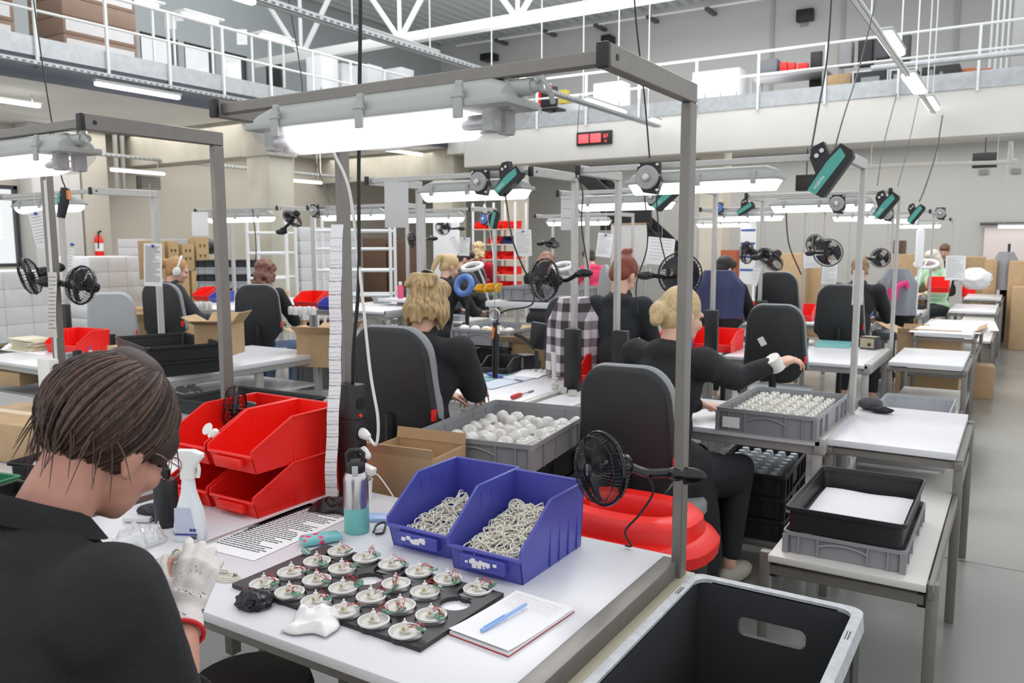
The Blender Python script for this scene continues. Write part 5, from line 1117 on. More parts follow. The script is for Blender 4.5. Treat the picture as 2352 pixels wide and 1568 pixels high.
klt('plastic_crate', 'grey crate of white lamp caps on the stack of black trays', .53, .77, .115, (cA.x, cA.y, .752), .13)
rc = random.Random(21); proto = None; X = M4.Translation((cA.x, cA.y, .77)) @ rotz(.13); cn = 0
for i in range(6):
    for j in range(8):
        q = X @ V((-.195+.078*i+rc.uniform(-.008, .008), -.3+.086*j+rc.uniform(-.01, .01), .012+.02*rc.random()))
        if proto is None:
            proto = thing('lamp_dome', '', 'lamp cap', q, 0, 'white lamp caps in the grey crate'); MB().lathe([(.001, -.03), (.03, -.03), (.033, -.026), (.034, .014), (.03, .018), (.026, .026), (.02, .028), (.001, .029)], 20).build('shell', mat('white_lamp_cap', 'dedbd7', .4), proto, world=False)
            MB().lathe([(.016, .0282), (.016, .031), (.001, .0315)], 16).build('top_disc', mat('pale_disc', 'c9c6c2', .4), proto, world=False); s_ = proto
        else: s_ = dup(proto, q)
        s_.rotation_euler = (rc.uniform(-1.5, 1.5), rc.uniform(-.8, .8), rc.uniform(0, 6)); cn += 1
        s_['label'] = 'white round lamp cap, %s row from the window side, %s from the crate front' % (names9[i], names9[j])
# black trolley under the crate with clear parts
o = thing('wheeled_trolley', 'black wheeled trolley holding clear parts beside the long black coat', 'trolley', pd(1742, 1130, 4.3)*V((1, 1, 0)), .05); MB().bbox(-.2, .2, -.3, .3, .13, .16, .004).build('deck', ALUD, o, world=False)
for x in (-.17, .17):
    for y in (-.27, .27): MB().cyl((x-.014, y, .05), (x+.014, y, .05), .05).build('wheel', BLACKG, o, world=False); MB().box(x-.018, x+.018, y-.022, y+.022, .05, .13).build('wheel_fork', BLACKP, o, world=False)
for k in range(3): klt('black_tray', 'black tray, %s from the trolley deck' % names9[k], .38, .58, .11, (o.location.x, o.location.y, .161+.112*k), .05, m=BLACKP, handle=False, group='black trays on the trolley')
cl = None
for i in range(5):
    for j in range(7):
        q = V((o.location.x-.13+.065*i, o.location.y-.22+.07*j, .475))
        if cl is None: cl = tag(MB().lathe([(.001, -.03), (.022, -.03), (.024, .0), (.018, .02), (.001, .022)], 12).build('clear_cover', mat('frosted_clear', 'd5dbe0', .2)), '', 'lamp cover', 'clear covers in the trolley tray'); s_ = cl; s_.location = q
        else: s_ = dup(cl, q)
        s_['label'] = 'clear ribbed cover in the trolley tray, %s row from the coat, %s from the front' % (names9[i], names9[j])
# ------------------------------------------------ reels, tools, fans, sheets
for lb, px, py, y, s, bl in (('cast grey reel beside the teal tool over the blonde woman with dark roots', 1103, 418, 3.74, 1, 0), ('large grey reel beside the near upright, trailing two black leads', 1490, 408, 3.76, 1.1, 0), ('pale grey reel half behind the large reel at the near upright', 1499, 452, 5.48, 1, 0),
      ('cast grey reel over the teal mat bench', 1923, 468, 6.66, 1.05, 0), ('pale reel half hidden by the second aisle tool', 2038, 492, 9.84, 1.1, 0), ('blue reel on the beam before the pale column', 1650, 478, 9.04, 1, 1), ('small blue reel over the blonde ponytail bench', 1113, 503, 7.4, 1, 1), ('cast grey reel on the beam behind the near black cable', 722, 484, 6.19, 1, 0), ('white clouded reel at the far aisle end', 2160, 490, 11.24, 1.1, 0)):
    balancer(lb, py_(px, py, y), s, bool(bl))
for lb, px, py, y, a, s in (('teal pistol tool hanging over the blonde woman with dark roots', 1168, 412, 3.74, .72, .92), ('largest teal pistol tool at the aisle end of the second beam', 1903, 388, 3.78, 1.0, 1.15), ('teal pistol tool half behind the near upright', 1527, 453, 5.47, .75, 1), ('teal pistol tool over the teal mat bench', 2033, 470, 6.66, .95, 1.05),
      ('teal pistol tool on the third aisle beam', 2102, 490, 9.84, 1.0, 1.1), ('small teal pistol tool beside the blue reel before the pale column', 1712, 477, 9.04, .6, 1), ('small teal tool hanging upright over the blonde ponytail bench', 1134, 503, 7.4, 1.35, 1)):
    driver_tool(lb, py_(px, py, y), a, s, word=y < 7)
for lb, px, py, d, r, f, cl, de in (('black fan on the second upright, turned to the blonde woman with dark roots', 1252, 642, 4.45, .115, (-.35, -.93, .05), (1322, 632), 1), ('black fan partly behind the near upright, over the blonde woman', 1562, 630, 4.35, .115, (.25, -.95, .05), (1500, 632), 1), ('small black fan pointing down by the window upright', 70, 634, 3.75, .085, (-.5, -.75, -.25), (112, 622), 1),
      ('black fan facing out from the far side of the left upright', 188, 655, 3.6, .085, (.1, -.95, .15), (140, 650), 1), ('black fan peeking out behind the upper red bins', 540, 938, 3.0, .085, (-.6, -.75, .1), (525, 990), 1), ('small open black fan by the white partition', 1018, 521, 9.6, .095, (.2, -.98, 0), (1052, 524), 0), ('small black fan on the upright beside the pale column', 948, 552, 8.6, .09, (-.85, -.4, -.2), (985, 548), 0),
      ('small black fan tilted down by the concrete column', 672, 502, 6.9, .09, (-.2, -.6, -.75), (655, 522), 0), ('small fan seen edge on over the long brown hair', 1268, 560, 10.0, .09, (0, -.35, -.9), (1250, 556), 0), ('round dark fan behind the white hanging sheet by the blue striped board', 1716, 580, 6.6, .09, (-.7, -.7, 0), (1742, 578), 1), ('black fan with printed rim tilted toward the dark chair', 1772, 596, 6.4, .105, (-.45, -.6, -.65), (1752, 588), 1),
      ('black fan over the two white sheets, facing the aisle', 1902, 580, 7.0, .12, (.1, -.97, -.2), (1870, 580), 1), ('dark fan behind the thick grey aisle upright', 2022, 592, 8.6, .1, (.3, -.95, 0), (1995, 594), 0), ('black fan half hidden at the top of the two white sheets', 1872, 560, 8.6, .1, (-.3, -.95, 0), (1900, 566), 0)):
    fan(lb, pd(px, py, d), f, r=r, detail=de, clamp=pd(*cl, d+.02))
def hang(lb, px, py, d, w, h, tilt=0., pin=True, lines=16, m=None, yaw=0., name='hanging_sheet', curl=.004):
    c = pd(px, py, d); r_ = rotz(yaw).to_3x3() @ CR; up = V((0, 0, 1)); x = r_*cos(tilt)+up*sin(tilt); y = up*cos(tilt)-r_*sin(tilt); k = d/FPX
    o = sheet(name, lb, w*k, h*k, frame(c, x, y), lines, pin=pin, m=m, curl=curl); t = c+y*(h*k*.49)
    if t.z < 1.985: MB().cyl(t, (t.x, t.y, 1.99), .0012, seg=5).build('string', CABLEW, o)
    return o
GS = mat('grey_sleeve', 'c9cacb', .5)
hang('grey plastic sleeve hanging beside the lamp of the second bench', 911, 470, 4.5, 55, 104, 0, False, 0, GS); hang('tall pale sleeve hanging left of the second upright', 1303, 490, 6.2, 30, 76, 0, False, 3, GS); hang('white sheet with a blue pin above the long brown hair', 1202, 558, 7.0, 38, 60, .03)
hang('tilted white sheet pinned beyond the auburn bun', 1388, 563, 6.4, 34, 54, -.12); hang('large tilted notice with printed lines behind the near upright', 1517, 577, 6.2, 62, 62, -.1, False, 7, name='printed_notice'); hang('long printed sheet pinned to the window bench upright', 352, 608, 5.0, 42, 98, -.03, lines=34)
hang('tilted white sheet with a blue pin near the window', 92, 527, 4.6, 34, 84, .2, lines=10); hang('narrow white slip with a blue pin on the window bench upright', 164, 590, 4.4, 12, 66, -.14, lines=8); hang('crumpled long label strip on the left upright', 123, 700, 3.52, 20, 150, -.04, False, 14, mat('old_paper', 'd2cfc9', .8), curl=.01)
hang('plain white sheet hanging before the wrapped pallets', 460, 514, 8.0, 38, 54, 0, False, 0); hang('label strip with six tickets on the aisle upright', 1970, 660, 4.45, 26, 80, 0, False, 12, mat('old_paper', 'd2cfc9', .8)); hang('white sheet with text under the aisle fan', 1905, 625, 7.4, 34, 56, -.06, False, 14)
hang('second white sheet beside the one under the aisle fan', 1865, 598, 7.5, 40, 34, .04, False, 8); hang('pair of printed sheets hanging near the white bag', 2194, 615, 10.5, 46, 56, 0, False, 18); hang('narrow white sheet hanging by the black haired worker', 1735, 632, 6.6, 18, 46, -.22, False, 4); hang('small white sheet with a blue pin over the ponytail bench', 1066, 566, 9.0, 26, 42, -.06)
hang('white sheet hung on the partition of the ponytail bench', 1045, 560, 9.0, 16, 34, .5, False, 3)
MB()
# ------------------------------------------------ contents of the second bench
zt = .752
def flat(name, lb, pts, z0, z1, m, cat='mat'):
    q = [pz(*p, z1) for p in pts]; return tag(MB().prism([(p.x, p.y) for p in q], z0, z1).build(name, m), lb, cat)
MATG = mat('green_cutting_mat', '6f9c9b', .6, var=.05, scale=30)
flat('cutting_mat', 'green cutting mat in front of the blonde woman with dark roots', ((1045, 893), (1075, 866), (1180, 857), (1128, 873)), .7505, .753, MATG)
flat('grey_sheet', 'pale blue grey sheet under the blue screwdriver', ((1075, 889), (1130, 893), (1272, 856), (1185, 858)), .7535, .755, mat('blue_grey_paper', 'c2c9d6', .7), 'paper'); flat('white_paper', 'white papers under the folded glasses', ((1180, 862), (1235, 868), (1275, 846), (1200, 848)), .7555, .757, PAPER, 'paper')
flat('cutting_mat', 'teal cutting mat on the bench behind the empty dark chair', ((1868, 796), (1952, 800), (1957, 784), (1880, 780)), .7505, .753, mat('teal_mat', '5f9a98', .6))
def screwdriver(lb, a, b, hm, z=.772):
    p, q = pz(*a, z), pz(*b, z-.01); d = q-p; o = thing('screwdriver', lb, 'screwdriver', p); MB().tube([p, p+d*.1, p+d*.35, p+d*.45], [.009, .014, .013, .008], 12).build('grip', hm, o); MB().tube([p+d*.42, q], .0035, 8).build('shaft', STEEL, o)
    MB().tube([p+d*.8, q], .006, 8).build('tip_sleeve', GREYP, o)
screwdriver('blue handled screwdriver on the pale blue grey sheet', (1120, 858), (1200, 874), mat('blue_handle', '4b63b5', .4)); screwdriver('red and white handled screwdriver at the bench corner', (1175, 912), (1225, 897), mat('red_handle', 'c8352b', .4), .765)
def sold_station(lb, c, rz, m):
    o = thing('soldering_station', lb, 'soldering station', c, rz); MB().prism([(-.07, 0), (.07, 0), (.07, .05), (.03, .1), (-.07, .1)], -.06, .06, M4(((0, 0, 1, 0), (1, 0, 0, 0), (0, 1, 0, 0), (0, 0, 0, 1)))).build('case', BLACKP, o, world=False)
    X = M4.Translation((0, .05, .075)) @ M4.Rotation(.0, 4, 'X'); MB().box(-.058, .058, -.071, -.0705, .01, .09).build('front_panel', m, o, world=False); MB().cyl((.02, -.071, .04), (.02, -.082, .04), .012).build('knob', BLACKG, o, world=False)
    MB().box(-.058, .058, -.06, .03, .1, .1015).build('upper_plate', m, o, world=False)
sold_station('soldering station with a pale front panel beyond the screwdrivers', pz(1195, 850, .752)+V((.0, .1, 0)), -.5, mat('pale_panel', 'b7bdbd', .4)); sold_station('beige fronted soldering station on the teal mat bench by the aisle', pz(2000, 800, .752), -.3, mat('beige_panel', 'a49c82', .5))
o = thing('electric_screwdriver', 'black inline electric screwdriver with an orange lever hanging from a ring', 'power tool', pd(1142, 800, 4.0)); a, b = pd(1140, 740, 4.0), pd(1137, 868, 4.0)
MB().tube([a, a+(b-a)*.75, b], [.017, .018, .011], 14).build('body', BLACKP, o); MB().tube([pd(1135, 752, 3.98), pd(1131, 778, 3.98)], .006, 8).build('lever', mat('orange_lever', 'e07a2a', .4), o); MB().box(-.006, .006, -.002, .002, -.02, .02, M4.Translation(pd(1145, 757, 3.975))).build('sticker', PAPER, o)
tag(MB().torus(pd(1136, 723, 4.0), .028, .004, 20, 8, M4.Rotation(1.4, 4, 'X')).build('hook_ring', STEEL), 'steel ring carrying the black inline screwdriver', 'ring')
cable('black lead looping from the teal tool to the inline screwdriver', [py_(1160, 445, 3.74), pd(1180, 560, 4.1), pd(1222, 660, 4.1), pd(1220, 700, 4.05), pd(1165, 712, 4.0), pd(1145, 725, 4.0), pd(1141, 742, 4.0)], .0045)
cable('thin wire from the cast grey reel down to the steel ring', [py_(1112, 448, 3.74), pd(1134, 600, 4.0), pd(1136, 710, 4.0)], .0015, STEEL)
o = thing('phone_holder', 'black upright pad on a bent bracket beyond the soldering station', 'holder', pd(1232, 775, 4.6)); MB().bbox(-.05, .05, -.012, .012, -.075, .08, .03, M4.Translation(pd(1236, 772, 4.6)) @ M4.Rotation(.1, 4, 'Y')).build('pad', BLACKP, o); MB().tube([pd(1226, 800, 4.6), pd(1200, 775, 4.5), pd(1182, 767, 4.5)], .012, 8).build('bracket', BLACKP, o); MB().tube([pd(1232, 805, 4.6), pd(1235, 845, 4.6)], .012, 8).build('stem', BLACKP, o)
o = thing('twin_tube_holder', 'tall off white twin tube holder at the bench corner', 'holder', pz(1284, 868, .752)); c = pz(1284, 868, .752)
for s in (-1, 1): MB().lathe([(.024, 0), (.03, .13), (.034, .175), (.031, .175), (.02, .02)], 20, M4.Translation(c+CR*.022*s+V((0, 0, .003*s+.003)))).build('tube', mat('old_white', 'd8d3cd', .5), o)
MB().cyl((0, 0, 0), (0, 0, .01), .05, .046).build('foot', mat('old_white', 'd8d3cd', .5), o, world=False)
gl = MB(); c = pz(1232, 850, .765)
for s in (-1, 1): gl.torus(c+V((.026*s, 0, 0)), .022, .002, 16, 6, M4.Rotation(.6, 4, 'X')); gl.tube([c+V((.046*s, 0, .01)), c+V((.05*s+.02, .05, .005)), c+V((.05*s+.05, .11, -.006))], .002, 6)
tag(gl.build('folded_glasses', BLACKG), 'dark folded glasses on the white papers', 'glasses')
for k, (px, py, d) in enumerate(((1000, 830, 3.95), (1035, 838, 3.9))): open_bin(['black open bin behind the elbow of the blonde woman with dark roots', 'smaller black open bin beside the inline screwdriver'][k], .2, .28-.06*k, .13-.03*k, (pz(px+70*k+30, py+20, .752)), .1, BLACKP, 'black open bins on the second bench', lab=False)
open_bin('red bin between the second upright and the nearest blonde coat', .24, .36, .17, (-2.17, 4.42, .752), .05, group='red bins on the middle benches')
sd2 = thing('filler_table', 'white filler table scattered with small white parts, second row', 'table', (-2.12, 4.1, 0)); MB().bbox(-2.23, -2.02, 3.5, 4.95, .715, .75, .003).build('tabletop', WHITE_TOP, sd2)
for x in (-2.2, -2.05):
    for y in (3.55, 4.9): MB().bbox(x-.02, x+.02, y-.02, y+.02, 0, .715, .003).build('leg', ALU, sd2)
for k, (px, py) in enumerate(((1275, 893), (1292, 902), (1315, 908), (1300, 885))): tag(MB().lathe([(.022, 0), (.025, .03), (.022, .03), (.018, .004)], 16, M4.Translation(pz(px, py, .752))).build('small_cup', mat('pale_cup', 'd0cdc8', .4)), 'small pale cup on the filler table, %s from the screwdriver handle' % names9[k], 'cup', 'small pale cups')
tag(MB().bbox(-.03, .03, -.015, .015, 0, .022, .004, M4.Translation(pz(1305, 872, .752)) @ rotz(.4)).build('red_clip_box', REDP), 'small orange red block on the bench corner by the twin tubes', 'block')
tag(MB().tube(curve([pz(1275, 876, .755), pz(1285, 868, .757), pz(1296, 872, .757), pz(1287, 880, .755)], 6), .004, 8).build('white_loop', WHITEP), 'white plastic loop beside the small orange red block', 'loop')
# plaid shirt on a chair, grey pink jacket, blue jacket
PL = mat('plaid_flannel', 'cfc9cc', .9); nt = PL.node_tree; tc = nt.nodes.new('ShaderNodeTexCoord'); sp = nt.nodes.new('ShaderNodeSeparateXYZ'); nt.links.new(tc.outputs['Object'], sp.inputs[0]); fac = None
for ax, w in (('X', .05), ('Z', .055)):
    pp = nt.nodes.new('ShaderNodeMath'); pp.operation = 'PINGPONG'; pp.inputs[1].default_value = w; nt.links.new(sp.outputs[ax], pp.inputs[0]); lt = nt.nodes.new('ShaderNodeMath'); lt.operation = 'LESS_THAN'; lt.inputs[1].default_value = w*.5; nt.links.new(pp.outputs[0], lt.inputs[0])
    if fac is None: fac = lt
    else: ad = nt.nodes.new('ShaderNodeMath'); ad.operation = 'ADD'; nt.links.new(fac.outputs[0], ad.inputs[0]); nt.links.new(lt.outputs[0], ad.inputs[1]); fac = ad
dv = nt.nodes.new('ShaderNodeMath'); dv.operation = 'MULTIPLY'; dv.inputs[1].default_value = .5; nt.links.new(fac.outputs[0], dv.inputs[0]); cr_ = nt.nodes.new('ShaderNodeValToRGB'); cr_.color_ramp.elements[0].color = (*hexc('d6d0d2'), 1); cr_.color_ramp.elements[1].color = (*hexc('40373b'), 1); e_ = cr_.color_ramp.elements.new(.5); e_.color = (*hexc('8d838a'), 1); nt.links.new(dv.outputs[0], cr_.inputs[0]); nt.links.new(cr_.outputs[0], nt.nodes['Principled BSDF'].inputs['Base Color'])
def drape(name, lb, c, w, h, m, seed=0, dep=.13):
    mb = MB(); n = 14; R_ = []
    for k in range(n+1):
        z = h*(1-k/n); q = .55+.45*min(1, (1-z/h)*3.2); ring = []
        for t in range(40):
            a = 2*pi*t/40; f = 1+.09*sin(7*a+seed)*min(1, k/4)+.03*sin(13*a+k*.4); ring.append(V((w/2*q*cos(a)*f, dep*(.6+.4*q)*sin(a)*f, z)))
        R_.append(ring)
    mb.loft(R_); o = mb.build(name, m); o.location = c; return tag(o, lb, 'clothing')
chair_at('chair draped with the black and white plaid shirt', 1318, 772, 5.42, .1); drape('plaid_shirt', 'black and white plaid shirt over a chair beside the second upright', pd(1318, 858, 5.32), .35, .5, PL, 1)
drape('hooded_jacket', 'grey hooded jacket with pink trim over a chair near the aisle', pd(2058, 722, 8.9), .36, .5, mat('grey_fleece', '868b92', .9), 2); tag(MB().tube(curve([pd(2043, 663, 8.7), pd(2052, 690, 8.68), pd(2060, 660, 8.68), pd(2080, 650, 8.7), pd(2084, 662, 8.7)], 5), .028, 8).build('pink_lining', mat('hot_pink', 'd33a80', .8)), 'pink lining spilling from the grey hooded jacket', 'lining')
drape('blue_jacket', 'blue padded jacket hung over the chair back before the black haired worker', pd(1648, 728, 7.35), .46, .42, mat('navy_jacket_fabric', '363e60', .8, bump=.3, bscale=25), 4)
# ------------------------------------------------ crates and boxes round the second row
for k in range(4): klt('black_tray', 'black tray, %s from the bottom under the white domed crate' % names9[k], .5, .64, .115, (-3.36, 5.21, .40+.12*k), 0.05, m=BLACKP, handle=False, group='black trays under the domed crate')
klt('plastic_crate', 'grey crate with a row of white domes on the black trays', .5, .64, .115, (-3.36, 5.21, .881), .05)
for k in range(5): tag(MB().ell((-3.55+.1*k, 5.0, .985), (.04, .04, .028)).build('white_dome', WHITEP), 'white dome, %s along the front of the grey crate' % names9[k], 'dome', 'white domes in the crate')
st2 = thing('tray_stand', 'low stand under the black trays of the second row', 'stand', (-3.36, 5.21, 0)); MB().bbox(-.2, .2, -.26, .26, .34, .398, .004).build('deck', ALU, st2, world=False)
for x in (-.17, .17):
    for y in (-.22, .22): MB().bbox(x-.02, x+.02, y-.02, y+.02, 0, .34, .003).build('leg', ALU, st2, world=False)
def cbox(lb, px, py, d, w, dp, h, rz=0, flaps=(1, 1, 1, 1), ang=(.7, .5, .6, .4), ground=False, m=None):
    c = pd(px, py, d); z = 0 if ground else c.z-h/2
    return cardboard_box(lb, w, dp, h, (c.x, c.y, z), rz, flaps, ang=ang, m=m)
cbox('tall open cardboard box between the domed crate and the plaid shirt', 1232, 740, 6.0, .42, .36, .9, .25, ground=True); klt('plastic_crate', 'grey crate resting above the tall open cardboard box', .75, .5, .12, pd(1262, 672, 7.4)+V((0, 0, -.06)), .1)
tb = pd(1262, 690, 7.4); o = thing('crate_table', 'table carrying the grey crate behind the tall cardboard box', 'table', (tb.x, tb.y, 0), .1); MB().bbox(-.5, .5, -.3, .3, tb.z-.05, tb.z-.02+.02, .003).build('tabletop', WHITE_TOP, o, world=False)
for x in (-.45, .45):
    for y in (-.25, .25): MB().bbox(x-.02, x+.02, y-.02, y+.02, 0, tb.z-.05, .003).build('leg', ALU, o, world=False)
cbox('open cardboard box behind the blue bins and socket column', 952, 1078, 3.1, .31, .25, .17, .12, flaps=(0, .35, 0, .3), ang=(0, 1.35, 0, 1.3))
for k, (px, py, y) in enumerate(((1640, 782, 6.4), (1672, 786, 6.4), (1705, 780, 6.4))): open_bin('red bin %s along the filler table behind the reaching woman' % names9[k], .2, .36, .16, (-2.33+.215*k-.12, 6.35, .752), .0, group='red bins on the middle benches', lab=k == 1)
ft = thing('filler_table', 'white filler table with red bins and white parts behind the reaching woman', 'table', (-2.2, 6.4, 0)); MB().bbox(-2.62, -1.99, 6.12, 7.15, .715, .75, .003).build('tabletop', WHITE_TOP, ft)
for x in (-2.58, -2.03):
    for y in (6.17, 7.1): MB().bbox(x-.02, x+.02, y-.02, y+.02, 0, .715, .003).build('leg', ALU, ft)
open_bin('small blue bin beside the red bins behind the reaching woman', .15, .2, .1, (-2.3, 6.14, .752), 0, mat('sky_blue_plastic', '5577c8', .4), lab=False)
for k, (px, py) in enumerate(((1612, 790), (1622, 782), (1632, 789), (1642, 783), (1625, 794))): tag(MB().lathe([(.02, 0), (.03, .05), (.026, .07), (.001, .072)], 12, M4.Translation(pz(px, py, .752))).build('white_fitting', WHITEP), 'white bell fitting by the blue bin, %s of the cluster' % names9[k], 'fitting', 'white bell fittings')
for k in range(3): open_bin('red bin %s along the table behind the empty dark chair' % names9[k], .27, .36, .17, (-2.66+.29*k, 9.4, .752), 0, group='red bins on the middle benches', lab=False)
tag(MB().lathe([(.001, 0), (.03, 0), (.03, .1), (.012, .13), (.012, .15), (.001, .15)], 14, M4.Translation(pd(1800, 692, 9.0))).build('spray_can', mat('lilac_bottle', '9ea0d8', .3)), 'pale lilac bottle in front of the red bins behind the empty chair', 'bottle')
tag(MB().bbox(-.09, .09, -.07, .07, 0, .07, .008, M4.Translation(pz(1852, 725, .752))).build('black_case', BLACKP), 'black case on the bench edge beside the empty dark chair', 'case'); tag(MB().ell(pz(1862, 786, .775), (.035, .06, .022)).build('computer_mouse', mat('mouse_grey', 'c0bdb6', .5)), 'pale rounded mouse shaped holder by the teal mat', 'mouse')
open_bin('red bin in front of the white haired woman', .26, .3, .2, pd(2153, 672, 10.8), 0, group='red bins on the far benches', lab=False); open_bin('red box on the farthest step cart by the white bag', .2, .2, .17, pd(2224, 680, 13.6)+V((0, 0, -.02)), 0, group='red bins on the far benches', lab=False)
# ------------------------------------------------ the left side
klt('black_tray', 'deep black tray on the window bench, beneath another', .86, .5, .1, (-5.1, 3.55, .752), -.35, m=BLACKP, ribs=False, handle=False); klt('black_tray', 'deep black tray with a pale card inside on the window bench', .86, .5, .1, (-5.1, 3.55, .855), -.35, m=BLACKP, ribs=False, handle=False)
o = thing('filler_table', 'white table with a box and silver foil below, beside the window bench', 'table', (-5.4, 3.8, 0)); MB().bbox(-5.64, -4.75, 3.0, 4.75, .715, .75, .003).build('tabletop', WHITE_TOP, o); MB().bbox(-5.62, -4.8, 3.1, 4.7, .48, .5, .003).build('lower_shelf', WHITE_TOP, o); mb = MB(); profile_bar(mb, (-4.77, 3.0, .7), (-4.77, 4.75, .7), .03, .05); mb.build('edge_bar', ALU, o)
for x in (-5.6, -4.8):
    for y in (3.05, 4.1, 4.7): MB().bbox(x-.025, x+.025, y-.025, y+.025, 0, .715, .003).build('leg', ALU, o)
tag(MB().box(-.19, .19, -.03, .03, 0, .004, M4.Translation((-5.2, 3.5, .87)) @ rotz(-.35)).build('card_strip', mat('pale_card', 'c9c4bd', .8)), 'pale card strip lying inside the deep black tray', 'card')
for k, (n_, px, py, sx) in enumerate((('silver_foil', 432, 885, .11), ('silver_foil', 452, 795, .06), ('silver_foil', 440, 842, .075))):
    crumple('foil_bag', ['crumpled silver foil on the shelf under the white table', 'standing silver foil bag by the cardboard flaps', 'dark silvery bag under the white table'][k], 'foil bag', pz(*((432, 905), (452, 818), (446, 862))[k], (.502, .752, .502)[k]), (sx, sx*.8, .045+.05*(k > 0)), mat('silver_foil', 'c9c8cc', .25, .8) if k < 2 else mat('dark_foil2', '6d6d72', .25, .7), .3, 3+k, 4, .6, 14)
cbox('open cardboard box with spread flaps on the white table', 505, 777, 5.9, .27, .24, .22, .5, flaps=(.9, .9, .9, .9), ang=(.9, .6, .5, .3)); cbox('open cardboard box with flaps beside the grey handled crate', 752, 800, 6.6, .36, .34, .26, .3, flaps=(.7, .7, .7, .7), ang=(.9, .4, .3, .6)); cbox('open cardboard box behind the light grey chair', 318, 765, 8.0, .26, .26, .24, .6, (.8, .8, .8, .8), (.9, .7, .8, .9))
klt('storage_crate', 'grey handled storage crate on a white trolley beside the near chair', .4, .6, .32, pz(752, 880, .4), .55, m=mat('mid_grey_plastic', '85888c', .5)); s_ = pz(752, 880, .4); o = thing('white_trolley', 'white low trolley under the grey handled storage crate', 'trolley', (s_.x, s_.y, 0), .55); MB().bbox(-.3, .3, -.4, .4, .36, .398, .004).build('deck', WHITE_TOP, o, world=False); MB().bbox(-.3, .3, -.4, .4, .16, .18, .004).build('lower_shelf', WHITE_TOP, o, world=False)
for x in (-.27, .27):
    for y in (-.36, .36): MB().bbox(x-.018, x+.018, y-.018, y+.018, 0, .36, .003).build('leg', ALU, o, world=False)
t_ = V((-3.83, 3.2, 0)); o = thing('low_table', 'low table holding the shallow black tray behind the red bins', 'table', t_, .02); MB().bbox(-.42, .42, -.28, .28, .6, .635, .003).build('tabletop', mat('grey_top', 'a9aaab', .4), o, world=False)
for x in (-.38, .38):
    for y in (-.24, .24): MB().bbox(x-.02, x+.02, y-.02, y+.02, 0, .6, .003).build('leg', ALU, o, world=False)
klt('black_tray', 'shallow black tray holding papers behind the red bins', .76, .5, .085, (t_.x, t_.y, .637), .02, m=BLACKP, ribs=False, handle=False); tag(MB().box(-.2, .2, -.13, .13, 0, .004, M4.Translation((t_.x-.05, t_.y, .652)) @ rotz(.1)).build('grey_paper', mat('grey_paper', 'b4b5b8', .8)), 'grey paper lying in the shallow black tray', 'paper')
# window bench top: papers, red bin
for k in range(14): tag(MB().box(-.16, .16, -.11, .11, 0, .0065, M4.Translation(V((-7.0, 3.62, .752+.0068*k))+V((random.uniform(-.02, .02), random.uniform(-.02, .02), 0))) @ rotz(random.uniform(-.12, .12))).build('paper_bundle', mat('manila_paper', 'e2dcc6', .8)), 'cream paper folder, sheet %d from the bottom of the window bench stack' % (k+1), 'folder', 'cream folders on the window bench')
open_bin('red bin behind the cream folders on the window bench', .4, .3, .17, (-6.55, 3.6, .752), .1, group='red bins on the window bench', lab=False); flat('white_paper', 'white sheet with pen marks on the window bench', ((0, 803), (100, 815), (125, 795), (20, 788)), .7505, .752, PAPER, 'paper')
for k, z in enumerate((.25, .48)): MB().bbox(-6.9, -5.72, 3.2, 3.85, z, z+.02, .003).build('lower_shelf', mat('grey_shelf', '9a9ea2', .5), B8)
cbox('torn open cardboard tray under the window bench', 22, 862, 6.3, .5, .3, .1, .3, flaps=None)
cardboard_box('flat topped cardboard box at the far end of the left neighbouring bench', .55, .34, .16, (-3.52, 1.78, .752), .12, None)
klt('parts_tray', 'black edged parts tray behind the woman bending over the bench', .26, .2, .07, (-3.05, 1.62, .752), .25, m=BLACKP, ribs=False, handle=False); LB_Z = .752; rl = random.Random(9)
for k in range(5): tag(MB().lathe([(.001, 0), (.022, 0), (.026, .03), (.014, .045), (.001, .045)], 14, M4.Translation((-3.12+.05*k, 1.6+.03*(k % 2), .762)) @ M4.Rotation(rl.uniform(-1, 1), 4, 'X')).build('lamp_fitting', mat('silvery_fitting', 'c9c9cc', .3, .3)), 'silvery lamp fitting in the black edged parts tray, %s along' % names9[k], 'fitting', 'fittings in the parts tray')
wm_ = MB()
for k in range(26):
    c = V((rl.uniform(-3.25, -2.65), rl.uniform(1.22, 1.5), .757)); pts = [c]
    for t in range(5): pts.append(pts[-1]+V((rl.uniform(-.07, .07), rl.uniform(-.05, .05), 0))); pts[-1].z = .757+rl.random()*.025
    wm_.tube(curve(pts, 4), .0022, 5)
tag(wm_.build('cable_tangle', mat('pale_wire', 'c9d1d4', .5)), 'tangle of pale thin wires on the left neighbouring bench', 'wires', None, 'stuff')
for k in range(4): open_bin('small black bin with white parts, %s along the left neighbouring bench' % names9[k], .13, .2, .08, (-3.3+.2*k, 1.2, .752), .1*k, BLACKP if k != 2 else mat('green_bin', '2e7a55', .4), 'small bins on the left neighbouring bench', lab=False)
for k, (px, py) in enumerate(((320, 1195), (365, 1172))): tag((MB().bbox(-.045, .045, -.022, .022, 0, .016, .005, M4.Translation(pz(px, py, .752)) @ rotz(.5)) if k == 0 else MB().ell(pz(px, py, .775), (.075, .035, .024), rotz(.45))).build(['pocket_meter', 'pencil_pouch'][k], [mat('meter_white', 'd5d6da', .4), mat('floral_dark', '2c2a31', .7, var=.8, scale=90)][k]), ['small white pocket meter on the side table', 'dark flowered pencil pouch behind the pump bottle'][k], ['meter', 'pouch'][k])
tissue('plastic_bag', 'crumpled clear plastic bag beside the gloved hands', 'bag', pz(325, 1245, .752), .13, .1, .04, .3, FILM, 7, 26); flat('lined_paper', 'lined white paper half under the clear plastic bag', ((255, 1232), (305, 1262), (372, 1222), (320, 1205)), .7505, .7515, PAPER, 'paper')
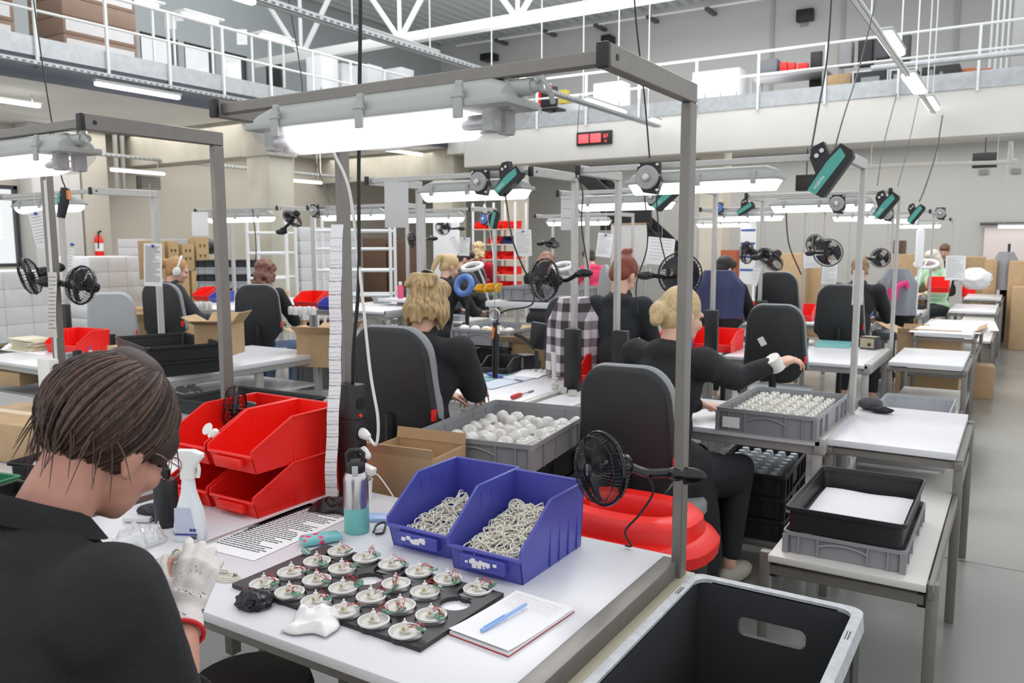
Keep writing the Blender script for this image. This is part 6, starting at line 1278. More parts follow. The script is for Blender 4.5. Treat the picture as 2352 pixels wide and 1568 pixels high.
tag(MB().tube(curve([pz(400, 1222, .757), pz(412, 1207, .76), pz(440, 1205, .765), pz(428, 1216, .758), pz(408, 1224, .757), pz(436, 1228, .757)], 6), .003, 6).build('lanyard', CABLEB), 'black lanyard loop between the pump bottle and spray bottle', 'lanyard')
plug('black round plug in the white column of the left upright', (-3.6, 1.955, 1.08), (1, -.5, 0), .05, .02).children[0].data.materials[0] = BLACKP; plug('white round plug below the black one on the left upright', (-3.6, 1.955, 1.0), (1, -.4, -.2))
cable('black lead curling from the round plug on the left upright', [(-3.55, 1.93, 1.08), (-3.48, 1.88, 1.09), (-3.4, 1.86, 1.02), (-3.38, 1.86, .9), (-3.45, 1.88, .757)], .004); cable('white lamp cable along the left upright', [(-3.64, 1.98, 1.9), (-3.63, 1.975, 1.5), (-3.63, 1.97, 1.1)], .006, CABLEW)
# ------------------------------------------------ things on the galleries
def on(px0, px1, pyt, y, z0, dep):   # box that fills the columns px0..px1 up to the line pyt on the plane y, standing on z0
    a, b = py_(px0, pyt, y), py_(px1, pyt, y); return a.x, b.x, y, y+dep, z0, (a.z+b.z)/2
WCAB = mat('white_cabinet', 'e4e6e9', .35)
def cabinet(lb, bx, doors=1):
    x0, x1, y0, y1, z0, z1 = bx; o = thing('storage_cabinet', lb, 'cabinet', ((x0+x1)/2, (y0+y1)/2, z0)); MB().bbox(x0, x1, y0+.02, y1, z0, z1, .008).build('body', WCAB, o); w = (x1-x0)/doors
    for k in range(doors): d_ = MB().bbox(x0+k*w+.01, x0+(k+1)*w-.01, y0, y0+.02, z0+.03, z1-.02, .004).build('door', WCAB, o); MB().bbox(x0+(k+1)*w-.06, x0+(k+1)*w-.03, y0-.012, y0, (z0+z1)/2-.06, (z0+z1)/2+.06, .003).build('handle', GREYP, d_)
cabinet('white gallery cabinet beside the one with a paper on its door', on(1362, 1428, 188, 17.2, 4.22, .5)); cabinet('wide three door white cabinet on the back gallery beside the tool table', on(1590, 1698, 160, 17.6, 4.22, .5), 3)
for k, (a, b, t) in enumerate(((702, 762, 132), (770, 795, 146), (806, 868, 152), (873, 945, 160))):
    p0, p1 = pd(a, t, 18+k*.6), pd(b, t, 18+k*.6); cabinet('white cabinet %s in the row at the side gallery end' % names9[k], (p0.x, p1.x, p0.y, p0.y+.5, 4.22, p0.z))
# carton stacks on the side gallery
WTAPE = mat('white_parcel_label', 'e6e4e4', .6)
def carton(lb, x0, x1, y0, y1, z0, z1, group, m=None, white=True):
    o = thing('carton', lb, 'box', ((x0+x1)/2, (y0+y1)/2, z0), 0, group); MB().bbox(x0, x1, y0, y1, z0, z1, .01).build('body', m or CARD, o)
    if white: MB().box(x1-.0, x1+.003, y0+.04, y1-.06, z0+.05, z1-.06).build('label', WTAPE, o)
BRC = mat('brown_carton', '9c8474', .85, var=.06, scale=6)
for s, (ya, yb, nz) in enumerate(((5.6, 6.45, 7), (7.15, 8.35, 8))):
    for k in range(nz):
        carton('brown carton, %s from the floor of the %s gallery stack' % (names9[k], ['picture edge', 'tall'][s]), -13.3, -12.35, ya, yb, 4.225+.27*k, 4.225+.27*k+.265, 'cartons stacked on the side gallery', BRC, k in (1, 2, 4))
for k, (px, py, w, h) in enumerate(((392, 48, 26, 36), (556, 85, 24, 34), (412, 36, 18, 24))): hang('white sheet pinned above the gallery windows, %s from the cartons' % names9[k], px, py, 17.0, w, h, 0, False, 4)
for k, (a, b) in enumerate((((300, 50), (370, 38)), ((478, 92), (540, 82)), ((655, 135), (695, 128)))):
    batten('gallery work lamp over the desks, %s from the cartons' % names9[k], pd(*a, 16.5), pd(*b, 16.5), 'lamps over the gallery desks', hooks=False, top=None) if False else None
for k, (px, py) in enumerate(((330, 160), (470, 170), (640, 200))):
    c = px_(px, py, -14.2); o = thing('gallery_desk', 'work desk with a lamp frame on the side gallery, %s from the cartons' % names9[k], 'desk', (c.x, c.y, 4.22), 0, 'desks on the side gallery')
    MB().bbox(-.35, .35, -.5, .5, .72, .75, .004).build('desktop', WHITE_TOP, o, world=False)
    for x in (-.3, .3):
        for y in (-.45, .45): MB().bbox(x-.02, x+.02, y-.02, y+.02, 0, .72, .003).build('leg', WHITEM, o, world=False)
    for y in (-.45, .45): MB().bbox(-.32, -.28, y-.02, y+.02, .75, 1.95, .003).build('post', WHITEM, o, world=False)
    MB().bbox(-.32, .1, -.47, .47, 1.92, 1.96, .004).build('lamp_frame', WHITEM, o, world=False); MB().bbox(-.1, 0, -.4, .4, 1.86, 1.9, .01).build('lamp', TUBEF, o, world=False)
def office_chair(lb, c): o = thing('office_chair', lb, 'chair', c); MB().bbox(-.22, .22, -.24, -.19, .5, .95, .05).build('backrest', BLACKP, o, world=False); MB().bbox(-.22, .22, -.22, .22, .43, .5, .03).build('seat', BLACKP, o, world=False); MB().cyl((0, 0, .05), (0, 0, .43), .03).build('gas_column', BLACKP, o, world=False); MB().cyl((0, 0, 0), (0, 0, .06), .26, .05).build('foot_base', BLACKP, o, world=False)
c = py_(1272, 265, 16.9); office_chair('small dark office chair on the back gallery above the clock', (c.x, c.y, 4.22)); c = px_(650, 215, -12.9); office_chair('dark chair standing behind the side gallery railing', (c.x, c.y, 4.22))
# back gallery: tool table, boxes, black cases, rack, orange crates
x0, x1, y0, y1, z0, z1 = on(1722, 1895, 165, 17.0, 4.22, .8); o = thing('tool_table', 'grey steel table with a shelf and tools on the back gallery', 'table', ((x0+x1)/2, 17.4, 4.22))
MB().bbox(x0, x1, y0, y1, z1-.06, z1, .005).build('tabletop', GREYP, o); MB().bbox(x0+.5, x1-.1, y0+.1, y1, z0+.35, z0+.4, .005).build('shelf', GREYP, o)
for x in (x0+.03, x1-.03):
    for y in (y0+.03, y1-.03): MB().bbox(x-.025, x+.025, y-.025, y+.025, z0, z1-.06, .003).build('leg', GREYP, o)
zt2 = z1; MB().bbox(x0+1.0, x1-.05, y1-.03, y1, z0, z1-.06, .003).build('dark_back', BLACKP, o)
def item(name, lb, cat, px0, px1, pyt, y, z0, dep, m): bx = on(px0, px1, pyt, y, z0, dep); return tag(MB().bbox(*bx, .012).build(name, m), lb, cat)
item('tool_case', 'grey tool case on the gallery tool table', 'case', 1745, 1785, 136, 17.1, zt2, .3, mat('tool_grey', '6b6e73', .5))
for k, (a, b) in enumerate(((1792, 1808), (1812, 1826), (1832, 1855))): item('red_tool', 'red tool %s along the gallery tool table' % names9[k], 'tool', a, b, 142+k, 17.1, zt2, .15, REDP)
item('black_device', 'black device hung above the gallery tool table', 'device', 1862, 1888, 118, 17.5, zt2, .1, BLACKP)
item('cardboard_box', 'brown cardboard box on a white stand on the back gallery', 'box', 1900, 1955, 170, 17.0, 4.5, .4, CARD); item('white_stand', 'white stand under the gallery cardboard box', 'stand', 1896, 1952, 211, 16.95, 4.22, .45, WHITEM)
for k, (a, b, t) in enumerate(((1960, 2040, 160), (2046, 2105, 156))):
    bx = on(a, b, t, 16.8, 4.22, .6); o = thing('flight_case', ['large black flight case with metal edges on the back gallery', 'narrower black flight case beside the dark rack'][k], 'case', ((bx[0]+bx[1])/2, 17, 4.22), 0, 'black flight cases'); MB().bbox(*bx, .01).build('body', BLACKP, o)
    e = MB()
    for x in (bx[0], bx[1]): e.box(x-.015, x+.015, bx[2]-.008, bx[2], bx[4], bx[5])
    e.box(bx[0], bx[1], bx[2]-.006, bx[2], bx[5]-.03, bx[5]); e.build('metal_edge', STEEL, o); cx = (bx[0]+bx[1])/2; MB().box(cx-.16, cx+.16, bx[2]-.005, bx[2]-.001, bx[4]+.35, bx[4]+.47).build('label', mat('dim_label', '9b9da0', .6), o)
item('equipment_rack', 'dark equipment rack on the back gallery before the orange crates', 'rack', 2118, 2205, 150, 17.2, 4.22, .6, mat('rack_black', '27282b', .5))
for k, (px, w) in enumerate(((2135, 8), (2158, 8), (2180, 10))): item('rack_module', 'pale module hung in the dark gallery rack, %s along' % names9[k], 'module', px, px+w, 160+k*4, 17.12, 4.5, .06, GREYP)
OR = mat('orange_crate', 'b8683f', .6)
for k, (a, b, t) in enumerate(((2210, 2240, 156), (2220, 2278, 158))): item('orange_crate', ['orange brown crate behind another on the back gallery', 'tilted looking orange brown crate at the gallery end'][k], 'crate', a, b, t, 17.3-.35*k, 4.35, .3, OR)
for k, (px, t, m_) in enumerate(((1985, 148, BLACKP), (1938, 150, GREYP), (2022, 130, mat('dark_grey_box', '4c4e52', .5)), (2070, 135, mat('dark_grey_box', '4c4e52', .5)))): item('small_device', 'small dark device on the gallery cases, %s along' % names9[k], 'device', px-14, px+16, t, 16.95, 5.42, .25, m_)
for k, (a, b, t, m_) in enumerate(((1232, 1262, 195, REDP), (1283, 1300, 206, mat('yellow_box', 'd9c64a', .5)), (1398, 1412, 192, REDP))): item('coloured_box', ['red box on the back gallery desk', 'yellow box on the back gallery desk', 'red sign box beside the white gallery cabinet'][k], 'box', a, b, t, 17.6, 4.95, .2, m_)
for k, (a, b, t) in enumerate(((1205, 1330, 224), (1245, 1330, 240))): item('gallery_bench', ['long pale bench behind the back gallery railing', 'second pale bench before the back gallery railing'][k], 'bench', a, b, t, 17.9-.5*k, 4.22, .4, mat('pale_bench', 'c3c7ca', .5))
# clock with red digits
a, b = py_(1326, 305, 16.08), py_(1406, 330, 16.08); o = thing('wall_clock', 'black wall clock with glowing red panels on the gallery beam', 'clock', ((a.x+b.x)/2, 16.07, (a.z+b.z)/2)); w, h = b.x-a.x, a.z-b.z
MB().bbox(-w/2, w/2, -.03, .03, -h/2, h/2, .006).build('housing', BLACKP, o, world=False); RL = mat('red_led', 'ff5a5e', .5, emit=1.0, ecol=hexc('ff4a50'))
for u, v in ((-.44, -.15), (-.1, .2)): MB().bbox(w*u, w*v, -.034, -.03, -h*.32, h*.32, .002).build('led_panel', RL, o, world=False)
X = M4.Translation((w*.27, -.0315, -h*.05)) @ M4.Rotation(pi/2, 4, 'X'); text('07', h*.4, RL, o, X, world=False); text('25', h*.22, RL, o, M4.Translation((w*.3, -.0315, -h*.35)) @ M4.Rotation(pi/2, 4, 'X'), world=False)
# pipes, duct, speakers, vents
PW = mat('white_pipe', 'dcdcd8', .4); g = lambda px, py, y=16.9: py_(px, py, y)
cable('white pipe running below the back gallery with an elbow at its end', [g(1950, 385), g(2100, 379), g(2318, 372), g(2322, 366), g(2322, 345), g(2322, 325)], .035, PW, name='pipe', cat='pipe', n=4)
for k, (px, py) in enumerate(((2000, 383), (2150, 377), (2290, 373))): q = g(px, py); MB().cyl((q.x, q.y, q.z), (q.x, q.y, 3.93), .008, seg=6).build('hanger', WT, bpy.data.objects['pipe'])
cable('white pipe running under the gallery behind the second bench frame', [g(1395, 440), g(1550, 425), g(1690, 412)], .035, PW, name='pipe', cat='pipe', n=3)
p = pd(2336, 195, 14.5); tag(MB().bbox(p.x-.12, p.x+.6, p.y-.2, p.y+.4, p.z-.55, p.z+3.0, .02).build('ventilation_duct', mat('duct_grey', 'b5b6b8', .5)), 'grey ventilation duct hanging at the aisle side edge', 'duct')
for k, (px, py, w, h) in enumerate(((2262, 368, 42, 26), (1852, 420, 34, 26))): a = py_(px, py, 20.5 if k == 0 else 17.0); tag(MB().bbox(a.x-w*.0055, a.x+w*.0055, a.y-.1, a.y+.1, a.z-h*.006, a.z+h*.006, .01).build('loudspeaker', BLACKP), ['black loudspeaker under the gallery by the bare wall', 'black box hung behind the largest teal tool'][k], 'loudspeaker'); MB().cyl((a.x, a.y, a.z+h*.006), (a.x, a.y, 3.93), .012).build('bracket', BLACKP, bpy.data.objects['loudspeaker' if k == 0 else 'loudspeaker.001'])
for k, (px, py) in enumerate(((2260, 395), (2334, 393), (1847, 55))): a = py_(px, py, 21.97); tag(MB().bbox(a.x-.09, a.x+.09, 21.95, 22.0, a.z-.06, a.z+.06, .005).build('wall_vent', mat('vent_grey', '8f9092', .5)), ['small grey wall vent below the loudspeaker', 'small grey wall vent at the picture edge', 'small grey vent high on the back wall'][k], 'vent')
a, b = py_(1822, 16, 21.5), py_(1860, 38, 21.5); o = tag(MB().bbox(a.x, b.x, 21.8, 22.0, b.z, a.z, .01).build('heater_unit', BLACKP), 'black heater unit high on the back wall', 'heater'); a = py_(1110, 128, 21.5); tag(MB().bbox(a.x-.2, a.x+.25, 21.6, 22, a.z-.1, a.z+.1, .01).build('heater_unit', BLACKP), 'black unit on the back wall behind the near beam', 'heater'); a = py_(1385, 88, 21.5); tag(MB().bbox(a.x-.12, a.x+.16, 21.6, 22, a.z-.1, a.z+.12, .01).build('heater_unit', BLACKP), 'small black unit on the back wall above the near end cap', 'heater')
mb = MB()
for px in (1340, 1355, 1300): a = py_(px, 20, 21.96)
for k, px in enumerate((1770, 2190, 1930)): a = py_(px, 200, 21.98); struct(MB().box(a.x-.04, a.x+.04, 21.95, 22.0, 4.2, 8.0).build('trim_%d' % (4+k), mat('wall_joint', 'a9abac', .6)))
for k, (px, py) in enumerate(((1262, 75), (1378, 62), (1498, 43), (1632, 25), (1150, 95))): a = py_(px, py, 21.6); struct(MB().box(a.x-.06, a.x+.06, 21.3, 21.95, a.z-.05, a.z+.03).build('trim_%d' % (8+k), mat('dark_bracket', '4e5052', .5)))
struct(MB().cyl(py_(1048, 105, 21.4), py_(1800, -10, 21.4), .03, seg=8).build('trim_20', WT))
mb = MB()   # far white bars at the top corner of the aisle side
o = thing('bar_grille', 'tall white bar grille behind the gallery at the aisle side corner', 'grille', py_(2310, 170, 19.0))
for k in range(9): p = py_(2272+13*k, 160, 19.0-.0*k); MB().cyl((p.x, p.y, 4.3), (p.x, p.y, 7.5), .022, seg=6).build('bar', WT, o)
MB().cyl((py_(2272, 160, 19).x, 19, 5.3), (py_(2376, 160, 19).x, 19, 5.3), .03, seg=6).build('cross_rail', WT, o)
tray_x = tag(MB().bbox(-2.4, 3.2, 15.4, 15.55, 4.55, 4.62, .005).build('perforated_tray', GALV), 'perforated tray crossing below the bar grille', 'cable tray')
# lit doorway: pale panel coloured as the lit room, with rail and lamp
d0, d1 = py_(2262, 520, 21.9), py_(2400, 520, 21.9); dr = thing('door_1', 'pale panel for the lit doorway in the back wall', 'door', ((d0.x+d1.x)/2, 21.9, 0)); struct(dr); MB().bbox(d0.x, d1.x, 21.9, 22.0, 0, d0.z, .005).build('lit_room_panel', mat('lit_room_pink', 'e9dfdd', .5), dr); MB().bbox(d0.x-.1, d1.x, 21.82, 21.9, d0.z+.02, d0.z+.09, .005).build('door_rail', mat('dark_rail', '55565a', .4), dr)
batten('batten lamp hung in front of the lit doorway', py_(2290, 521, 21.3), py_(2395, 521, 21.3), 'batten lamps under the galleries', hooks=False, top=3.93)
hang('white notice on the wall beside the pale door', 2262, 552, 23.5, 18, 26, 0, False, 5)
# ------------------------------------------------ back of the ground floor
WRAP = mat('wrapped_white', 'e9eaee', .3, var=.05, scale=14, bump=.5, bscale=26)
def pallet(lb, x0, x1, y0, y1, z1, nx, nz, group='film wrapped pallets'):
    o = thing('wrapped_pallet', lb, 'pallet', ((x0+x1)/2, (y0+y1)/2, 0), 0, group); mb = MB()
    for k in range(5): mb.box(x0, x1, y0+(y1-y0)*k/5+.02, y0+(y1-y0)*(k+1)/5-.02, .1, .12)
    for k in (0, .45, .9): mb.box(x0, x1, y0+(y1-y0)*k, y0+(y1-y0)*k+.1, 0, .1)
    mb.build('wood_pallet', mat('pallet_wood', 'b3946c', .85), o); h = (z1-.13)/nz; w = (y1-y0)/nx
    for i in range(nx):
        for k in range(nz): MB().bbox(x0+.02, x1, y0+i*w+.003, y0+(i+1)*w-.003, .13+k*h+.002, .13+(k+1)*h-.002, .012).build('carton', WRAP, o)
    mb = MB()
    mb.grid(lambda u, v: (x1+.012+.006*sin(u*25+v*9), y0+(y1-y0)*u, .13+(z1-.13)*v), 16, 10); mb.build('film_wrap', FILM, o)
pallet('long film wrapped pallet of white cartons behind the light grey chair', -14.3, -13.1, 7.75, 10.1, 1.42, 7, 5); pallet('film wrapped pallet of white cartons below the low window', -14.3, -13.1, 5.2, 7.2, 1.22, 5, 4); pallet('tall film wrapped pallet of white cartons beside the concrete column', -13.0, -11.9, 11.3, 12.9, 1.95, 3, 7)
x = -13.3
for k in range(2): tag(MB().bbox(-14.0, -13.2, 8.85+.0, 9.75, 1.425+.15*k, 1.57+.15*k, .01).build('grey_carton', mat('grey_carton_m', 'b4b3b5', .7)), 'flat grey carton, %s on the long wrapped pallet' % names9[k], 'box', 'grey cartons on the pallet')
crumple('black_sack', 'black sack on the wrapped pallet behind the brown cartons', 'sack', (-13.6, 10.35, 1.43), (.3, .45, .16), mat('black_sack_m', '26272b', .5), .12, 4, 4, .9, 5)
SYM = mat('carton_print', '54432f', .8)
def sym_carton(lb, x0, x1, y0, y1, z0, z1):
    o = thing('carton', lb, 'box', ((x0+x1)/2, (y0+y1)/2, z0), 0, 'brown cartons before the wrapped pallets'); MB().bbox(x0, x1, y0, y1, z0, z1, .006).build('body', mat('tan_carton', 'b0946c', .85, var=.04), o); s_ = MB(); h = z1-z0; w = y1-y0
    for i in (.3, .65):
        for k in (.45, .75): c_ = V((x1+.001, y0+w*i, z0+h*k)); s_.box(c_.x, c_.x+.002, c_.y-.02, c_.y+.02, c_.z-.012, c_.z+.02); s_.box(c_.x, c_.x+.002, c_.y-.008, c_.y+.008, c_.z-.035, c_.z-.015)
    s_.build('handling_marks', SYM, o)
ya = px_(335, 560, -11.8).y
for k, (pa, pb, t, bt) in enumerate(((333, 382, 553, 640), (386, 414, 553, 640), (418, 448, 560, 620), (450, 482, 545, 620), (440, 482, 622, 700), (395, 438, 622, 700))):
    a, b = px_(pa, t, -11.9), px_(pb, bt, -11.9); sym_carton('brown carton with handling marks, %s of the group behind the headphones' % names9[k], -12.1, -11.9, a.y, b.y, max(.15, b.z), a.z)
bs = thing('carton_stand', 'low shelf carrying the brown cartons behind the headphones', 'shelf', (-12.2, 10, 0)); zz = px_(460, 700, -11.9).z; MB().bbox(-12.5, -11.8, px_(333, 640, -11.9).y, px_(484, 640, -11.9).y, 0, zz, .01).build('block', mat('pallet_wood', 'b3946c', .85), bs)
p = px_(228, 565, -15.95); o = thing('fire_extinguisher', 'red fire extinguisher hung on the pilaster above the wrapped pallet', 'fire extinguisher', p); MB().lathe([(.001, -.26), (.075, -.26), (.08, -.24), (.08, .14), (.05, .2), (.025, .22)], 18).build('cylinder', REDP, o, world=False); MB().tube([(0, 0, .22), (0, 0, .28), (.05, .03, .3)], .022, 8).build('valve', BLACKP, o, world=False); MB().tube(curve([(.02, 0, .27), (.1, -.06, .22), (.09, -.08, -.05)], 5), .012, 6).build('hose', BLACKP, o, world=False); MB().lathe([(.0805, -.1), (.0805, .06)], 18, cap=False).build('label', PAPER, o, world=False); MB().bbox(-.02-.0, .0, -.03, .03, -.02, .06, .004, M4.Translation((-.08, 0, 0))).build('wall_bracket', BLACKP, o, world=False)
o = thing('wall_louvre', 'dark louvred vent with pipes high under the side gallery', 'vent', px_(345, 418, -15.9)); a, b = px_(318, 402, -15.9), px_(370, 436, -15.9); MB().bbox(-16.0, -15.9, a.y, b.y, b.z, a.z, .01).build('frame', mat('louvre_dark', '55524e', .6), o)
for k in range(5): z = b.z+(a.z-b.z)*(k+.5)/5; MB().box(-15.9, -15.86, a.y+.05, b.y-.05, z-.03, z+.02).build('slat', mat('louvre_slat', '77736e', .5), o)
for k in range(2): cable('grey pipe beside the dark louvre, %s from the window' % names9[k], [V((-15.95, px_(268+16*k, 395, -15.95).y, 3.93)), px_(270+16*k, 440, -15.95)], .05, mat('pipe_grey', '8c8a86', .5), name='pipe', cat='pipe', n=2)
tray('perforated cable tray under the side gallery in front of the louvre', -15.0, 6, 16, 3.3, hang=(7, 9, 11, 13, 15), ztop=3.93)
ct = thing('crate_table', 'white table under the tall stack of alternating trays', 'table', (-9.0, 7.9, 0)); cpos = pd(535, 650, 11.2); ct.location = (cpos.x, cpos.y, 0); MB().bbox(-.5, .5, -.35, .35, cpos.z-.38, cpos.z-.34, .003).build('tabletop', WHITE_TOP, ct, world=False)
for x in (-.45, .45):
    for y in (-.3, .3): MB().bbox(x-.02, x+.02, y-.02, y+.02, 0, cpos.z-.38, .003).build('leg', ALU, ct, world=False)
for k in range(7): klt('stacked_tray', '%s tray, %s from the bottom of the striped stack behind the curly hair' % (['black', 'grey'][k % 2], names9[k]), .8, .5, .092, (cpos.x, cpos.y, cpos.z-.339+.094*k), .5, m=BLACKP if k % 2 == 0 else mat('light_grey_plastic', 'a9acb0', .5), handle=False, group='black and grey trays in the striped stack')
def rack(lb, a, b, d, rows, pb):
    p, q = pd(*a, d), pd(*b, d); o = thing('tube_rack', lb, 'rack', ((p.x+q.x)/2, (p.y+q.y)/2, 0), 0, 'white tube racks'); dd = (q-p); dd.z = 0; nrm = V((-dd.y, dd.x, 0)).normalized()*.45
    for s in (p, q, p+nrm, q+nrm): MB().cyl((s.x, s.y, 0), (s.x, s.y, p.z), .022, seg=8).build('post', WHITEM, o)
    for r_ in rows:
        z = pd(a[0], r_, d).z; m_ = MB(); m_.cyl((p.x, p.y, z), (q.x, q.y, z), .02, seg=8); m_.build('rail', WHITEM, o); MB().cyl((p.x+nrm.x, p.y+nrm.y, z), (q.x+nrm.x, q.y+nrm.y, z), .02, seg=8).build('rail', WHITEM, o)
rack('white tube rack before the concrete column', (565, 480), (655, 480), 10.5, (535, 582, 640), 0); rack('white tube rack behind the near upright and label strip', (722, 500), (895, 500), 11.3, (530, 572, 622, 680), 0)
for k, (a, b, t) in enumerate(((832, 885, 545), (890, 935, 552))): item('brown_cupboard', ['dark brown cupboard behind the white tube rack', 'dark brown cupboard before the pale column'][k], 'cupboard', a, b, t, 13.5, 0, .5, mat('dark_brown_board', '5a4334', .7))
item('beige_bag', 'beige covered bale beside the concrete column', 'bale', 672, 718, 610, 13.3, 0, .6, mat('beige_cover', 'b9ab94', .9, bump=.4, bscale=9))
item('white_partition', 'tall white partition panel behind the small open fan', 'partition', 994, 1052, 505, 11.6, 0, .05, WHITEM)
x0, x1, y0, y1, z0, z1 = on(1085, 1182, 465, 15.0, 0, .5); o = thing('shelf_rack', 'pale shelf rack filled with red bins behind the red top', 'rack', ((x0+x1)/2, 15.2, 0))
for x in (x0, x1, (x0+x1)/2): MB().bbox(x-.02, x+.02, y0, y0+.04, 0, z1, .003).build('post', WHITEM, o); MB().bbox(x-.02, x+.02, y1-.04, y1, 0, z1, .003).build('post', WHITEM, o)
for k in range(5): MB().bbox(x0, x1, y0, y1, .6+.33*k, .62+.33*k, .003).build('shelf', mat('cream_shelf', 'd5d0bd', .6), o)
for k in range(5):
    for j in range(3):
        if (k, j) in ((3, 0),): continue
        w = (x1-x0)/3-.05; open_bin('%s bin on the pale rack, %s shelf up, %s along' % (['red', 'red', 'dark blue'][(k*2+j) % 3 if k == 3 else 0], names9[k], names9[j]), w, .35, .17, (x0+w/2+.03+(w+.04)*j, y0+.02, .622+.33*k), 0, REDP if not (k == 3 and (k*2+j) % 3 == 2) else mat('deep_blue', '2b2f6a', .4), 'bins on the pale shelf rack', lab=False)
# stair and whiteboard
DK = mat('dark_stair', '2f2f32', .6); o = thing('steel_stair', 'dark steel staircase under the back gallery behind the whiteboard', 'stairs', py_(1430, 500, 18.5))
A_, B_ = py_(1335, 398, 18.3), py_(1540, 590, 18.3)
for s in (0, .9): X_ = V((0, s, 0)); q = MB(); profile_bar(q, A_+X_, B_+X_, .05, .35); q.build('stringer', DK, o)
for k in range(9): p = A_+(B_-A_)*(k+.5)/9; MB().box(p.x-.14, p.x+.14, 18.3, 19.2, p.z-.02, p.z+.02).build('tread', DK, o)
for s in (0, .9): MB().bbox(B_.x-.1, B_.x, 18.28+s, 18.36+s, 0, B_.z+.1, .004).build('support_post', DK, o)
bx = on(1385, 1500, 480, 18.25, 2.2, .06); MB().bbox(bx[0], bx[1], 18.1, 18.2, bx[5]-.5, bx[5], .01).build('landing_panel', DK, o)
a, b = py_(1404, 515, 17.2), py_(1486, 610, 17.2); o = thing('whiteboard', 'large whiteboard on a stand before the dark staircase', 'whiteboard', ((a.x+b.x)/2, 17.2, 0)); MB().bbox(a.x, b.x, 17.18, 17.22, b.z, a.z, .006).build('board', mat('whiteboard_face', 'd3d2d0', .25), o); MB().bbox(a.x, b.x, 17.17, 17.23, a.z-.02, a.z+.02, .003).build('upper_frame', mat('tan_frame', 'b79a7c', .6), o)
for x in (a.x+.05, b.x-.05): MB().cyl((x, 17.2, 0), (x, 17.2, b.z), .02, seg=8).build('stand_leg', STEEL, o)
item('orange_locker', 'orange brown locker beside the black haired worker', 'locker', 1655, 1692, 574, 15.5, 0, .4, mat('rust_locker', 'a3502f', .6))
bx = on(1702, 1738, 492, 12.4, 1.0, .03); o = thing('info_board', 'white board with blue stripes near the pale column', 'notice board', ((bx[0]+bx[1])/2, 12.4, 0)); MB().bbox(*bx, .004).build('panel', WHITEM, o)
for k in range(4): z = bx[4]+.2+.2*k; MB().box(bx[0]+.01, bx[1]-.01, 12.395, 12.4, z, z+.03).build('blue_stripe', mat('stripe_blue', '3a55a0', .5), o)
for x in (bx[0]+.02, bx[1]-.02): MB().bbox(x-.012, x+.012, 12.41, 12.435, 0, bx[4]+.02, .002).build('post', WHITEM, o)
for k, (a, b, t, y) in enumerate(((1790, 1850, 582, 14.5), (1852, 1895, 590, 14.8), (2040, 2112, 584, 16.4), (2046, 2074, 552, 17.0), (2216, 2262, 590, 16.6), (2262, 2292, 596, 15.5), (2100, 2150, 604, 16.8))): item('storage_carton', ['tall tan carton behind the dark chair, before the grey wall', 'tan carton beside the two white sheets', 'wide tan carton behind the grey fan of the aisle', 'dark brown carton standing above the wide tan one', 'tan carton behind the white plastic bag', 'narrow tan carton beside the grey coat', 'tan carton behind the white haired woman'][k], 'box', a, b, t, y, 0, .6, CARD if k != 3 else mat('dark_brown_board', '5a4334', .7))
cardboard_box('large open cardboard box with taped edges between the second and third carts', .62, .5, .82, (-.62, 7.05+.0, 0), .0, (.8, .3, .8, .3), ang=(.55, 1.2, .55, 1.2)) if False else None
cbox('large open cardboard box with splayed flaps under the third cart front', 2135, 835, 8.2, .56, .5, .72, 0, (.9, .25, .9, .25), (.45, 1.3, .45, 1.3), True); cbox('small closed carton standing on the aisle floor by the carts', 2250, 850, 8.6, .26, .3, .34, .1, None, ground=True)
for k in range(4): tag(MB().box(-.27+.02*k, .27+.02*k, -.5, .5, 0, .006, M4.Translation((-.6+.03*k, 9.2+.1*k, .757+.007*k)) @ rotz(.04*k-.06)).build('white_board_sheet', PAPER), 'large white sheet, %s from the bottom on the third cart' % names9[k], 'sheet', 'large white sheets on the third cart')
crumple('plastic_sack', 'white plastic sack bulging on the fourth cart', 'sack', pd(2240, 655, 12.2)+V((0, 0, -.06)), (.22, .2, .17), mat('white_sack', 'e8e6e8', .4), .14, 8, 4, .9, 7)
crumple('work_glove', 'dark grey work glove lying at the corner of the nearest cart top', 'glove', pz(1998, 940, .757), (.06, .05, .035), mat('grey_glove', '4c4a50', .85), .16, 12, 4, .9, 16); crumple('work_glove', 'black and grey glove cuff trailing over the nearest cart top', 'glove', pz(2025, 948, .757), (.055, .03, .018), mat('black_glove', '242427', .8), .3, 14, 4, .9, 30)
o = thing('coat_stand', 'coat stand with a grey coat and dark clothes at the aisle end', 'coat stand', pd(2306, 740, 13.5)*V((1, 1, 0))); MB().cyl((0, 0, 0), (0, 0, 1.6), .02).build('pole', BLACKP, o, world=False); MB().cyl((0, 0, 0), (0, 0, .03), .2).build('foot_disc', BLACKP, o, world=False)
drape('grey_coat', 'grey coat hanging on the coat stand at the aisle end', pd(2306, 665, 13.4), .38, .62, mat('coat_grey', '96989b', .9), 6); drape('dark_coat', 'dark clothes hanging under the grey coat', pd(2318, 715, 13.6), .3, .8, mat('coat_black', '2a2b2e', .9), 7, .1)
for k, (a, b, t, z) in enumerate(((2318, 2400, 600, 15.0), (2325, 2400, 660, 14.4))): item('tall_carton', ['tall brown carton at the picture edge behind the coat stand', 'lower brown carton at the picture edge beside the aisle'][k], 'box', a, b, t, z, 0, .6, CARD)
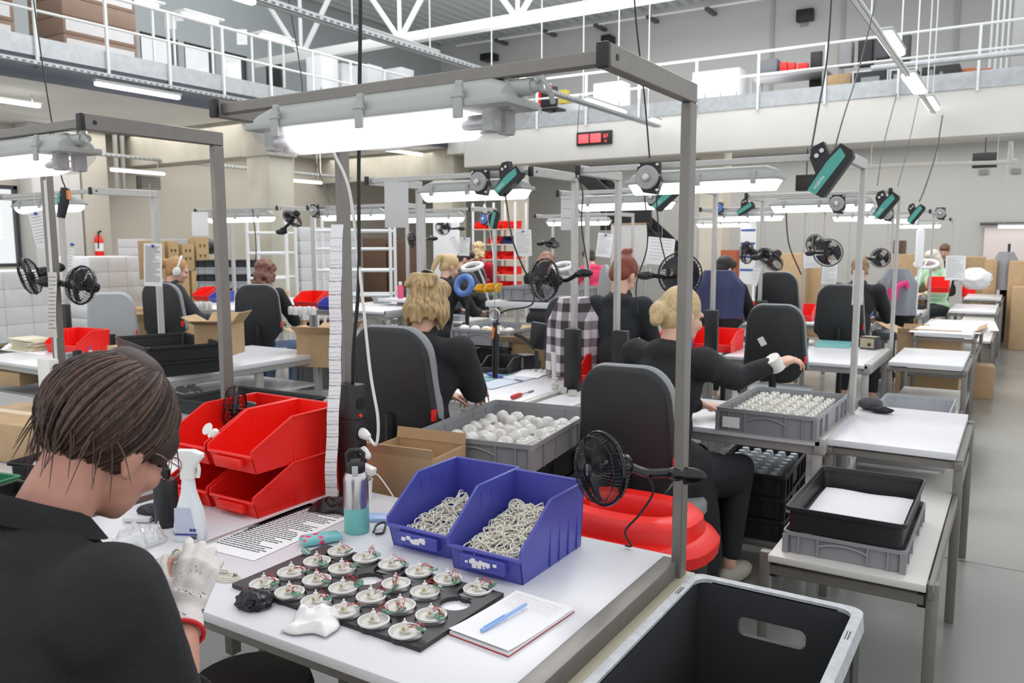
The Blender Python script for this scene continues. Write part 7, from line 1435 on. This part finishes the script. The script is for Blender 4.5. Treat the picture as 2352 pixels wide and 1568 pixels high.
for k, (px, py, d) in enumerate(((920, 667, 9.0),)): o = thing('pink_bottle', 'bottle of pink liquid on the bench behind the blonde woman', 'bottle', pd(px, py+18, d)); q = pd(px, py+18, d); t_ = thing('bottle_stand', 'narrow white stand under the bottle of pink liquid', 'stand', (q.x, q.y, 0)); MB().bbox(-.2, .2, -.15, .15, q.z-.03, q.z, .003).build('tabletop', WHITE_TOP, t_, world=False); MB().bbox(-.03, .03, -.03, .03, 0, q.z-.03, .003).build('leg', ALU, t_, world=False); MB().lathe([(.001, 0), (.032, 0), (.034, .12), (.018, .15)], 16).build('body', mat('pink_liquid', 'e0567f', .3), o, world=False); MB().cyl((0, 0, .15), (0, 0, .185), .018).build('lid', WHITEP, o, world=False)
for grp, x0, y0, n in (('white cups beside the headphones', 440, 710, 5), ('white cups beside the curly hair', 668, 722, 6)):
    for k in range(n): tag(MB().lathe([(.001, 0), (.024, 0), (.027, .055), (.021, .075), (.001, .08)], 14, M4.Translation(pz(x0+10.5*k, y0+(k % 2), .953))).build('lamp_dome', WHITEP), 'white domed shade, %s of those %s' % (names9[k], grp.split('cups ')[1]), 'shade', grp)
open_bin('red bin on the bench past the white headphones', .25, .3, .15, pz(458, 690, .953), 0, group='red bins on the far benches', lab=False); open_bin('blue bin on the bench past the white headphones', .16, .24, .12, pz(490, 694, .953), 0, BLUEP, 'blue bins on the far benches', lab=False); open_bin('long red bin on the bench past the curly hair', .35, .3, .16, pz(700, 706, .953), 0, group='red bins on the far benches', lab=False); open_bin('blue bin on the bench past the curly hair', .16, .24, .12, pz(742, 712, .953), 0, BLUEP, 'blue bins on the far benches', lab=False)
tag(MB().torus(pd(1066, 655, 7.7), .085, .03, 20, 8, M4.Rotation(1.3, 4, 'X')).build('tape_reel', mat('blue_reel', '5b7fc4', .4)), 'blue reel ring on the ponytail bench', 'reel')
q = pd(1066, 655, 7.7); MB().bbox(q.x-.015, q.x+.015, q.y+.03, q.y+.06, .75, q.z, .003).build('stand', BLACKP, bpy.data.objects['tape_reel']); MB().bbox(q.x-.4, q.x+.3, q.y-.2, q.y+.3, .72, .75, .003).build('reel_shelf', WHITE_TOP, bpy.data.objects['tape_reel']) if False else None
for k, (px, py) in enumerate(((1100, 672), (1125, 670))): open_bin('yellow bin %s beside the blue reel ring' % names9[k], .12, .15, .08, pd(px, py, 8.6), 0, mat('yellow_plastic', 'd9a82e', .4), 'yellow bins on the ponytail bench', lab=False)
# ------------------------------------------------ cables from above
for lb, pts, r in (('black lead hanging to the tool by the window upright', [pd(72, -40, 4.8), pd(95, 130, 4.7), pd(122, 298, 4.6), pd(140, 400, 4.5), pd(150, 430, 4.45)], .004), ('black cable dropping from the top to the large grey reel', [pd(1455, -40, 4.6), pd(1462, 60, 4.6), pd(1480, 220, 4.6), pd(1492, 362, 4.5)], .005),
      ('dark cable sloping down to the largest teal tool', [pd(1912, -40, 4.8), pd(1900, 130, 4.6), pd(1880, 250, 4.4), pd(1863, 345, 4.2)], .005), ('second dark cable sloping past the aisle lamps to the largest tool', [pd(2012, 0, 5.2), pd(1975, 150, 4.8), pd(1940, 260, 4.4), pd(1916, 345, 4.2)], .004),
      ('dark cable from the last aisle lamp to the third aisle tool', [pd(2165, 265, 11), pd(2150, 350, 10.4), pd(2125, 430, 9.8), pd(2112, 462, 9.4)], .008), ('thin cable sloping to the second aisle tool', [pd(2060, 215, 9.5), pd(2030, 330, 8.5), pd(2015, 425, 7.2)], .005), ('thin pale cable beside the one of the second aisle tool', [pd(2110, 225, 10), pd(2085, 340, 9), pd(2062, 428, 7.4)], .004),
      ('thin dark cable crossing before the gallery windows', [pd(660, -20, 9), pd(690, 160, 9), pd(705, 300, 8.5), pd(757, 465, 7.5)], .006), ('black lead from the large grey reel, nearer the notice', [pd(1480, 440, 4.55), pd(1487, 560, 4.6), pd(1462, 650, 4.6), pd(1465, 720, 4.6)], .004), ('black lead from the large grey reel, passing over the notice', [pd(1507, 445, 4.5), pd(1515, 540, 4.5), pd(1540, 640, 4.4)], .004), ('black lead along the second upright', [pd(1320, 395, 4.75), pd(1338, 440, 4.7), pd(1336, 520, 4.7), pd(1355, 640, 4.65)], .004),
      ('brown grey lead hanging over the tan cartons', [pd(1805, 480, 7.4), pd(1812, 560, 7.4), pd(1840, 630, 7.3)], .006), ('white lamp cable down the aisle upright', [pd(1985, 368, 4.55), pd(1972, 500, 4.52), pd(1966, 800, 4.5)], .005), ('dark lead under the lamp of the headphones bench', [pd(580, 480, 8.2), pd(588, 560, 8.2), pd(585, 635, 8.1)], .005), ('thin wire from the middle tray to the clock beam', [pd(1332, 215, 14), pd(1325, 330, 14)], .006)):
    cable(lb, pts, r, CABLEW if 'white' in lb else CABLEB)
o = thing('cordless_tool', 'black and orange slim tool hanging by the window upright', 'power tool', pd(148, 470, 4.4)); MB().tube([pd(150, 432, 4.4), pd(148, 455, 4.4), pd(140, 500, 4.4)], [.022, .03, .02], 10).build('body', BLACKP, o); MB().tube([pd(157, 438, 4.39), pd(158, 458, 4.39)], .012, 8).build('trigger', mat('orange_lever', 'e07a2a', .4), o); MB().tube([pd(137, 445, 4.38), pd(135, 465, 4.38)], .01, 8).build('stripe', TEAL, o)
# ------------------------------------------------ small things on the farther benches
def magnifier(lb, base, head_, r=.11):
    o = thing('magnifier_lamp', lb, 'lamp', base, 0, 'white magnifier lamps'); b, h = V((base[0], base[1], .752)), V(head_); o.location = b; k = (b+h)/2+V((0, .02, .16))
    MB().cyl(b, b+V((0, 0, .05)), .03).build('clamp', WHITEM, o)
    for p, q in ((b+V((0, 0, .05)), k), (k, h+V((.0, .06, .05)))): MB().tube([p, q], .011, 8).build('arm', WHITEM, o)
    MB().torus(h, r, .022, 24, 8, M4.Rotation(.35, 4, 'X')).build('lamp_head', WHITEM, o); MB().cyl(h+V((0, 0, -.004)), h+V((0, 0, .004)), r*.85, seg=20).build('lens', GLASS, o)
magnifier('white jointed magnifier lamp beside the red top', pd(1130, 640, 9.2), pd(1085, 612, 9.0)); magnifier('white jointed magnifier lamp beside the long brown hair', pd(1335, 622, 9.0), pd(1292, 612, 8.8)); magnifier('white magnifier lamp before the white haired woman', pd(2100, 640, 10.2), pd(2128, 606, 10.4), .13)
q = pd(2110, 612, 9.6); tag(MB().lathe([(.001, 0), (.045, 0), (.045, .42), (.03, .44), (.001, .44)], 16, M4.Translation(q)).cyl((q.x, q.y, .752), (q.x, q.y, q.z+.01), .012).build('white_roll', WHITEM), 'upright white roll beside the magnifier lamp of the white haired woman', 'roll')
rk = random.Random(33)
CL = [('the ponytail bench', -6.4, -5.3, 7.42, 7.8, .752), ('the long brown hair bench', -5.7, -4.65, 9.75, 10.2, .752), ('the black haired worker bench', -3.05, -2.2, 8.95, 9.3, .752), ('the light brown haired worker bench', -1.95, -1.4, 9.25, 10.2, .752), ('the white haired woman bench', -1.9, -1.1, 11.25, 11.6, .752), ('the auburn haired woman bench', -2.95, -2.1, 5.45, 5.9, .752), ('the teal mat bench', -1.85, -1.45, 6.7, 7.1, .752), ('the headphones bench', -7.9, -6.9, 6.7, 7.2, .952), ('the curly haired bench', -6.3, -5.4, 6.8, 7.2, .952), ('the window bench', -6.1, -5.75, 3.3, 3.7, .752)]
for nm, x0, x1, y0, y1, z in CL:
    cells = [(i, j) for i in range(4) for j in range(2)]; rk.shuffle(cells); w, d = (x1-x0)/4, (y1-y0)/2
    def at_(c): return V((x0+(c[0]+.5)*w, y0+(c[1]+.5)*d, z))
    p = at_(cells[0]); klt('parts_tray', 'small grey parts tray on '+nm, min(.2, w*.9), min(.16, d*.85), .06, p, 0, mat('light_grey_plastic', 'a9acb0', .5), ribs=False, handle=False)
    p = at_(cells[1]); o = thing('flux_bottle', 'small squeeze bottle on '+nm, 'bottle', p); MB().lathe([(.001, 0), (.025, 0), (.026, .07), (.01, .09), (.008, .1)], 12).build('body', WHITEP, o, world=False); MB().cyl((0, 0, .098), (0, 0, .13), .009, .003, 10).build('nozzle', [REDP, BLUEP, BLACKP][len(nm) % 3], o, world=False)
    p = at_(cells[2]); tag(MB().bbox(-.06, .06, -.04, .04, 0, .06+.05*rk.random(), .004, M4.Translation(p) @ rotz(rk.uniform(-.4, .4))).build('small_box', [CARD, BLACKP, WHITEP, mat('sky_blue_plastic', '5577c8', .4)][len(nm) % 4]), 'small closed box on '+nm, 'box')
    p = at_(cells[3]); tag(MB().box(-.07, .07, -.05, .05, .0, .002, M4.Translation(p) @ rotz(rk.uniform(-.5, .5))).build('paper_slip', PAPER), 'loose white paper slip on '+nm, 'paper')
    p = at_(cells[4]); tag(MB().lathe([(.032, 0), (.034, .08), (.031, .08), (.028, .004)], 14, M4.Translation(p)).build('pen_cup', [BLACKP, WHITEP][len(nm) % 2]), 'open tool cup on '+nm, 'cup')
for nm, x, y, z, a in (('the black haired worker bench', -2.6, 9.15, .752, .2), ('the auburn haired woman bench', -2.55, 5.5, .752, -.3), ('the long brown hair bench', -5.2, 9.9, .752, .1)):
    sold_station('soldering station in the middle of '+nm, V((x, y+.12, z)), a, mat('pale_panel', 'b7bdbd', .4))
